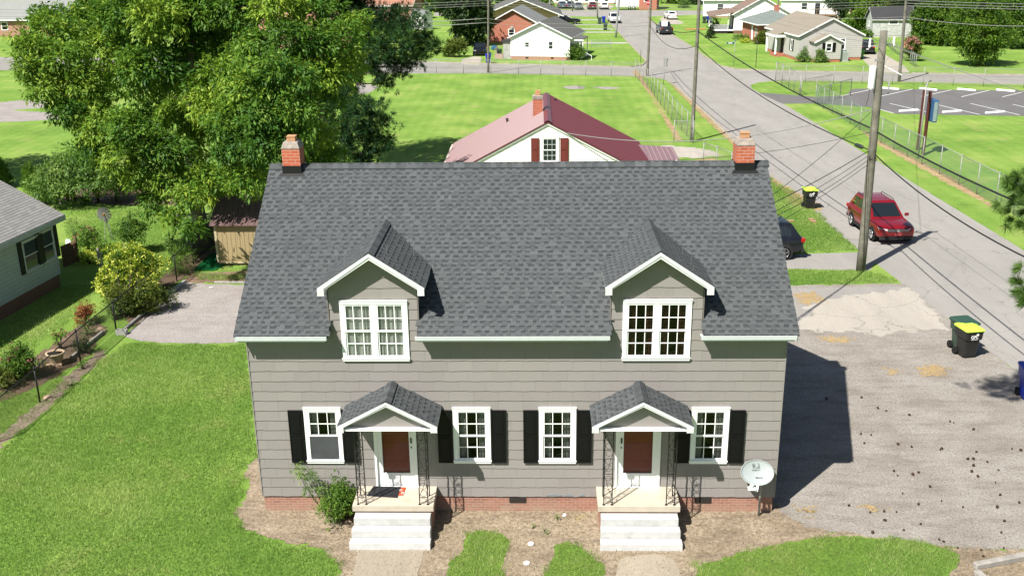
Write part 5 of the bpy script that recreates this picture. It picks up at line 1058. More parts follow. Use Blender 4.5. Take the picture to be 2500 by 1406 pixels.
# power drops
s0 = fA(7.3); g0 = (1.35, 26.9, 5.0); wire('twisted service drop from the near pole to the white gable', (s0[0]-.15, s0[1], 7.05), g0, .9, .020, 'grey_wire'); wire('thin service line from the near pole behind the duplex ridge', (a2[0]-.12, a2[1], 6.1), (3.2, 26.8, 3.6), .5, .010)
for k, (z, tx, ty, tz, sg_) in enumerate(((5.3, 6.2, 8.6, 5.0, .12), (5.1, 6.4, 8.6, 4.8, .2), (4.9, 6.3, 8.6, 4.7, .3), (7.0, 6.25, 8.6, 4.9, .25), (4.7, 6.5, 8.7, 4.2, .15))):
    c = fA(z); wire('thin drop wire fanning from the near pole to the back of the duplex', (c[0]-.15, c[1], z), (tx, ty, tz), sg_, .010 if k else .016, grp='drop wires fanning down to the duplex')
m = MB(); c = fA(7.05); m.tube(sag(c, (c[0]-.35, c[1]-.1, 8.1), -.1), .012, 5); m.tube([(c[0]-.36, c[1]-.05, 8.1), (c[0]-.4, c[1]-.05, 7.5), (c[0]-.45, c[1]-.05, 7.2)], .01, 5); m.build('transformer_leads', 'black_wire', pA)
# high street lines over everything (their shadows cross the road)
for k, (dx_, z) in enumerate(((-.35, 9.9), (.55, 9.6))):
    a = fA(z); b = fB(10.9-.5*k); wire('bare overhead power line along the street, %s of the pair' % ('left' if k == 0 else 'right'), (a[0]+dx_, a[1]+.3, z), b, .5, .010, 'grey_wire'); wire('bare overhead power line leaving the near pole towards the camera side, %s of the pair' % ('left' if k == 0 else 'right'), (a[0]+dx_, a[1]+.3, z), (a[0]+dx_+2.2, -30, z+.3), .7, .010, 'grey_wire')
# lines along the cross street
yD = fD(5)[1]
for k, (y1, y2, xl) in enumerate(((3, 15, 970), (9, 22, 972), (14.5, 29, 974))):
    a = P(1185, y1, yD+.2); z0 = a[2]; l_ = P(xl-400, y2+13+k*2, 96); wire('cross street power line left of the pole, number %s from the top' % ('one', 'two', 'three')[k], a, (l_[0]-30, 101, l_[2]+.2), .35, .022, 'grey_wire'); e_ = fE(z0+.1)
    wire('cross street power line over the white cottage, number %s from the top' % ('one', 'two', 'three')[k], a, (e_[0], e_[1], z0+.15), .5, .016, 'grey_wire'); wire('power line right of the leaning pole, number %s from the top' % ('one', 'two', 'three')[k], (e_[0], e_[1], z0+.15), (e_[0]+45, e_[1]-7, z0+.2), .5, .028, 'grey_wire')
for k, (y1, y2) in enumerate(((46, 49), (56, 61))):
    a = P(1186, y1, yD); wire(('upper' if k == 0 else 'lower')+' communications cable left of the pole by the white cottage', a, P(700, y2+6, 97), .3, .04, 'grey_wire'); wire(('upper' if k == 0 else 'lower')+' communications cable right of the pole by the white cottage', a, fC(P(1588, 55+8*k, fC(3)[1])[2]), .4, .018, 'grey_wire')
e1 = fE(P(2208, 42, fE(3)[1])[2]); wire('communications cable right of the leaning pole above the field', e1, P(2600, 62, 77), .4, .03, 'grey_wire'); wire('communications cable left of the leaning pole', e1, P(1700, 30, 93), .4, .02, 'grey_wire')
wire('thin guy strand running from the near pole to the leaning pole', fA(8.7), fE(5.2), .3, .010, 'grey_wire')
# ---------------- fences ----------------
chainmat('chain_mesh', (.34, .32, .29), .055, .08); chainmat('chain_mesh_green', (.20, .32, .25), .055, .15); chainmat('chain_mesh_black', (.012, .012, .012), .055, .2, 0)
def chain_fence(name, label, pts, h, post_every=None, mat='chain_mesh', pm='galvanised', rail=True, posts=None, pr=.03, base=None, bottom=0.03, cat='fence'):
    t = thing(name, label, cat, (pts[0][0], pts[0][1], 0)); m = MB(); r = MB(); uvs = []; u = 0
    pl = []
    for i in range(len(pts)-1):
        a, b = Vector((*pts[i][:2], 0)), Vector((*pts[i+1][:2], 0)); L = (b-a).length; n = max(1, round(L/post_every)) if post_every else 1
        m.quad((a.x, a.y, bottom), (b.x, b.y, bottom), (b.x, b.y, h), (a.x, a.y, h)); uvs.append([(u, 0), (u+L, 0), (u+L, h), (u, h)]); u += L
        if rail: r.tube([(a.x, a.y, h), (b.x, b.y, h)], pr*.7, 6)
        for k in range(n+(1 if i == len(pts)-2 else 0)): pl.append(a.lerp(b, k/n))
    m.build('mesh_panel', mat, t, uv=[p for q in uvs for p in q])
    if rail: r.build('top_rail', pm, t)
    for p_ in pl:
        q = MB(); q.tube([(p_.x, p_.y, -.1), (p_.x, p_.y, h+.04)], pr, 8); q.lathe([(pr*1.2, 0), (pr*1.3, .03), (.005, .06)], (p_.x, p_.y, h+.03), 8); q.build('post', pm, t)
    return t
chain_fence('chain_link_fence', 'long galvanised chain link fence beside the street, left verge', PX((1551, 190), (1590, 226), (1640, 294), (1690, 347)), 1.85, 2.6, pr=.028)
chain_fence('chain_link_fence', 'chain link fence along the cross street behind the open field', PX((1551, 190), (1492, 187), (1430, 185), (1266, 182), (1000, 178), (700, 178)), 1.55, 3.0, pr=.032)
chain_fence('chain_link_fence', 'chain link fence at the left edge beside the cross street', PX((-200, 178), (-60, 176), (60, 174), (330, 175)), 1.3, 3.0)
chain_fence('chain_link_gate', 'pale chain link gate standing open beside the slender pole', PX((1645, 347), (1692, 350)), 1.55, 1.6, pr=.03, cat='gate')
chain_fence('chain_link_fence', 'short chain link fence beyond the right chimney', PX((1716, 405), (1748, 416), (1784, 432)), 1.5, 1.6)
chain_fence('chain_link_fence', 'low chain link yard fence in front of the clay circle', PX((1600, 434), (1690, 434), (1784, 432)), 1.0, 1.8)
chain_fence('chain_link_fence', 'chain link fence angling towards the parking lot entrance', PX((1893, 198), (1925, 215), (1952, 234)), 1.9, 2.4, pr=.04)
chain_fence('chain_link_gate', 'double chain link gate at the parking lot entrance, far leaf', PX((1955, 234), (2029, 222)), 1.5, 2.6, pr=.035, cat='gate')
chain_fence('chain_link_gate', 'chain link gate leaf nearest the street lawn', PX((1995, 256), (2076, 233)), 1.5, 2.6, pr=.035, cat='gate')
chain_fence('chain_link_fence', 'greenish chain link fence running along the right verge of the street', PX((1990, 255), (2053, 290), (2150, 350), (2250, 402), (2340, 452), (2430, 500), (2520, 550)), 1.75, 2.5, 'chain_mesh_green', pr=.028)
chain_fence('chain_link_fence', 'chain link fence between the cross street and the parking lot', PX((1893, 198), (1966, 202), (2104, 206), (2253, 208), (2400, 212), (2600, 218)), 1.75, 3.1, pr=.028)
chain_fence('chain_link_fence', 'low chain link fence running behind the grey cottage driveway', PX((2160, 108), (2185, 130), (2212, 150)), 1.15, 2.5, 'chain_mesh_green')
chain_fence('chain_link_gate', 'small blue grey gate panel beside the pink flowering shrub', PX((2221, 156), (2235, 165)), 1.4, 1.4, 'chain_mesh_green', cat='gate')
chain_fence('chain_link_fence', 'low green chain link fence in front of the white cottage porch', PX((1443, 117), (1492, 117)), 1.0, 2.4, 'chain_mesh_green')
bf = PX((-20, 1085), (98, 982), (197, 883), (284, 808), (345, 757), (432, 686), (473, 645), (520, 600))
chain_fence('black_chain_fence', 'black chain link fence running diagonally between the two lawns', bf, 1.15, None, 'chain_mesh_black', 'iron_black', pr=.03)
# black picket panel behind the trunk
t = thing('black_picket_fence', 'black metal picket fence beside the shed and the big trunk', 'fence', (-14.8, 24.5, 0)); m = MB(); a, b = Vector(G(478, 640)), Vector(G(530, 600))
for k in range(26): p_ = a.lerp(b, k/25); m.box(p_.x-.01, p_.x+.01, p_.y-.01, p_.y+.01, .1, 1.5)
m.beam(a+Vector((0, 0, 1.35)), b+Vector((0, 0, 1.35)), .03, .03); m.beam(a+Vector((0, 0, .2)), b+Vector((0, 0, .2)), .03, .03); m.build('pickets', 'iron_black', t)
for p_ in (a, b): m = MB(); m.box(p_.x-.035, p_.x+.035, p_.y-.035, p_.y+.035, 0, 1.65); m.build('post', 'iron_black', t)
# ---------------- signs ----------------
def sign(name, label, px, py, h, cat='sign', r=.03, pm='galvanised', tilt=0):
    x, y = G2(px, py); t = thing(name, label, cat, (x, y, 0)); m = MB(); m.tube([(x, y, -.1), (x+tilt*h, y, h)], r, 8); m.build('post', pm, t); return t, x, y
t, x, y = sign('street_name_sign', 'slim post with teal street name blade at the junction lawn', 1791, 161, 2.9); m = MB(); m.box(x-.95, x-.05, y-.015, y+.015, 2.45, 2.68); b = m.build('blade', plain('sign_teal', (.01, .12, .13), .5), t); m = MB(); m.box(x-.78, x-.3, y-.022, y-.015, 2.52, 2.61); m.build('lettering', 'logo_white', b); m = MB(); m.box(x-.015, x+.015, y-.3, y+.3, 2.72, 2.9); m.build('blade', 'sign_teal', t)
t, x, y = sign('marker_post', 'thin dark post standing alone on the junction lawn', 1845, 165, 3.0, pm='iron_black', cat='post', r=.035)
t, x, y = sign('marker_post', 'short dark marker post at the left street corner', 1564, 153, 1.5, pm='iron_black', cat='post')
t, x, y = sign('road_sign', 'grey backs of two narrow signs on a leaning post by the left kerb', 1619, 207, 2.6, tilt=.09); m = MB(); m.box(x-.02, x+.18, y+.02, y+.05, 1.75, 2.6); m.build('sign_plate', 'galvanised', t); m = MB(); m.box(x+.21, x+.42, y+.02, y+.05, 1.75, 2.6); m.build('sign_plate', 'galvanised', t)
t, x, y = sign('stop_sign', 'red and white stop sign beside the far junction', 1582, 44, 3.0); m = MB(); m.prism([(x+.48*math.cos(math.pi/8+k*math.pi/4), y-.05, 2.75+.48*math.sin(math.pi/8+k*math.pi/4)) for k in range(8)], (0, .02, 0)); pl_ = m.build('sign_plate', plain('sign_red', (.5, .02, .03), .5), t); text_mesh('STOP', .34, 'logo_white', 'lettering', pl_, (0, -.06, 2.75), RX, bold=.01)
ga_, gb_ = G(2253, 378), G(2236, 366)
t = thing('twin_post_sign', 'rusty brown twin post sign with a blue edged box, seen edge on', 'sign', ga_)
plain('rust_brown', (.11, .035, .025), .8, .2, .2); plain('sign_blue', (.04, .12, .26), .5)
for (p_, tx, ty) in ((G(2253, 378), 2271, 224), (G(2240, 366), 2259, 220)):
    q = P(tx, ty, p_[1]); m = MB(); m.beam((p_[0], p_[1], -.1), (p_[0], p_[1], q[2]), .17, .17); m.build('post', 'rust_brown', t)
q0 = P(2271, 224, ga_[1]); X0 = ga_[0]; m = MB(); m.box(X0+.12, X0+.42, ga_[1]-.6, ga_[1]+.7, q0[2]-1.95, q0[2]-.5); bx = m.build('sign_box', 'sign_blue', t, bevel=.02); m = MB(); m.box(X0+.13, X0+.36, ga_[1]-.63, ga_[1]-.6, q0[2]-1.87, q0[2]-.6); m.build('sign_face', plain('sign_face_grey', (.25, .33, .32), .4), bx)
m = MB(); g_ = Vector((ga_[0]-.75, ga_[1]-1.2, 0)); m.tube([g_, g_+Vector((.1, .3, 4.6)), g_+Vector((.35, .8, 4.9)), g_+Vector((.7, 1.2, 4.9))], .05, 8); m.build('conduit', 'galvanised', t)
# wheel stops
SG = 'concrete wheel stops in the parking lot'; used = [False]
x, y, _ = G(2174, 219); st = thing('wheel_stop', 'x', 'wheel stop', (x, y, 0), SG, 0.0); m = MB(); m.prism([(-.98, -.10, 0), (-.98, .10, 0), (-.98, .06, .14), (-.98, -.06, .14)][::-1], (1.96, 0, 0)); m.build('block', 'white_trim', st, bevel=.02)
WS = (((2153, 216.5), (2195, 220)), ((2245, 217.5), (2288, 222)), ((2337, 219), (2382, 223)), ((2432, 221), (2478, 225)), ((2195, 273.5), (2241, 270.5)), ((2301, 276), (2346, 272.5)), ((2406, 278), (2452, 274.5)))
SL_ = ('first in the upper row beside the thick pole', 'second in the upper row, behind the brown sign posts', 'third in the upper row', 'last in the upper row at the right', 'first in the lower row by the thick pole', 'second in the lower row, right of the brown sign', 'third in the lower row at the right edge')
for ((a, b), (c, d)), lb in zip(WS, SL_):
    p_, q = Vector(G(a, b)), Vector(G(c, d)); mid = (p_+q)/2; o = place(st, used, (mid.x, mid.y, .008), math.atan2(q.y-p_.y, q.x-p_.x), 'white wheel stop, '+lb); o.scale = ((q-p_).length/1.96, 1, 1)
# ---------------- yard things ----------------
# satellite dish
dx0, dy0 = G2(1852, 1259); t = thing('satellite_dish', 'pale grey oval satellite dish on a pole by the right corner of the duplex', 'satellite dish', (dx0, dy0, 0))
m = MB(); m.tube([(dx0, dy0, -.1), (dx0-.0, dy0, 1.05), (dx0+.02, dy0+.02, 1.2)], .03, 10); m.build('mast', 'galvanised', t)
plain('dish_grey', (.36, .40, .40), .45, .4, .03, 2, dirt=(.42, .46, .45)); plain('dish_mark', (.16, .18, .18), .6)
el = math.radians(36); c = Vector(P(1849, 1153, dy0-.12)); nrm = Vector((.0, -math.cos(el), math.sin(el))).normalized(); X_ = Vector((1, 0, 0)); Y_ = nrm.cross(X_).normalized()
if Y_.z < 0: Y_ = -Y_
m = MB(); A_, B_ = .405, .315; vs = []; fs = []; nr = 7; na = 36
for side in (0, 1):
    o0 = len(vs)
    for i in range(nr+1):
        f_ = i/nr
        for k in range(na): a = 2*math.pi*k/na; vs.append(tuple(c+X_*(A_*f_*math.cos(a))+Y_*(B_*f_*math.sin(a))+nrm*(.07*f_*f_-.07-(.012 if side else 0)))) 
    for i in range(nr):
        for k in range(na):
            q = (o0+i*na+k, o0+i*na+(k+1) % na, o0+(i+1)*na+(k+1) % na, o0+(i+1)*na+k); fs.append(q if side else q[::-1])
b0 = nr*na; b1 = (nr+1)*na+nr*na
for k in range(na): fs.append((b0+k, b0+(k+1) % na, b1+(k+1) % na, b1+k))
m.add(vs, fs, smooth=True); m.tube([tuple(c+X_*(A_*math.cos(2*math.pi*k/40))+Y_*(B_*math.sin(2*math.pi*k/40))) for k in range(41)], .010, 5); rf = m.build('reflector', 'dish_grey', t)
Rm = Matrix((( X_.x, Y_.x, nrm.x, 0), (X_.y, Y_.y, nrm.y, 0), (X_.z, Y_.z, nrm.z, 0), (0, 0, 0, 1)))
for (tx_, sz, ox, oy, sh_) in (('DIRECTV', .05, -.02, .065, 0), ('SlimLine', .06, .05, -.12, .2)):
    f2 = (ox/A_)**2+(oy/B_)**2; pc = c+X_*ox+Y_*oy+nrm*(.07*f2-.07+.012)-Vector((dx0, dy0, 0)); text_mesh(tx_, sz, 'dish_mark', 'lettering', rf, pc, Rm, bold=.0006, shear=sh_, extrude=.003)
m = MB(); pc = lambda u, v: tuple(c+X_*u+Y_*v+nrm*(.07*((u/A_)**2+(v/B_)**2)-.07+.006)); m.add([pc(-.11, .22), pc(-.055, .215), pc(-.02, .18), (pc(-.03, .145)), pc(-.09, .105)], [(0, 4, 3, 2, 1)]); m.add([pc(.03, .24), pc(.06, .23), pc(.09, .11), pc(-.05, .105), pc(.02, .135), pc(.045, .18)], [(0, 5, 4, 3, 2, 1)]); m.build('swirl_mark', 'dish_mark', rf)
m = MB(); b_ = c-Y_*(B_-.02); e_ = Vector(P(1838, 1192, dy0-.45)); m.beam(b_, b_+Vector((-.05, -.12, -.12)), .05, .05); m.beam(b_+Vector((-.05, -.12, -.12)), e_, .05, .04); arm = m.build('feed_arm', 'white_plastic', t)
m = MB(); m.box(e_.x-.12, e_.x+.06, e_.y-.05, e_.y+.05, e_.z-.03, e_.z+.03); m.lathe([(.02, 0), (.05, .04), (.05, .08), (.01, .12)], (e_.x-.03, e_.y, e_.z+.02), 12); m.build('receiver', 'white_plastic', arm)
m = MB(); m.tube([(dx0+.02, dy0+.02, 1.15), c-nrm*.09], .04, 8); m.tube(sag((dx0+.1, dy0+.1, 1.2), (dx0+.38, dy0+.25, 1.5), .15), .008, 5); m.build('back_bracket', 'galvanised', t)
# mats
m = MB(); z_ = .752; a, b, c_, d = G(895, 1210, z_), G(970, 1215, z_), G(980, 1189, z_), G(912, 1187, z_); m.prism([a, b, c_, d], (0, 0, .015)); plain('mat_black', (.03, .032, .035), .95, .05, .3, 20); tag(m.build('door_mat', 'mat_black', None, base=(-3.3, -.4, z_)), 'black rubber door mat on the left porch', 'door mat')
m = MB(); a, b, c_, d = G(970, 1209, z_), G(984, 1209, z_), G(992, 1188, z_), G(976, 1188, z_); m.prism([a, b, c_, d], (0, 0, .012)); o = tag(m.build('door_mat', plain('mat_orange', (.45, .07, .02), .9), None, base=(-2.9, -.35, z_)), 'small orange mat with pale marks beside the black mat', 'door mat')
m = MB(); 
for (u, v) in ((979, 1196), (983, 1203)): p_ = G(u, v, z_+.014); m.ring((p_[0], p_[1], z_+.0145), .035, .006, 10, axis='z')
q = m.build('mat_marks', 'logo_white', None); q.parent = o; q.matrix_parent_inverse = o.matrix_world.inverted() if False else Matrix.Translation((2.9, .35, -z_))
# AC unit, cinder block, planks, stones, bench, gate, buckets
x, y = G2(2058, 151); t = thing('air_conditioner', 'pale green air conditioning cabinet against the grey cottage', 'air conditioner', (x, y+.4, 0)); m = MB(); m.box(x-.6, x+.6, y, y+.8, .05, 1.25); b = m.build('cabinet', plain('ac_green', (.40, .46, .42), .5), t, bevel=.03); m = MB()
for k in range(9): m.box(x-.5, x+.5, y-.012, y-.002, .2+k*.1, .24+k*.1)
m.build('louvres', 'galvanised', b); m = MB(); m.box(x-.7, x+.7, y-.1, y+.9, -.02, .05); m.build('pad', 'concrete', t)
x, y = G2(298, 816); t = thing('cinder_block', 'hollow grey cinder block lying at the corner of the gravel drive', 'cinder block', (x, y, 0)); m = MB(); 
m.box(x-.2, x+.2, y-.1, y-.07, 0, .19); m.box(x-.2, x+.2, y+.07, y+.1, 0, .19); 
for q in (-.2, -.02, .16): m.box(x+q, x+q+.04, y-.07, y+.07, 0, .19)
m.build('block', 'concrete', t, bevel=.006)
def plank(name, label, a, b, w, h, mat, cat, z=0.0):
    m = MB(); A_ = Vector(G(*a)); B_ = Vector(G(*b)); A_.z = B_.z = z+h/2; m.beam(A_, B_, w, h); return tag(m.build(name, mat, None, bevel=min(w, h)*.15, base=tuple(A_)), label, cat)
plank('plank', 'long weathered white board lying by the shed', (524, 691), (640, 692), .12, .08, 'timber_grey', 'plank'); plank('plank', 'pale board lying on the mulch by the terracotta pot', (92, 896), (153, 893), .12, .10, plain('plank_pink', (.55, .38, .26), .9), 'plank')
plank('bed_edging', 'grey timber edging of the flower bed right of the pot', (175, 878), (252, 815), .10, .14, 'timber_grey', 'edging'); plank('bed_edging', 'thin timber edging under the pot', (150, 893), (178, 880), .10, .14, 'timber_brown', 'edging')
plank('bed_edging', 'broken concrete edging along the gravel drive', (306, 805), (385, 738), .12, .10, 'timber_grey', 'edging'); plank('bed_edging', 'broken concrete edging near the yellow shrub', (388, 736), (452, 688), .14, .09, 'concrete', 'edging')
plank('landscape_timber', 'weathered round grey timber lying at the bottom right corner', (2378, 1388), (2560, 1352), .16, .15, 'timber_grey', 'timber'); plank('landscape_timber', 'second short timber end at the bottom right corner', (2382, 1400), (2420, 1432), .16, .12, 'timber_grey', 'timber')
plank('timber_border', 'long low brown edging beside the far sand bed', (1673, 74), (1722, 73), .3, .25, plain('sand_orange', (.55, .30, .12), .9), 'edging')
t = thing('garden_bench', 'weathered slatted garden seat by the far hedge', 'bench', G(130, 498)); x, y = G2(130, 498); m = MB()
for xx in (-.42, .42): m.box(x+xx-.04, x+xx+.04, y-.04, y+.04, 0, .95)
m.build('frame', 'timber_grey', t); m = MB()
for z in (.3, .55, .8): m.box(x-.42, x+.42, y-.03, y+.02, z, z+.1)
m.build('slats', 'timber_grey', t)
gA, gB = Vector(G(158, 655)), Vector(G(192, 640)); t = thing('picket_gate', 'low brown wooden picket gate beside the blue grey house', 'gate', tuple(gA)); m = MB()
for k in range(9): p_ = gA.lerp(gB, k/8); m.box(p_.x-.045, p_.x+.045, p_.y-.012, p_.y+.012, .05, 1.05)
m.beam(gA+Vector((0, 0, .9)), gB+Vector((0, 0, .9)), .04, .09); m.beam(gA+Vector((0, 0, .25)), gB+Vector((0, 0, .25)), .04, .09); m.build('pickets', 'timber_brown', t); m = MB(); m.box(gB.x-.05, gB.x+.05, gB.y-.05, gB.y+.05, 0, 1.2); m.build('post', 'timber_brown', t)
for (a_, b_, lb) in (((246, 660), 1.05, 'left'), ((252, 664), .9, 'middle'), ((308, 630), .7, 'right')): x, y = G2(*a_); m = MB(); m.box(x-.04, x+.04, y-.04, y+.04, 0, b_); tag(m.build('garden_post', 'timber_grey', None, base=(x, y, 0)), lb+' one of three short grey posts behind the yellow shrub', 'post', 'short garden posts')
x, y = G2(170, 615); m = MB(); m.prism([(x-.14, y, .05), (x+.14, y, .05), (x+.14, y, .5), (x+.1, y, .62), (x-.1, y, .62), (x-.14, y, .5)], (0, .04, 0)); t = thing('garden_plaque', 'small white plaque on a stake beside the flower bed', 'plaque', (x, y, 0)); m.build('plaque', 'white_plastic', t); m = MB(); m.box(x-.02, x+.02, y+.04, y+.07, -.1, .5); m.build('stake', 'timber_grey', t)
# windmill ornament
x, y = G2(262, 588); t = thing('windmill_ornament', 'small metal farm windmill with grey blades on the lawn', 'windmill', (x, y, 0)); hub = Vector(P(254, 524, y)); m = MB()
for a_ in ((-.22, 0), (.22, 0), (0, .2)): m.beam((hub.x+.0+a_[0]+.08, y+a_[1], 0), hub+Vector((0, .06, -.02)), .025, .025)
m.build('tower', 'galvanised', t); m = MB()
for k in range(12):
    a = k*math.pi/6; d_ = Vector((math.cos(a), 0, math.sin(a))); n_ = Vector((-math.sin(a), 0, math.cos(a))); m.prism([hub+d_*.08-n_*.02, hub+d_*.36-n_*.075+Vector((0, .02, 0)), hub+d_*.36+n_*.075-Vector((0, .02, 0)), hub+d_*.08+n_*.02], (0, .008, 0))
w = m.build('blades', plain('blade_grey', (.13, .13, .13), .5), t); m = MB(); m.lathe([(.05, -.03), (.05, .03)], tuple(hub), 12, axis='y'); m.build('hub', plain('hub_red', (.35, .03, .03), .5), w)
# terracotta pot
x, y = G2(140, 890); t = thing('plant_pot', 'large cream flower pot in the bed by the black fence', 'flower pot', (x, y, 0)); m = MB(); m.lathe([(.17, 0), (.20, .1), (.25, .36), (.31, .42), (.32, .47), (.27, .47), (.26, .40)], (x, y, 0), 22, cap=False); m.build('pot', plain('pot_cream', (.55, .42, .28), .8, .2, .1), t); m = MB(); m.lathe([(.26, .40), (.01, .41)], (x, y, 0), 18); m.build('soil', 'vent_dark', t)
# stones
random.seed(5)
def rock(label, px, py, r, mat, group=None, flat=.6):
    x, y = G2(px, py); me = bmesh_ico(r, flat); o = bpy.data.objects.new('stone', me); COL.objects.link(o); me.materials.append(MATS[mat]); o.location = (x, y, r*flat*.4); o.rotation_euler = (0, 0, random.random()*6); tag(o, label, 'stone', group); return o
import bmesh
def bmesh_ico(r, flat, sub=2, amp=.25):
    bm = bmesh.new(); bmesh.ops.create_icosphere(bm, subdivisions=sub, radius=r)
    for v in bm.verts: v.co *= 1+random.uniform(-amp, amp); v.co.z *= flat
    me = bpy.data.meshes.new('rock'); bm.to_mesh(me); bm.free(); return me
plain('stone_tan', (.48, .35, .24), .9, .2, .25, 8); plain('stone_grey', (.38, .36, .32), .9, .2, .25, 8)
rock('big tan stone in the flower bed right of the pot', 242, 812, .22, 'stone_tan'); rock('smaller pale stone below the big tan stone', 225, 832, .13, 'stone_tan'); rock('grey stone near the foot of the black fence', 118, 972, .15, 'stone_tan', flat=.4); rock('grey rubble stone by the drive edge', 418, 712, .16, 'stone_grey'); rock('grey stone at the drive corner under the yellow shrub', 398, 726, .2, 'stone_grey')
# buckets and stand by the trunk
x, y = G2(444, 560); t = thing('white_bucket', 'white bucket with a plant on a plank stand behind the big trunk', 'bucket', (x, y, 0)); zt = .8; m = MB(); m.lathe([(.14, zt), (.17, zt+.38), (.18, zt+.40), (.16, zt+.40)], (x, y, 0), 18); m.build('bucket', 'white_plastic', t)
t = thing('plank_stand', 'rough plank potting stand under the white bucket', 'stand', (x+.5, y, 0)); m = MB(); m.box(x-.3, x+1.4, y-.2, y+.25, zt-.05, zt-.005); m.build('top', 'timber_grey', t)
for xx in (-.2, 1.3): m = MB(); m.box(x+xx-.04, x+xx+.04, y-.1, y+.1, 0, zt-.05); m.build('leg', 'timber_grey', t)
m = MB(); m.lathe([(.15, .0), (.18, .4), (.17, .4)], (x+.45, y-.35, .0), 18); tag(m.build('bucket', plain('bucket_tan', (.35, .31, .2), .8), None, base=(x+.45, y-.35, 0)), 'tan bucket on the ground beside the plank stand', 'bucket')
m = MB(); x, y = G2(485, 640); fr = [(x-.2, y+3.2, .9), (x+.15, y+3.2, .9), (x+.15, y+3.2, 1.5), (x-.2, y+3.2, 1.5)]
# small debris on bare soil (paper scraps and pale caps)
plain('scrap_white', (.75, .74, .72), .8)
for (px, py, w, h, lb) in ((1342, 1236, .22, .1, 'cream cardboard scrap lying below the torn siding'), (1390, 1233, .12, .08, 'crumpled white scrap right of the cream cardboard'), (1378, 1259, .09, .14, 'upright white paper scrap on the bare soil'), (516, 703, .2, .07, 'white scrap lying on the left gravel drive'), (378, 732, .25, .08, 'pale yellow scrap on the edging by the yellow shrub')):
    x, y = G2(px, py); m = MB(); m.prism([(x-w/2, y-h/2, .02), (x+w/2, y-h/2+.02, .035), (x+w/2-.02, y+h/2, .03), (x-w/2+.01, y+h/2-.01, .025)], (0, 0, .008)); tag(m.build('paper_scrap', 'scrap_white' if 'cream' not in lb else plain('scrap_cream', (.62, .48, .33), .9), None, base=(x, y, .02)), lb, 'paper scrap')
for (px, py, lb) in ((1296, 1329, 'upper round white clean out cap in the bare patch'), (1286, 1376, 'lower oval white clean out cap in the bare patch')):
    x, y = G2(px, py); m = MB(); m.lathe([(.075, 0), (.075, .03), (.06, .04)], (x, y, .012), 18); tag(m.build('drain_cap', 'scrap_white', None, base=(x, y, .012)), lb, 'drain cap', 'white caps in the soil')
# bricks on the small lawn
for (px, py, lb) in ((1930, 541, 'left red brick lying on the small lawn'), (1980, 537, 'upper of two red bricks on the small lawn'), (1986, 542, 'lower of two red bricks on the small lawn')):
    x, y = G2(px, py); m = MB(); m.box(x-.14, x+.14, y-.07, y+.07, 0, .07); tag(m.build('loose_brick', 'brick_orange', None, base=(x, y, 0)), lb, 'brick', 'loose bricks on the small lawn')
# AC and clutter near the porch in the far yard
x, y = G2(1207, 122); m = MB(); m.lathe([(.1, 0), (.55, .1), (.5, .35), (.3, .55), (.05, .6)], (x, y, 0), 7, smooth=False); tag(m.build('tarp_bundle', plain('tarp_blue', (.02, .10, .18), .6), None, base=(x, y, 0)), 'blue tarpaulin bundle beside the white cottage back room', 'tarpaulin')
# rooftop dish on cottage and vents
x, y, z = P(1250, 70, 108); t = thing('small_dish', 'small grey dish at the left eave of the white cottage', 'satellite dish', (x, y, z)); m = MB(); m.lathe([(.02, 0), (.18, .04), (.27, .1)], (x, y, z), 16, axis='y', cap=False); m.build('reflector', 'timber_grey', t); m = MB(); m.beam((x, y, z), (x+.2, y+.3, z-.4), .05, .05); m.build('bracket', 'galvanised', t)
# ---------------- vegetation ----------------
leafmat('leaf_pecan', (.035, .115, .017), (.13, .27, .027), (.42, .55, .06), .38)
leafmat('leaf_dark', (.010, .030, .010), (.025, .058, .015), (.05, .10, .02), .25)
leafmat('leaf_pine', (.006, .030, .010), (.018, .068, .018), (.07, .17, .032), .2)
leafmat('needle_bright', (.04, .10, .018), (.085, .17, .03), (.17, .27, .05), .2)
leafmat('leaf_bush', (.05, .12, .018), (.11, .22, .028), (.22, .36, .045), .36)
leafmat('leaf_hedge', (.08, .17, .04), (.17, .29, .065), (.30, .43, .10), .36)
leafmat('leaf_yellow', (.22, .32, .02), (.58, .66, .05), (.88, .90, .20), .38)
leafmat('leaf_red', (.16, .045, .02), (.34, .09, .04), (.5, .18, .08), .35)
leafmat('leaf_olive', (.05, .085, .012), (.10, .14, .018), (.18, .21, .03), .3)
leafmat('petal_pink', (.45, .12, .14), (.65, .25, .25), (.7, .35, .35), .3); leafmat('petal_magenta', (.25, .02, .08), (.4, .05, .12), (.5, .1, .2), .3)
leafmat('grass_blade', (.135, .28, .05), (.26, .43, .08), (.55, .70, .23), .48); leafmat('straw_blade', (.09, .07, .04), (.25, .20, .10), (.45, .38, .22), .2)
leafmat('leaf_woods', (.032, .09, .012), (.10, .20, .02), (.25, .38, .035), .38)
plain('bark_grey', (.22, .19, .155), .95, .1, .3, 3, bump=.8, dirt=(.10, .085, .065)); plain('bark_dark', (.075, .06, .05), .95, .1, .3, 3, bump=.8); plain('cone_brown', (.06, .035, .025), .9, .1, .3, 20)
def unit(a): return a/np.maximum(np.linalg.norm(a, axis=1, keepdims=True), 1e-9)
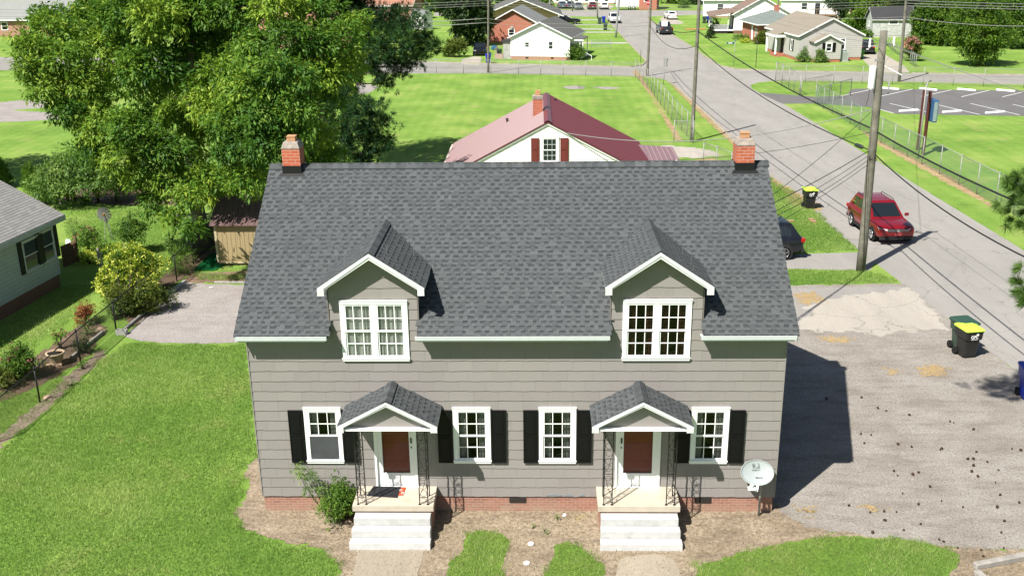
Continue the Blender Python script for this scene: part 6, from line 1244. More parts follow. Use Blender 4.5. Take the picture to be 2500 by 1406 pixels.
def foliage(name, clumps, dens, m, L, Wd, spread, mat, parent, droop=.15, flat=.8, rng=(.55, 1.05), up=.25, off=None, jit=.25, seed=1, tvar=.25, shape=1.0, ctv=.16):
    R = np.random.default_rng(seed); VV = []; TT = []
    for (cx, cy, cz, r) in clumps:
        K = max(4, int(4*math.pi*r*r*dens)); u = unit(R.normal(size=(K, 3))+np.array([0, 0, up])); lump = 1+.22*np.sin(u[:, :1]*5+cx)+.18*np.sin(u[:, 1:2]*6+cy)+.12*np.sin(u[:, 2:]*7+cz)
        S_ = np.array([cx, cy, cz])+u*r*np.array([1, 1, flat])*R.uniform(rng[0], rng[1], (K, 1))*lump
        ct = R.uniform(-ctv, ctv); st = .46+ct+R.normal(size=K)*tvar*.5
        d = unit(u*.8+R.normal(size=(K, 3))*.5-np.array([0, 0, droop]))
        for j in range(m):
            ld = unit(d+R.normal(size=(K, 3))*spread); b = S_+ld*L*R.uniform(0, .5, (K, 1))+R.normal(size=(K, 3))*L*jit
            n = R.normal(size=(K, 3))*.55+u*.5+np.array([0, 0, .9]); w = unit(np.cross(ld, n))*Wd*.5*R.uniform(.7, 1.2, (K, 1)); l = L*R.uniform(.7, 1.15, (K, 1))
            tip = b+ld*l-np.array([0, 0, 1])*l*droop*.5; mid = b+ld*l*.45
            VV.append(np.stack([b, mid+w, tip, mid-w], 1).reshape(-1, 3)); TT.append(np.clip(st+R.normal(size=K)*tvar*.4, 0, 1))
    V = np.concatenate(VV); T_ = np.concatenate(TT); F = np.arange(len(V)).reshape(-1, 4)
    if off is None and parent is not None: off = tuple(parent.location)
    return fastmesh(name, V, F, mat, T_, parent, off=off)
def limb(mb, a, b, r0, r1, bend=.1, n=5, sd=0):
    rr = random.Random(sd); a = Vector(a); b = Vector(b); L = (b-a).length; o = Vector((rr.uniform(-1, 1), rr.uniform(-1, 1), .6))*L*bend
    pts = [a.lerp(b, i/n)+o*math.sin(math.pi*i/n) for i in range(n+1)]; mb.tube(pts, [r0+(r1-r0)*i/n for i in range(n+1)], 8)
def tree(name, label, base, clumps, trunk, mat, bark='bark_dark', r0=.3, dens=10, m=8, L=.25, Wd=.1, spread=.6, group=None, limbs=10, cat='tree', seed=1, **kw):
    """clumps in world (x,y,z,r); trunk = list of world points"""
    t = thing(name, label, cat, (base[0], base[1], 0), group); mb = MB(); n = len(trunk); mb.tube(trunk, [r0*(1-.65*i/(n-1)) for i in range(n)], 12)
    if r0 > .25: mb.lathe([(r0*1.9, -.1), (r0*1.35, .12), (r0*1.02, .6)], (trunk[0][0], trunk[0][1], trunk[0][2]), 12, cap=False)
    mb.build('trunk', bark, t); mb = MB(); rr = random.Random(seed); cs = sorted(clumps, key=lambda c: -c[3])
    for c in cs[:limbs]:
        k = min(range(1, n), key=lambda i: abs(trunk[i][2]-(c[2]-1.2))); limb(mb, trunk[k], c[:3], r0*.28, r0*.05, .08, sd=rr.random())
    if limbs: mb.build('branches', 'bark_dark', t)
    foliage('crown', clumps, dens, m, L, Wd, spread, mat, t, seed=seed, **kw); return t
def CP(lst, R=2450.0):
    """crown clumps given as photo position, depth y, radius in photo pixels"""
    out = []
    for (px, py, y, r) in lst:
        x, _, z = P(px, py, y); dist = (np.array([x, y, z])-CAM)@AF; out.append((x, y, z, r*dist/FPX))
    return out
# the big pecan
bx, by = G2(500, 597)
PE = [(70, 118, 23, 42), (130, 88, 24, 60), (85, 175, 22.5, 40), (150, 150, 23, 62), (110, 225, 22, 42), (190, 215, 23, 60), (165, 275, 22, 42), (225, 265, 23, 50), (110, 50, 26, 40), (200, 60, 27, 62), (250, 130, 25, 70), (60, 170, 22, 28),
      (300, 30, 24, 70), (375, 50, 23, 62), (330, 110, 25, 60), (425, 95, 25, 60), (385, 170, 23, 62), (330, 170, 22.5, 50), (450, 160, 27, 50), (240, 315, 22, 52), (310, 320, 21.5, 60), (220, 375, 22, 42), (290, 385, 21.5, 52), (365, 300, 25, 52), (330, 430, 22, 42), (400, 370, 22, 60),
      (430, 290, 24, 52), (420, 440, 22, 48), (380, 470, 22, 38), (470, 400, 26, 45), (455, 480, 21.5, 36), (430, 540, 20.8, 30), (370, 500, 21.5, 28), (480, 340, 24, 45), (520, 270, 22, 55), (500, 215, 23, 45), (560, 190, 23, 62), (540, 110, 26, 62),
      (620, 130, 22, 62), (700, 100, 22, 60), (770, 110, 22.5, 52), (830, 95, 23.5, 50), (865, 60, 24, 36), (610, 220, 21, 62), (690, 190, 21, 62), (760, 190, 22, 58), (820, 180, 23, 48), (855, 150, 24, 38), (560, 300, 21, 58), (640, 290, 20.5, 62), (715, 270, 21, 58), (775, 250, 22.5, 48),
      (570, 370, 20.5, 52), (640, 360, 20, 55), (710, 340, 21, 50), (770, 330, 24, 48), (600, 430, 20.5, 46), (545, 440, 22, 42), (625, 455, 22, 30), (800, 380, 25, 40), (480, 30, 25, 70), (580, 30, 24, 66), (680, 20, 23, 66), (770, 30, 24, 60), (400, -30, 25, 80), (540, -60, 25, 90), (680, -60, 25, 80), (260, -40, 26, 70), (500, -160, 26, 90), (620, -150, 26, 80), (350, -110, 26, 70), (740, 400, 24, 40), (690, 430, 24, 38), (520, 150, 30, 70), (400, 230, 30, 60), (650, 180, 29, 70), (300, 200, 29, 50), (540, 480, 24, 30), (470, 560, 21, 26), (500, 470, 21.9, 30), (575, 440, 21.9, 34), (630, 425, 21.9, 34), (500, 430, 21.9, 40)]
tk = [(bx, by, -.1), (bx-.12, by+.0, 1.2), (bx-.35, by+.2, 3.2), P(468, 300, 25.2), P(464, 200, 25.6), P(470, 60, 26), P(500, -60, 26)]
PE = [(a, b, c-(3.4 if c <= 21.5 and a > 450 else 1.2 if c < 24 else 0), r*(.92 if b > -20 else 1)) for a, b, c, r in PE]; PC = CP(PE); pec = tree('pecan_tree', 'huge spreading pecan tree with bright green drooping leaves left of the duplex', (bx, by), PC, tk, 'leaf_pecan', 'bark_grey', .40, dens=18, m=9, L=.25, Wd=.088, spread=.6, limbs=22, droop=.4, flat=.78, jit=.35, seed=3, tvar=.22, rng=(.66, 1.12), up=.5, ctv=.26)
# the dark pines behind it
def pine_fol(name, clumps, parent, dens, mat, seed, m=22, L=.26, Wd=.028, **kw): return foliage(name, clumps, dens, m, L, Wd, .75, mat, parent, droop=0, flat=.75, rng=(.45, 1.08), jit=.02, seed=seed, up=.35, **kw)
PI = [(950, 55, 33, 45), (1000, 70, 33, 50), (1040, 105, 33, 34), (960, 110, 32, 55), (1010, 135, 33, 45), (900, 120, 33, 55), (940, 165, 33, 50), (975, 30, 34, 25), (860, 40, 36, 60), (800, 10, 36, 60), (880, -10, 36, 50), (935, 205, 33, 28), (900, 60, 33, 50), (1060, 120, 33, 18), (850, 180, 35, 50), (985, 165, 33, 28),
      (900, 270, 31, 42), (930, 300, 31, 34), (870, 300, 31, 50), (925, 345, 31, 34), (880, 350, 31, 55), (945, 352, 31, 24), (850, 395, 31, 45), (830, 260, 32, 50), (900, 392, 31, 32), (820, 330, 32, 50), (850, 230, 33, 40), (800, 200, 35, 60), (780, 140, 36, 60), (780, 400, 31, 45)]
PI = [(a, b, c+5.5, r) for a, b, c, r in PI]; px_, py_ = -12.6, 39.2
t = thing('pine_tree', 'dark pine with heavy needle clumps hanging right of the pecan', 'tree', (px_, py_, 0)); m = MB(); m.tube([(px_, py_, -.1), (px_-.1, py_, 4), (px_+.1, py_, 9), (px_, py_, 16)], [.32, .28, .22, .08], 12); m.build('trunk', 'bark_dark', t)
cl = CP(PI)+[(-13, 38.5, 12.5, 2.2), (-11.5, 40, 13.5, 2.0), (-14.5, 40.5, 14, 2.2), (-12.5, 39, 15.5, 1.8), (-16, 39.5, 13, 2), (-10, 38.8, 12.3, 1.6), (-12.6, 39.2, 17, 1.3), (-15, 41, 16, 1.6)]; m = MB()
for c in cl: limb(m, (px_, py_, max(2, min(15, c[2]-.3))), c[:3], .08, .02, .04, sd=c[0])
m.build('branches', 'bark_dark', t); pine_fol('crown', cl, t, 8, 'leaf_pine', 5, m=30, L=.26, Wd=.036)
# pine at the right of the frame: only its low left branches reach into the picture
qx, qy = 12.4, -5.0
t = thing('pine_tree', 'tall pine just outside the right edge, its long needled branches reaching in', 'tree', (qx, qy, 0)); m = MB(); m.tube([(qx, qy, -.1), (qx, qy, 5), (qx-.1, qy, 12), (qx-.2, qy, 20)], [.34, .3, .24, .1], 14); m.build('trunk', 'bark_grey', t)
BR = [(2455, 440, -4.0), (2478, 500, -4.0), (2492, 545, -3.9), (2500, 470, -4.2), (2488, 690, -4.0), (2500, 720, -4.1)]
m = MB(); tips = []
for (px, py, y) in BR:
    p_ = P(px, py, y); tips.append(p_); limb(m, (qx, qy, p_[2]+.1), p_, .05, .012, .05, sd=px)
    for k in range(2): q = (p_[0]+.5+k*.4, p_[1]+random.uniform(-.5, .3), p_[2]+random.uniform(-.2, .25)); tips.append(q); limb(m, (qx-1.4, qy+.4, p_[2]+.1), q, .03, .01, .05, sd=px+k)
HI = [(7.4, -1.8, 15.2), (8.4, -2.3, 15.8), (9.3, -3, 14.6), (8.2, -1.2, 14.3), (9.0, -1.0, 14.8), (10, -2, 15.5), (10.8, -3, 14.2), (10, -4.5, 16), (11.5, -4, 15), (11.5, -6, 16), (13.5, -4, 15), (14, -6.5, 15.5), (12.5, -3, 16.5), (13, -7, 17), (11, -5.5, 18.5), (12.6, -4, 19.5), (9.6, -.3, 13.6), (10.6, -.9, 13.9)]
for q in HI: limb(m, (qx-.15, qy, q[2]-.4), q, .07, .02, .05, sd=q[0])
m.build('branches', 'bark_dark', t)
R = np.random.default_rng(4); V = []; T_ = []
for c in tips:
    for k in range(7):
        o = np.array(c)+R.normal(size=3)*np.array([.14, .17, .13])*(k > 0); ax = unit(R.normal(size=(1, 3))*.5+np.array([[-.6, 0, .35]]))
        N0 = 150; d = unit(R.normal(size=(N0, 3))*.62+ax); L_ = R.uniform(.14, .24, (N0, 1)); w = unit(np.cross(d, R.normal(size=(N0, 3))))*.0036
        V.append(np.stack([o+0*d, o+d*L_*.5+w, o+d*L_-np.array([0, 0, .03]), o+d*L_*.5-w], 1).reshape(-1, 3)); T_.append(np.clip(.5+R.normal(size=N0)*.25, 0, 1))
V = np.concatenate(V); fastmesh('needles', V, np.arange(len(V)).reshape(-1, 4), 'needle_bright', np.concatenate(T_), t, off=t.location)
pine_fol('crown', [(a, b, c, .75 if a < 11 else 1.2) for a, b, c in HI], t, 5, 'leaf_pine', 6, m=16, L=.3, Wd=.05)
m = MB()
for q in tips[:3]: m.lathe([(.01, -.07), (.035, -.04), (.03, .02), (.008, .06)], (q[0]+.02, q[1]-.03, q[2]-.03), 8)
m.build('cones', 'cone_brown', t)
# tree outside the left edge that shades the far lawn
T0 = (-41.5, 33.5); cl = [(-36, 35, 10.5, 2.6), (-38.5, 33, 12, 3), (-41, 35, 13, 3), (-39, 37.5, 11, 2.8), (-42, 32, 10, 2.8), (-34.6, 35.5, 9.0, 2.0), (-37, 33.5, 8.2, 2)]
tree('shade_tree', 'broad tree just outside the left edge whose shadow lies on the far lawn', T0, cl, [(T0[0], T0[1], -.1), (T0[0], T0[1], 5), (T0[0]+.5, T0[1], 11)], 'leaf_woods', dens=4, m=6, L=.4, Wd=.2, r0=.35, limbs=6)
# garden shrubs
def bush(label, px, py, h, rad, mat, L=.10, Wd=.05, dens=40, m=5, n=5, name='shrub', group=None, seed=None, flowers=None, y=None, cat='shrub', squash=1.0, spread=.8, droop=.1):
    x, y_ = G2(px, py); sd = seed or int(px*7+py); rr = random.Random(sd); cl = []
    for k in range(n):
        a = rr.random()*6.28; q = rad*rr.uniform(.15, .55); z = h*rr.uniform(.30, .72); cl.append((x+q*math.cos(a), y_+q*math.sin(a), z, min(rad*.62, h*.42)*rr.uniform(.75, 1.05)))
    t = thing(name, label, cat, (x, y_, 0), group); mb = MB()
    for c in cl: limb(mb, (x+rr.uniform(-.05, .05), y_+rr.uniform(-.05, .05), -.02), c[:3], .018+.012*h, .006, .1, sd=c[0])
    mb.build('stems', 'bark_dark', t); foliage('leaves', cl, dens, m, L, Wd, spread, mat, t, seed=sd % 997, flat=squash, rng=(.3, 1.1), droop=droop, tvar=.4)
    if flowers: fl_ = foliage('flowers', [(c[0], c[1], c[2]+.05, c[3]) for c in cl], flowers[1], 5, flowers[2], flowers[2]*.8, 1.2, flowers[0], t, seed=sd % 991, rng=(.9, 1.12), up=.8, droop=0); fl_['kind'] = 'stuff'
    return t
bush('dense dark green shrub with yellowish tips beside the left porch steps', 828, 1272, .95, .62, 'leaf_bush', .06, .028, 110, 6, 7)
bush('yellow green low shrub against the left steps', 848, 1262, .75, .42, 'leaf_olive', .06, .03, 130, 6, 5)
x, y = G2(800, 1262); t = thing('tall_feathery_shrub', 'tall feathery light green shrub leaning left in front of the siding', 'shrub', (x, y, 0)); cl = CP([(735, 1152, -.45, 26), (760, 1165, -.45, 24), (752, 1195, -.45, 20), (785, 1195, -.45, 24), (795, 1225, -.45, 24), (825, 1215, -.4, 16), (722, 1140, -.45, 12)]); m = MB()
for c in cl: limb(m, (x, y, 0), c[:3], .012, .004, .06, sd=c[0])
m.build('stems', 'bark_dark', t); foliage('leaves', cl, 60, 7, .07, .018, .7, 'leaf_hedge', t, seed=8, rng=(.2, 1.1), droop=.3, tvar=.4)
# variegated yellow shrub: dark base, bright crown
x, y = G2(325, 770); t = thing('variegated_shrub', 'large bright yellow variegated shrub by the black fence', 'shrub', (x, y, 0))
YC = CP([(290, 638, 16.4, 38), (335, 633, 16.6, 36), (368, 650, 17, 30), (262, 690, 15.9, 28), (340, 700, 16.2, 34), (300, 675, 16, 30), (345, 680, 16.4, 30), (270, 705, 15.8, 30), (300, 720, 15.9, 26), (265, 665, 16.2, 20), (320, 615, 17, 18), (255, 690, 15.8, 18)]); m = MB()
for c in YC: limb(m, (x, y, 0), c[:3], .04, .01, .08, sd=c[0])
m.build('stems', 'bark_dark', t); foliage('leaves', YC, 42, 6, .11, .055, .8, 'leaf_yellow', t, seed=9, rng=(.8, 1.16), tvar=.6)
foliage('base_leaves', [(x, y, .35, .55), (x-.6, y+.2, .4, .55), (x+.6, y+.3, .4, .55), (x+.1, y-.2, .7, .5), (x-.5, y-.1, .9, .5), (x+.6, y+.1, 1.0, .5), (x+1.0, y+.8, .5, .5)], 50, 6, .10, .05, .8, 'leaf_olive', t, seed=19, rng=(.3, 1.05), tvar=.5)
foliage('inner_leaves', YC+CP([(300, 760, 15.4, 26), (330, 760, 15.8, 28), (360, 725, 16.4, 26), (275, 735, 15.2, 24), (395, 715, 17, 22), (330, 720, 16.3, 30), (290, 750, 15.8, 30), (345, 745, 16.3, 26), (370, 700, 17, 26), (385, 735, 17, 20)]), 40, 6, .10, .05, .8, 'leaf_bush', t, seed=10, rng=(.3, .85), tvar=.4)
bush('red leaved Japanese maple bush spilling over the black fence', 212, 790, .95, .62, 'leaf_red', .07, .03, 60, 6, 6, droop=.5)
bush('green shrub with magenta blooms at the far left bed', 45, 925, 1.15, .75, 'leaf_bush', .09, .05, 70, 5, 7, flowers=('petal_magenta', 1.6, .07)); bush('olive yellow shrub in front of the magenta blooms', 15, 950, .75, .55, 'leaf_olive', .08, .04, 70, 5, 5)
bush('dusky rose bush with magenta blooms growing in the pot', 150, 852, .95, .3, 'leaf_bush', .07, .035, 50, 5, 4, flowers=('petal_magenta', 5, .07)); bush('grey green perennial clump beside the second fence post', 205, 862, .6, .45, 'leaf_dark', .07, .03, 60, 5, 5)
bush('strappy yellow green plant beside the tan stone', 215, 818, .5, .3, 'leaf_hedge', .3, .03, 20, 6, 3, spread=1.2); bush('low green weeds at the foot of the timber edging', 205, 900, .3, .4, 'leaf_bush', .06, .03, 60, 5, 4)
bush('small bright weed clump left of the fence post foot', 175, 940, .25, .4, 'leaf_hedge', .06, .03, 60, 5, 4); bush('straggly shrub under the yellow shrub by the fence', 285, 780, .8, .5, 'leaf_hedge', .07, .03, 50, 5, 5)
bush('ornamental grass clump by the black fence post', 440, 668, 1.0, .5, 'leaf_bush', .5, .02, 20, 8, 4, spread=.7); bush('yellow leaved plant by the upper fence', 430, 620, .9, .5, 'leaf_hedge', .18, .06, 30, 5, 4)
bush('round green shrub in the garden bed right of the windmill', 325, 618, 1.9, .95, 'leaf_bush', .12, .05, 26, 6, 7); bush('pink flowering shrub left of the windmill', 222, 612, 1.3, .75, 'leaf_bush', .11, .05, 34, 5, 6, flowers=('petal_pink', 2.2, .09)); bush('bright lime low shrub in front of the garden bed', 215, 645, .8, .65, 'leaf_yellow', .10, .05, 40, 5, 5)
bush('dark green shrub below the windmill', 255, 630, 1.1, .6, 'leaf_bush', .11, .05, 34, 5, 5); bush('tall thin reedy shrub beside the white plaque', 185, 600, 1.7, .4, 'leaf_hedge', .3, .02, 22, 6, 4, spread=.4)
bush('yellow shrub at the edge of the mulch bed, left one', 166, 492, 1.3, .55, 'leaf_yellow', .14, .06, 30, 5, 5); bush('yellow shrub in the middle of the mulch bed', 240, 494, 1.5, .6, 'leaf_yellow', .14, .06, 28, 5, 5); bush('feathery ornamental grass right of the middle yellow shrub', 283, 492, 1.4, .7, 'leaf_hedge', .5, .03, 16, 7, 5, spread=.5)
bush('low green perennials in the mulch bed', 200, 500, .7, .7, 'leaf_bush', .14, .06, 26, 5, 5); bush('dark foliage clump under the left hedge', 110, 500, 1.6, 1.2, 'leaf_bush', .16, .07, 16, 5, 6)
bush('pale yellow green shrub behind the shed', 560, 530, 1.7, .9, 'leaf_hedge', .2, .06, 18, 5, 5); bush('small shrub on the plank stand bucket', 440, 545, 1.7, .3, 'leaf_hedge', .1, .03, 30, 5, 3)
tree('hedge_tree', 'rounded light green tree at the left lawn edge behind the mulch bed', G2(180, 488), CP([(120, 430, 32, 38), (170, 410, 32, 42), (220, 415, 32, 40), (150, 450, 31.5, 36), (205, 450, 31.5, 36), (245, 395, 32.5, 34), (255, 440, 31.5, 30), (110, 465, 31, 28), (200, 385, 33, 28), (150, 395, 33, 26)]), [(*G2(180, 488), -.1), (*G2(180, 488), 1.2), P(185, 430, 32)], 'leaf_hedge', r0=.14, dens=20, m=6, L=.2, Wd=.09, limbs=8, seed=12, rng=(.4, 1.1), tvar=.4)
for (px, py, tx, ty, lb) in ((8, 455, 10, 385, 'left of two pointed arborvitae at the left edge'), (78, 462, 72, 395, 'right of two pointed arborvitae at the left edge')):
    x, y = G2(px, py); z = P(tx, ty, y)[2]; t = thing('arborvitae', lb, 'shrub', (x, y, 0), 'pointed arborvitae'); m = MB(); m.tube([(x, y, 0), (x, y, z*.8)], [.06, .02], 6); m.build('trunk', 'bark_dark', t)
    foliage('crown', [(x, y, z*.18, .55), (x, y, z*.36, .5), (x, y, z*.55, .38), (x, y, z*.72, .26), (x, y, z*.88, .14)], 45, 5, .16, .05, .35, 'leaf_bush', t, droop=-.8, seed=int(px)+3)
# vegetation across the street and far away
def ftree(label, px, py, cl, mat='leaf_woods', L=.5, Wd=.28, dens=3.0, m=6, r0=.25, seed=None, name='tree', group=None, cat='tree', limbs=6, **kw):
    x, y = G2(px, py); rr = random.Random(int(px+py)); dist = y+24; rad = [c[2] for c in cl]
    L3 = CP([(a, b, y+rr.uniform(-.6, .6)*r*dist/FPX, r) for (a, b, r) in cl]); top = max(c[2] for c in L3)
    return tree(name, label, (x, y), L3, [(x, y, -.1), (x, y, top*.3), (x, y, top*.7), (x, y, max(top*.95, top*.7+.1))], mat, r0=r0, dens=dens, m=m, L=L, Wd=Wd, spread=.7, limbs=limbs, seed=seed or int(px+py), group=group, cat=cat, rng=(.5, 1.08), tvar=.4, **kw)
ftree('round clipped dark bush at the corner of the white cottage', 1406, 147, [(1406, 128, 20), (1398, 132, 15), (1415, 132, 15), (1406, 119, 15)], 'leaf_bush', .16, .09, 26, cat='shrub', name='round_bush', r0=.08, limbs=2)
ftree('dark spreading tree standing between the pine and the brick house', 1150, 112, [(1120, 30, 34), (1160, 40, 34), (1175, 75, 26), (1130, 75, 30), (1150, 10, 36), (1100, 5, 34), (1180, 25, 24), (1160, 100, 20), (1090, 20, 24), (1185, 60, 18)], 'leaf_dark', .45, .25, 6, dens=6) if 0 else ftree('dark spreading tree standing between the pine and the brick house', 1150, 112, [(1120, 30, 34), (1160, 40, 34), (1175, 75, 26), (1130, 75, 30), (1150, 10, 36), (1100, 5, 34), (1180, 25, 24), (1160, 100, 20), (1090, 20, 24), (1185, 60, 18)], 'leaf_dark', .45, .25, 6)
ftree('bright olive bush below the dark spreading tree', 1108, 140, [(1100, 120, 20), (1118, 122, 16), (1090, 128, 14), (1125, 112, 14), (1105, 108, 14)], 'leaf_olive', .3, .15, 9, cat='shrub', name='shrub', r0=.06)
ftree('young dark conifer on the lawn beside the slender pole', 1736, 94, [(1736, 82, 8), (1735, 72, 7), (1737, 62, 6), (1740, 88, 7), (1731, 87, 7)], 'leaf_dark', .3, .12, 14, r0=.07, cat='tree')
ftree('leafy dark shrub in front of the railed porch', 1748, 80, [(1746, 66, 9), (1748, 54, 8), (1742, 76, 7), (1750, 74, 7)], 'leaf_dark', .3, .15, 10, cat='shrub', name='shrub', r0=.06)
ftree('large rounded olive shrub beside the grey cottage', 1862, 108, [(1862, 94, 15), (1852, 98, 12), (1872, 98, 12), (1862, 86, 11)], 'leaf_olive', .25, .12, 14, cat='shrub', name='shrub', r0=.08)
ftree('lime low shrub in the brick house bed, right one', 1820, 106, [(1818, 102, 8), (1825, 103, 7)], 'leaf_yellow', .25, .12, 14, cat='shrub', name='shrub', r0=.04, limbs=1); ftree('lime shrub in the brick house bed, left one', 1800, 97, [(1798, 93, 9), (1806, 94, 8)], 'leaf_hedge', .25, .12, 14, cat='shrub', name='shrub', r0=.04, limbs=1); ftree('dark green shrub between the two lime shrubs', 1817, 99, [(1817, 94, 9), (1825, 96, 8)], 'leaf_bush', .25, .12, 14, cat='shrub', name='shrub', r0=.04, limbs=1)
ftree('fluffy green bush at the left front of the grey cottage', 1963, 152, [(1960, 138, 13), (1955, 146, 12), (1970, 145, 12), (1965, 128, 9), (1966, 118, 5)], 'leaf_hedge', .18, .07, 24, cat='shrub', name='shrub', r0=.05); ftree('fluffy green bush at the right front of the grey cottage', 2003, 154, [(2002, 140, 13), (1997, 148, 12), (2010, 148, 12), (2000, 128, 8), (2008, 128, 6)], 'leaf_hedge', .18, .07, 24, cat='shrub', name='shrub', r0=.05)
ftree('crape myrtle with pink flowers beside the leaning pole', 2231, 150, [(2222, 108, 13), (2236, 106, 13), (2230, 122, 16), (2218, 124, 12), (2242, 124, 12), (2230, 138, 12), (2222, 98, 9), (2234, 97, 8)], 'leaf_olive', .22, .1, 16, r0=.07)
foliage('blossom', CP([(2215, 100, G2(2231, 150)[1]-.8, 8), (2236, 97, G2(2231, 150)[1]-.8, 9), (2212, 112, G2(2231, 150)[1]-1, 6), (2225, 118, G2(2231, 150)[1]-1.2, 5), (2241, 103, G2(2231, 150)[1]-.8, 6)]), 12, 4, .16, .12, 1.0, 'petal_pink', bpy.data.objects[[o.name for o in bpy.data.objects if o.get('label') == 'crape myrtle with pink flowers beside the leaning pole'][0]], seed=4)
ftree('broad dark cedar standing alone on the right lawn', 2390, 161, [(2390, 30, 42), (2350, 55, 34), (2430, 55, 38), (2390, 75, 44), (2345, 85, 30), (2435, 95, 36), (2395, 115, 36), (2365, 110, 26), (2415, 130, 24), (2380, 140, 22), (2455, 80, 26), (2395, 150, 14), (2365, 25, 26), (2410, 8, 30)], 'leaf_dark2' if 0 else 'leaf_woods', .32, .12, 9, r0=.3, limbs=12)
WG = 'trees of the wood at the upper right'
for i, (px, py, cl, mt) in enumerate(((2255, 108, [(2262, 60, 34), (2250, 85, 28), (2280, 90, 30), (2240, 50, 22), (2265, 30, 30)], 'leaf_woods'), (2310, 112, [(2310, 60, 40), (2330, 95, 28), (2300, 95, 26), (2300, 20, 36)], 'leaf_woods'), (2360, 100, [(2360, 10, 44), (2350, 50, 30)], 'leaf_bush'), (2440, 116, [(2450, 20, 46), (2470, 60, 40), (2440, 90, 30)], 'leaf_woods'), (2500, 120, [(2500, 40, 50), (2490, 90, 36), (2510, 0, 50)], 'leaf_bush'),
    (2250, 80, [(2240, 5, 40), (2210, 15, 30)], 'leaf_dark'), (2180, 78, [(2180, 15, 32), (2160, 30, 24), (2200, 30, 24)], 'leaf_olive'), (2135, 80, [(2130, 15, 36), (2115, 40, 26), (2145, 35, 24), (2150, 5, 30)], 'leaf_woods'), (2095, 78, [(2090, 52, 22), (2080, 62, 18), (2105, 65, 18), (2100, 40, 18)], 'leaf_bush'), (2050, 60, [(2048, 12, 22), (2060, 20, 18), (2035, 5, 20), (2055, 35, 12)], 'leaf_dark'), (2080, 50, [(2080, 0, 30), (2100, 10, 26)], 'leaf_woods'), (2320, 70, [(2320, -20, 50), (2280, -15, 40)], 'leaf_dark'), (2420, 75, [(2420, -30, 55), (2470, -20, 50)], 'leaf_dark'), (2118, 92, [(2112, 82, 10), (2120, 85, 9)], 'leaf_bush'))):
    WL = ('tree with layered mid green leaves right of the derelict outbuilding', 'full green tree behind the left side of the cedar', 'bright crown rising above the cedar top', 'tree crown filling the space right of the cedar', 'bright tree at the right picture edge', 'dark crown above the outbuilding roof', 'yellow olive tree behind the outbuilding roof', 'green tree left of the outbuilding', 'low bushy tree beside the grey cottage roof', 'dark tree in front of the white far house', 'tree behind the wooden deck at the top', 'dark wood backdrop tree above the outbuilding', 'dark wood backdrop tree at the top right', 'small round bush at the left wall of the outbuilding')
    ftree(WL[i], px, py, cl, mt, .34, .17, 8.0, group=WG, seed=30+i, limbs=4)
ftree('tall tan ornamental grass bush on the lawn across the far junction', 1671, 21, [(1671, 10, 11), (1665, 14, 9), (1677, 14, 9)], 'leaf_hedge', .5, .12, 6, cat='shrub', name='shrub', r0=.06, limbs=1)
TG = 'tree line along the top edge'
for i, (px, py, cl) in enumerate(((1630, 10, [(1630, -2, 16), (1650, 0, 14)]), (1690, 12, [(1690, -2, 16), (1712, 2, 12)]), (1320, 16, [(1320, 4, 14), (1338, 6, 12)]), (1222, 14, [(1222, 10, 12), (1238, 8, 12)]), (1060, 30, [(1060, 8, 26), (1085, 15, 22), (1040, -5, 26)]), (1120, 12, [(1120, -10, 30)]), (900, 20, [(900, -10, 40), (860, -5, 40)]), (1740, 5, [(1745, -12, 20)]), (1990, 20, [(1985, -12, 22)]), (160, 30, [(170, -5, 30), (150, -15, 30)]), (250, 60, [(260, 20, 40), (220, 10, 30)]), (420, 70, [(420, 20, 50), (480, 30, 40), (360, 15, 40)]), (600, 60, [(600, 10, 50), (680, 15, 50)]))):
    ftree(('low dark hedge tree behind the far lawn', 'dark tree left of the slender pole top', 'dark tree behind the tan brick house', 'dark shrubs above the blue bin', 'spreading tree above the white garden shed', 'dark crown at the top edge above the spreading tree', 'far tree behind the terracotta roof', 'tree top at the edge right of the slender pole', 'tree top above the white far house', 'far tree above the salmon brick house', 'far tree right of the salmon brick house', 'wide far tree behind the pecan left half', 'wide far tree behind the pecan right half')[i], px, py, cl, 'leaf_dark' if i % 2 else 'leaf_woods', .7, .4, 2.4, group=TG, seed=60+i, limbs=2)
# pine cones on the gravel
CG = 'pine cones scattered over the gravel'
cm = bmesh_ico(.055, .75, 2, .18); cm.materials.append(MATS['cone_brown']); cones = []
for (px, py) in ((2018, 975), (2103, 972), (2143, 998), (2163, 1005), (2220, 1015), (2319, 1031), (2328, 1034), (2376, 1050), (2225, 1093), (2295, 1100), (2299, 1097), (2192, 1086), (2383, 1105), (2362, 1122), (2376, 1122), (2376, 1138), (2372, 1153), (2387, 1165), (2437, 1150), (2182, 1152), (2191, 1163), (2228, 1160), (2242, 1155), (2203, 1207), (2072, 1236), (2124, 1253), (2158, 1250), (2160, 1272), (2188, 1252), (2242, 1233), (2247, 1281), (2298, 1225), (2206, 1296), (2130, 1302), (2292, 1319), (2303, 1324), (2434, 1240), (2441, 1210), (2470, 1098), (2492, 1101), (2488, 1229), (2452, 1274), (2444, 1302), (2338, 1340), (2395, 1345), (2110, 1084), (2101, 1061), (2126, 1064), (2450, 1340), (2400, 1360), (2410, 1130), (2350, 1240), (2270, 1190), (2430, 1180)):
    x, y = G2(px, py); o = bpy.data.objects.new('pine_cone', cm); COL.objects.link(o); o.location = (x, y, .045); o.rotation_euler = (random.random(), random.random(), random.random()*6); s_ = random.uniform(.35, .8); o.scale = (s_*1.2, s_, s_); tag(o, 'small brown pine cone lying on the gravel lot, one of a wide scatter', 'pine cone', CG)
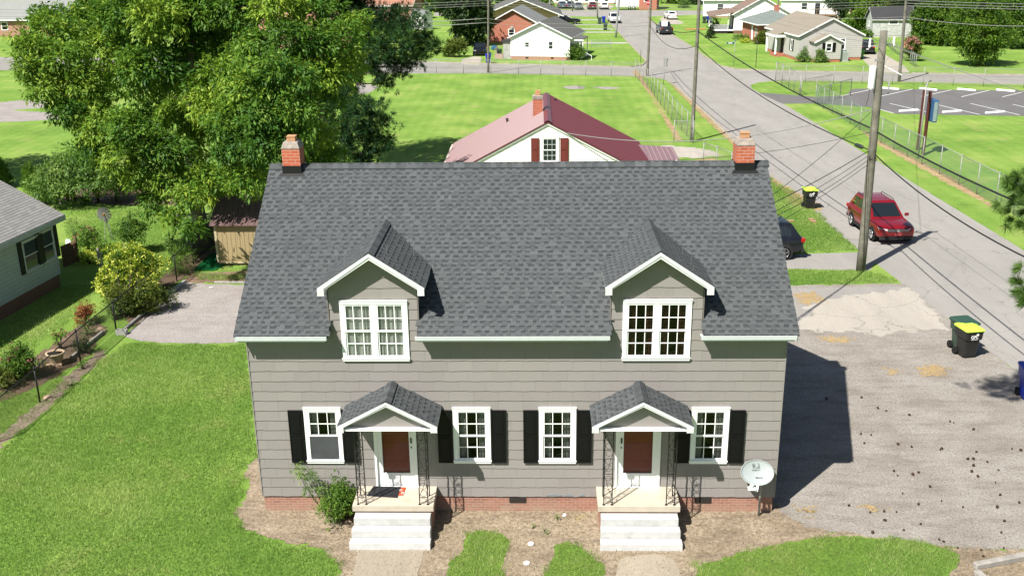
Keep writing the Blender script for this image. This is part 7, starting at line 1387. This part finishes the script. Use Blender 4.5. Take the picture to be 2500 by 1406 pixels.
# grass blades
def blades(name, polys, dens, h=.07, w=.011, mat='grass_blade', exclude=(), seed=1, label=None):
    R = np.random.default_rng(seed); VV = []; TT = []
    for poly in polys:
        a = np.array(poly); x0, y0 = a.min(0); x1, y1 = a.max(0); n = int((x1-x0)*(y1-y0)*dens); X = R.uniform(x0, x1, n); Y = R.uniform(y0, y1, n)
        edge = .10*np.sin(X*3.1+Y*2.3)+.08*np.sin(X*7.7-Y*6.1)+R.normal(size=n)*.05
        k = sdist(X, Y, poly)+edge > 0.02
        for ex in exclude: k &= sdist(X, Y, ex) < .05+edge*.5
        X, Y = X[k], Y[k]; n = len(X)
        cl = .30*np.sin(X*.55+np.sin(Y*.6)*1.5+.6)*np.sin(Y*.47+np.sin(X*.4)*1.6)+np.sin(X*1.7+np.sin(Y*2.1)*1.4)*np.sin(Y*1.3+np.sin(X*1.1)*1.7)*.16+np.sin(X*6.3+Y*2)*np.sin(Y*7.1-X*3)*.10+np.sin(X*17+Y*5)*np.sin(Y*19-X*4)*.10
        hh = h*R.uniform(.5, 1.25, n)*(1+cl*1.2); an = R.uniform(0, 6.283, n); ln = R.uniform(.2, 1.0, n)*hh; a2 = R.uniform(0, 6.283, n)
        B = np.stack([X, Y, np.full(n, .0)], 1); wv = np.stack([np.cos(an), np.sin(an), 0*an], 1)*w*.5*R.uniform(.7, 1.4, (n, 1)); tp = B+np.stack([np.cos(a2)*ln, np.sin(a2)*ln, hh], 1)
        VV.append(np.stack([B-wv, B+wv, tp], 1).reshape(-1, 3)); TT.append(np.clip(.42+cl+R.normal(size=n)*.22, 0, 1))
    V = np.concatenate(VV); o = fastmesh(name, V, np.arange(len(V)).reshape(-1, 3), mat, np.concatenate(TT)); o['kind'] = 'stuff'
    if label: o['label'] = label; o['category'] = 'grass'
    return o
LL = PX((606, 842), (480, 843), (340, 838), (300, 842), (262, 868), (200, 922), (140, 978), (100, 1016), (20, 1080), (-60, 1145), (-60, 1500), (860, 1500), (833, 1412), (820, 1364), (780, 1342), (690, 1324), (598, 1298), (576, 1250), (606, 1200), (598, 1150), (618, 1114), (634, 1120))
blades('lawn_blades', [LL], 1500, .075, .013, seed=2, label='short mown bright grass of the left front lawn')
blades('lawn_blades', ISL, 2200, .075, .011, seed=3, label='grass patches growing in front of the duplex')
blades('lawn_blades', [PX((1900, 658), (2080, 662), (2125, 664), (2165, 672), (2200, 690), (2100, 694), (1930, 697), (1900, 690)), PX((1870, 430), (1895, 444), (1955, 480), (2000, 520), (2098, 612), (1915, 620), (1880, 600))], 900, .09, .016, seed=4, label='grass strips between the side drive and the street')
blades('lawn_blades', [PX((-60, 1000), (10, 960), (90, 960), (120, 945), (160, 905), (140, 965), (100, 1005), (0, 1080), (-60, 1120)), PX((0, 800), (160, 690), (240, 700), (180, 780), (60, 860), (-40, 900)), PX((160, 510), (440, 505), (460, 600), (420, 640), (340, 640), (170, 650))], 500, .08, .016, seed=5, label='grass of the neighbour lawn beyond the black fence')
blades('lawn_blades', [PX((470, 672), (640, 668), (640, 684), (480, 686))], 700, .12, .016, seed=6, label='weedy grass strip in front of the shed')
0 and blades('lawn_blades', [PX((1915, 262), (1990, 258), (2100, 320), (2250, 405), (2430, 500), (2560, 575), (2560, 640), (2500, 606), (2200, 425), (1935, 268))], 90, .14, .05, seed=7, label='grass verge along the right side of the street')
# straw tufts on bare soil
blades('straw_litter', [DIRT], 330, .05, .014, 'straw_blade', exclude=(), seed=8, label='dry straw and litter on the bare soil')
for i, (px, py) in enumerate(((1285, 1232), (1560, 1234), (1362, 1268), (1300, 1290), (1330, 1300))):
    bush(('tiny weed by the foundation vent', 'weed clump against the right steps wall', 'small weed in the middle of the bare soil', 'small weed above the white cap', 'second small weed above the white cap')[i], px, py, .16, .14, 'leaf_hedge', .05, .02, 150, 4, 2, name='weed', cat='weed')
